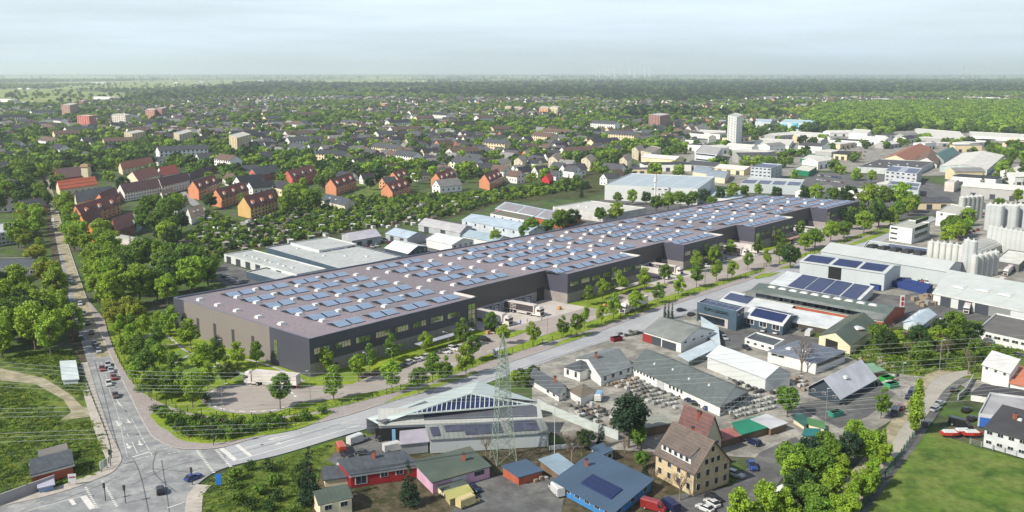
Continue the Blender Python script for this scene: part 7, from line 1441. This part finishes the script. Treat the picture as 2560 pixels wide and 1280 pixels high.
def signal(p, label, arm=0, h=3.6):
    w0 = W(p); t_ = thing('traffic_light', label, 'traffic light', w0, 'traffic lights at the crossroads'); D = C(38, 40, 46)
    MB().tube(w0, w0 + up * (h + (2.4 if arm else 0)), .09, n=6).build('pole', D, t_)
    hs = [w0 + up * (h - .2) + Vector((0, -.2, 0))]
    if arm: MB().tube(w0 + up * (h + 2.2), w0 + Vector((arm, .3, h + 2.3)), .07, n=5).build('arm', D, t_); hs.append(w0 + Vector((arm, .1, h + 1.9))); hs.append(w0 + up * 1.6 + Vector((.2, -.1, 0)))
    for q in hs:
        hd = MB().box(q, (.42, .3, 1.1)).build('signal_head', D, t_)
        for k, c_ in ((.33, (110, 30, 30)), (0, (110, 90, 30)), (-.33, (30, 100, 60))): MB().tube(q + Vector((0, -.15, k)), q + Vector((0, -.19, k)), .11, n=8, caps=True).build('lens', C(*c_, rough=.3), hd, w0)
signal((534, 1114), 'traffic light with overhanging arm beside the planting bed', arm=2.6, h=4.2); signal((277, 1166), 'traffic light at the left kerb near red hut'); signal((481, 1212), 'traffic light at the lower right kerb corner'); signal((314, 1258), 'traffic light at lower crossing, right one'); signal((264, 1252), 'traffic light at lower crossing, left one')
def board(name, p, w, h, z0, col, label, cat='sign', rz=0., txt=None, tc_=None, th=.15, ts=.5):
    w0 = W(p); t_ = thing(name, label, cat, w0); MB().box(w0 + up * (z0 + h / 2), (w, th, h), rz=rz).build('panel', col, t_)
    for s in (-1, 1): MB().tube(w0 + Vector((s * w * .42 * math.cos(rz), s * w * .42 * math.sin(rz), 0)), w0 + Vector((s * w * .42 * math.cos(rz), s * w * .42 * math.sin(rz), z0 + h * .5)), .05, n=5).build('post', GALV, t_)
    if txt: lettering(t_, txt, w0 + Vector((math.sin(rz) * .12, -math.cos(rz) * .12, z0 + h * .6)), rz, ts, tc_)
    return t_
board('company_sign', (182, 1214), 1.6, 1.7, .9, C(214, 214, 214), 'white square sign with red marking beside the red hut', txt='HAFEN', tc_=C(180, 30, 40), rz=.2, ts=.42); board('notice_board', (256, 1178), .9, 1.7, .6, C(206, 208, 204), 'narrow white board near the left traffic light', rz=.9); board('notice_board', (264, 1172), .9, 1.8, .5, C(150, 164, 140), 'green grey board near the left traffic light', rz=.9)
fl = board('banner', (547, 1215), 1.2, 2.4, .3, C(30, 110, 196), 'blue upright banner on the grass below main street', cat='banner'); board('banner', (985, 1108), .8, 3.2, .2, C(120, 170, 206), 'pale blue pylon sign before the angular hall', cat='banner')
b1 = thing('bus_stop_shelter', 'glass bus stop shelter with lit poster beside the lattice pylon', 'bus stop', W((1247, 893))); o_ = W((1247, 893)); o_.z = .13
MB().box(o_ + up * 2.5, (1.9, 4.0, .12), rz=rzU + .0 - math.pi / 2).build('roof', C(190, 194, 200), b1)
MB().box(o_ + Vector((-.9, -1.2, 1.3)), (1.35, .12, 2.1)).build('poster_case', C(40, 42, 46), b1); MB().box(o_ + Vector((-.9, -1.27, 1.3)), (1.1, .04, 1.8)).build('poster', C(200, 214, 230), b1); MB().box(o_ + Vector((-.9, -1.3, 1.35)), (.5, .04, .9)).build('poster_motif', C(190, 70, 60), b1)
for s in (-1, 1): MB().tube(o_ + Vector((s * .8, s * 1.2, 0)), o_ + Vector((s * .8, s * 1.2, 2.5)), .05, n=5).build('post', DMETAL, b1)
# carports / bicycle shelters in front of the offices
for (u0, u1, v0, lab) in ((36, 60, -5.2, 'long black bicycle shelter before the near office windows'), (139, 157, -6.5, 'pale roofed shelter before the second office block'), (286, 300, -5.5, 'timber roofed shelter before the fourth office block')):
    c_ = wv((u0 + u1) / 2, v0, .2); t_ = thing('bicycle_shelter', lab, 'shelter', c_, 'shelters before the offices'); MB().box(c_ + up * 2.7, (u1 - u0, 2.6, .18), rz=rzU).build('roof', C(150, 156, 168) if u0 < 100 else C(150, 120, 100) if u0 > 200 else C(186, 178, 176), t_)
    for k in range(6):
        for s in (-1.2, 1.2): p = wv(u0 + .3 + (u1 - u0 - .6) * k / 5, v0 + s, .2); MB().tube(p, p + up * 2.65, .06, n=4).build('post', DMETAL, t_)
# gates at the entrance
for p in ((1885, 686), (1893, 683), (1912, 668), (1925, 664)):
    w0 = W(p); t_ = thing('sliding_gate', 'dark bar section of the site gate', 'gate', w0, 'site gate sections', auto=True); m_ = MB()
    for k in range(9): m_.tube(w0 + UA * (k * .4 - 1.6), w0 + UA * (k * .4 - 1.6) + up * 1.9, .03, n=4)
    m_.tube(w0 - UA * 1.6 + up * 1.85, w0 + UA * 1.6 + up * 1.85, .05, n=4); m_.build('bars', DMETAL, t_)
# ---------------------------------------------------------------- wind turbines and far masts
for x, y0, y1, rot, s in [(1491, 181, 166, .3, .7), (1500, 178, 166, 1.1, .5), (1516, 180, 166, .15, 1), (1523, 180, 165, .5, 1), (1537, 181, 167, .8, .95), (1553, 179, 170, .2, .4), (1574, 179, 169, .9, .5), (1587, 177, 168, .4, .4), (1612, 179, 166, .6, .7), (1624, 178, 167, 1.2, .5)]:
    D = 17000.; d0 = ray(x, 186); base = Vector((d0.x / d0.y * D, D, 0)); d1 = ray(x, y1); hub = H + D * d1.z / d1.y; t_ = thing('wind_turbine', 'distant white wind turbine on the horizon', 'wind turbine', base, 'wind turbines on the horizon', auto=True)
    MB().tube(base, base + up * hub, 13, 9, n=6).build('tower', C(236, 236, 236), t_)
    for k in range(3): a = rot + k * 2.094; MB().tube(base + up * hub + Vector((0, -12, 0)), base + Vector((math.sin(a) * 85 * s, -12, hub + math.cos(a) * 85 * s)), 8, 4, n=4).build('blade', C(236, 236, 236), t_)
for x, hh_, l in ((66, 60, 'pale block on the left horizon'), (72, 40, 'low pale block on the left horizon'), (160, 50, 'pale block near horizon mast'), (197, 70, 'pale tower block on the left horizon'), (250, 40, 'pale block right of horizon mast'), (1760, 45, 'pale block on the right horizon'), (1985, 50, 'pale block on the right horizon'), (2060, 40, 'pale block on the right horizon'), (2420, 55, 'pale block on the right horizon'), (2490, 40, 'pale block on the right horizon'), (1860, 40, 'pale block on the right horizon'), (1105, 35, 'pale block on the middle horizon')):
    D = 26000.; d0 = ray(x, 186); hh_ *= 1.3; base = Vector((d0.x / d0.y * D, D, 0)); t_ = thing('distant_building', l, 'building', base, 'pale buildings on the horizon', auto=True); MB().box(base + up * hh_ / 2, (120, 60, hh_)).build('wall', C(226, 226, 222), t_)
hm = thing('radio_mast', 'slim striped radio mast on the right horizon', 'mast', W((2407, 200))); b0_ = W((2407, 200))
for k in range(5): MB().tube(b0_ + up * k * 36, b0_ + up * (k + 1) * 36, 4 - k * .4, n=5).build('mast_section', C(200, 60, 50) if k % 2 else C(226, 226, 226), hm)
ch = W((1637, 512)); t_ = thing('factory_chimney', 'slim white factory chimney with red tip before large hall', 'chimney', ch); MB().tube(ch, ch + up * 20, .75, .6, n=10).build('shaft', C(212, 214, 214), t_); MB().tube(ch + up * 20, ch + up * 21.5, .62, .55, n=10, caps=True).build('red_tip', C(180, 70, 60), t_); MB().tube(ch + up * 15, ch + up * 18, 1.3, .9, n=10).build('collar', C(212, 214, 214), t_)
for k in range(3): silo((1645 + 7 * k, 513), 1.5, 8, 'white silo beside the factory chimney')
# ---------------------------------------------------------------- allotments: sheds, greenhouses, boats and vans seen as pale specks
SHEDP = []
for k, (wc, rc_, mono) in enumerate(((C(120, 96, 72), C(96, 92, 90), 0), (C(206, 204, 196), C(120, 116, 112), 0), (C(84, 100, 74), C(150, 146, 140), 1), (C(212, 210, 200), C(216, 216, 212), 1))):
    root = vproto('garden_shed'); b = MB(); P = [(-2, -1.4), (2, -1.4), (2, 1.4), (-2, 1.4)]; b.sides(P, 0, 2.1)
    if not mono:
        for sx in (1, -1): b.face([(sx * 2, -1.4, 2.1), (sx * 2, 1.4, 2.1), (sx * 2, 0, 3.0)])
    vadd(root, 'wall', b, wc); b = MB()
    if mono: b.slab([(-2.2, -1.6, 2.15), (2.2, -1.6, 2.15), (2.2, 1.6, 2.6), (-2.2, 1.6, 2.6)], .1)
    else:
        for s in (-1, 1): b.slab([(-2.2 * s, s * -1.7, 2.0), (2.2 * s, s * -1.7, 2.0), (2.2 * s, 0, 3.1), (-2.2 * s, 0, 3.1)], .1)
    vadd(root, 'roof', b, rc_); SHEDP.append(root)
root = vproto('greenhouse'); b = MB(); b.loft([[(x, 1.6 * math.cos(a), 2.1 * math.sin(a)) for a in [k * math.pi / 8 for k in range(9)]] for x in (-2.2, 2.2)]); vadd(root, 'cover', b, C(214, 218, 216, rough=.4)); GH = root
AP = [[(470, 602), (520, 545), (556, 575), (640, 545), (760, 520), (900, 530), (1150, 500), (1250, 480), (1240, 500), (1140, 535), (1060, 560), (860, 582), (560, 640), (490, 650)], [(560, 560), (700, 540), (760, 560), (600, 600)]]
ga_ = random.Random(23); cnt = 0; used = []
PW_ = [(W(p).x, W(p).y) for p in AP[0]]
while cnt < 280:
    q = (ga_.uniform(min(p[0] for p in PW_), max(p[0] for p in PW_)), ga_.uniform(min(p[1] for p in PW_), max(p[1] for p in PW_)))
    if not inpoly(q, PW_) or any((q[0] - a) ** 2 + (q[1] - b_) ** 2 < 22 for a, b_ in used) or any(inpoly(q, f) for f in FOOT): continue
    used.append(q); cnt += 1; k = ga_.choice([0, 0, 1, 2, 2, 3, 4]); px = PX((q[0], q[1], 0)); ww = 'at the left allotments' if px[0] < 700 else 'in the middle allotments' if px[0] < 950 else 'at the right allotments'
    ww += ' near the halls' if px[1] > 570 else ' below the apartment blocks' if px[1] < 530 else ''
    if k == 4: clone(GH, (*q, -.08), ga_.uniform(0, 3), ga_.uniform(.5, .8), label='white tunnel greenhouse ' + ww, group='greenhouses on the allotments', auto=True, cat='greenhouse')
    else: clone(SHEDP[k], (*q, -.08), .75 + ga_.choice([0, 1.57]) + ga_.uniform(-.2, .2), ga_.uniform(.5, .8), label=('brown garden shed ', 'white gabled garden shed ', 'green garden shed ', 'white flat roofed shed ')[k] + ww, group='allotment sheds', auto=True, cat='garden shed')
# ---------------------------------------------------------------- yard clutter
BAG = [(C(176, 177, 172), 'white bulk bag'), (C(132, 134, 130), 'grey stone crate'), (C(92, 93, 90), 'dark stone crate'), (C(136, 122, 104), 'tan pallet stack'), (C(60, 62, 64), 'black pallet stack')]
CRP = []
for m_, nm in BAG:
    root = vproto('pallet_stack'); b = MB(); b.box((0, 0, .65), (1.2, 1.0, 1.1), taper=.94); vadd(root, 'load', b, m_); vadd(root, 'pallet', MB().box((0, 0, .06), (1.25, 1.05, .12)), WOOD); CRP.append(root)
def clutter(poly, n, label, pal_=(0, 1, 2), group='pallet stacks in the stone yard', dmin=1.05, sc_=.72):
    n = int(n * 1.06)
    Pw = [(W(p).x, W(p).y) for p in poly]; used = []; tr_ = 0
    while len(used) < n and tr_ < 4000:
        tr_ += 1; q = (ga_.uniform(min(p[0] for p in Pw), max(p[0] for p in Pw)), ga_.uniform(min(p[1] for p in Pw), max(p[1] for p in Pw)))
        u_ = q[0] * math.cos(.55) + q[1] * math.sin(.55); v_ = -q[0] * math.sin(.55) + q[1] * math.cos(.55); u_ = round(u_ / 1.3) * 1.3; v_ = round(v_ / 2.6) * 2.6; q = (u_ * math.cos(.55) - v_ * math.sin(.55), u_ * math.sin(.55) + v_ * math.cos(.55))
        if not inpoly(q, Pw) or any((q[0] - a) ** 2 + (q[1] - b_) ** 2 < dmin ** 2 for a, b_ in used) or any(inpoly(q, f) for f in FOOT): continue
        used.append(q); k = ga_.choice(pal_); clone(CRP[k], (*q, -.05), .55 + ga_.uniform(-.08, .08), (sc_ * ga_.uniform(.8, 1.1), sc_ * ga_.uniform(1.1, 1.9), sc_ * ga_.uniform(.6, 1.15)), label='%s %s' % (BAG[k][1], label), group=group, auto=True, cat='pallet stack')
clutter([(1600, 950), (1700, 1000), (1690, 1024), (1630, 1015), (1560, 975)], 46, 'in the cobbled yard', (1, 1, 2, 0))
clutter([(1500, 960), (1590, 930), (1640, 960), (1560, 975)], 22, 'by the inner court walls', (0, 1, 3)); clutter([(1800, 905), (1900, 945), (1960, 985), (1880, 985), (1790, 930)], 46, 'between dark wing and white hall', (0, 2, 4, 1))
clutter([(1800, 1010), (1900, 985), (1950, 1000), (1925, 1035), (1830, 1050)], 48, 'above the green shed roof', (0, 0, 1, 2)); clutter([(1420, 1010), (1480, 1005), (1600, 1080), (1570, 1090), (1440, 1040)], 34, 'along the pale yard wall', (0, 2, 3, 4))
clutter([(1990, 812), (2060, 812), (2060, 835), (1995, 830)], 22, 'under the white canopy', (0, 2, 4)); clutter([(1970, 950), (2010, 940), (2030, 975), (1990, 980)], 12, 'left of the timber barn', (0, 3)); clutter([(2180, 950), (2240, 930), (2250, 960), (2190, 965)], 16, 'beside the green lean-to roof', (0, 3, 4)); clutter([(2280, 752), (2330, 738), (2335, 762), (2290, 772)], 16, 'beside the sign tower', (3, 3, 1), sc_=1.4)
clutter([(1530, 835), (1600, 822), (1610, 840), (1540, 850)], 12, 'by the skip at the main street', (1, 2, 4)); clutter([(2090, 800), (2140, 810), (2130, 830), (2080, 825)], 6, 'at the brick end of factory', (1, 2)); clutter([(1385, 1195), (1300, 1185), (1300, 1205), (1370, 1210)], 8, 'by the red walled shed', (0, 3))
clutter([(2100, 905), (2200, 890), (2260, 920), (2180, 925)], 14, 'on the scrap track', (3, 4, 1))
for k in range(22):      # blue crate stacks by the grey halls
    a = W((2112 + 4.0 * k, 706 + .95 * k)); 
    if k % 1 == 0: root = thing('crate_stack', 'stack of blue crates along the grey hall wall', 'crate stack', a, 'blue crate stacks', auto=True); MB().box(a + up * 1.1, (1.1, 1.3, 2.2), rz=.5).build('crates', M('blue_crates', srgb(38, 62, 120), rows=(.35, .25, .5), seam=(.5, .2, .7), var=.2), root)
for j in range(4):
    for k in range(14): a = W((2240 + 6.5 * k - 3 * j, 703 + 1.6 * k + 4 * j)); root = thing('crate_stack', 'stack of blue crates in the block between grey halls', 'crate stack', a, 'blue crate stacks', auto=True); MB().box(a + up * 1., (1.6, 1.3, 2. + .4 * (j % 2)), rz=.5).build('crates', MATS['blue_crates'], root)
sk_ = W((1541, 852)); 
for p, c_, l in (((1541, 852), (120, 30, 40), 'small blue and red skip beside the main street'), ((2088, 1040), (60, 140, 120), 'turquoise skip beside the barn yard'), ((2228, 968), (60, 150, 110), 'green skip by the lean-to roof'), ((2215, 952), (40, 160, 60), 'bright green container near the scrap heap')):
    a = W(p); t_ = thing('skip', l, 'skip', a); MB().box(a + up * .7, (3.2, 1.8, 1.3), rz=.5, taper=1.15).build('tub', C(*c_), t_); MB().box(a + up * 1.32, (3.2, 1.7, .06), rz=.5).build('contents', C(90, 84, 76), t_)
for p, l in (((2375, 1092), 'white boat with red hull in the fenced yard'), ((2408, 1088), 'red hulled boat behind the white one'), ((2430, 1092), 'second red hulled boat in fenced yard')):
    a = W(p); t_ = thing('boat', l, 'boat', a); b = MB(); b.loft([[(a.x + x, a.y - w, .6), (a.x + x, a.y + w, .6), (a.x + x, a.y + w * 1.15, 1.3), (a.x + x, a.y - w * 1.15, 1.3)] for x, w in ((-2.2, .7), (0, .95), (1.6, .6), (2.4, .1))]); b.build('hull', C(190, 60, 46), t_)
    MB().box(a + Vector((-.2, 0, 1.5)), (3.2, 1.6, .35), taper=.8).build('cabin', C(206, 210, 210), t_); MB().box(a + up * .3, (2.5, 1.2, .6), taper=.5).build('trailer', DMETAL, t_)
for p, l in (((1335, 765), 'x'),): pass
for u, v, l in ((107, -3.5, 'stack of timber crates right of the lettered lorry'), (121, -13.5, 'timber crates on the pavement before second block'), (66, -6.5, 'brown crates near the near stair window')):
    a = wv(u, v, .22); t_ = thing('crate', l, 'crate', a); MB().box(a + up * .6, (1.3, 1.1, 1.1), rz=rzU).build('box', C(190, 140, 84), t_); MB().box(a + up * .05, (1.4, 1.2, .1), rz=rzU).build('pallet', WOOD, t_)
a = wv(64, -12.5, .22) if False else wv(70, -5.5, .22); t_ = thing('forklift', 'small orange forklift at the first dock beside near block', 'forklift', a); MB().box(a + up * .7, (1.9, 1.1, .9), rz=.4).build('body', C(200, 80, 40), t_); MB().box(a + up * 1.9, (1.2, 1., .08), rz=.4).build('roof', DMETAL, t_); MB().box(a + Vector((1.1, .45, 1.2)), (.12, .8, 2.2), rz=.4).build('mast', DMETAL, t_)
for s in (-.5, .5): MB().tube(a + Vector((s, 0, 1.1)), a + Vector((s, 0, 1.9)), .05, n=4).build('roof_post', DMETAL, t_)
# bulk tanks on top of the silo hall etc: skip plain clutter
unproto()
# ---------------------------------------------------------------- make repeated labels single out one thing
ORD = ['leftmost', 'second from left', 'third from left', 'fourth from left', 'fifth from left', 'sixth from left', 'seventh from left', 'eighth from left', 'ninth from left', 'tenth from left', 'eleventh from left', 'twelfth from left']
for base, obs in AUTO.items():
    if len(obs) < 2: continue
    obs.sort(key=lambda o: PX(o.location)[0])
    for i, o in enumerate(obs): o['label'] = '%s, %s' % (base, ORD[i] if i < 12 else '%dth from left' % (i + 1) if i % 10 > 2 or 10 < (i + 1) % 100 < 20 else '%d%s from left' % (i + 1, {1: 'st', 2: 'nd', 3: 'rd'}[(i + 1) % 10]))
# ---------------------------------------------------------------- air
hz = MB().box((0, 40000, 150), (190000, 190000, 306)).build('haze', [bpy.data.materials.new('haze_air')], None, (0, 0, 0)); tag(hz, kind='stuff')
m = hz.data.materials[0]; m.use_nodes = True; nt = m.node_tree; nt.nodes.remove(nt.nodes['Principled BSDF']); v = nt.nodes.new('ShaderNodeVolumePrincipled'); v.inputs['Color'].default_value = (.84, .93, 1, 1); v.inputs['Density'].default_value = HAZE
v.inputs['Anisotropy'].default_value = .2; nt.links.new(v.outputs[0], nt.nodes['Material Output'].inputs['Volume'])
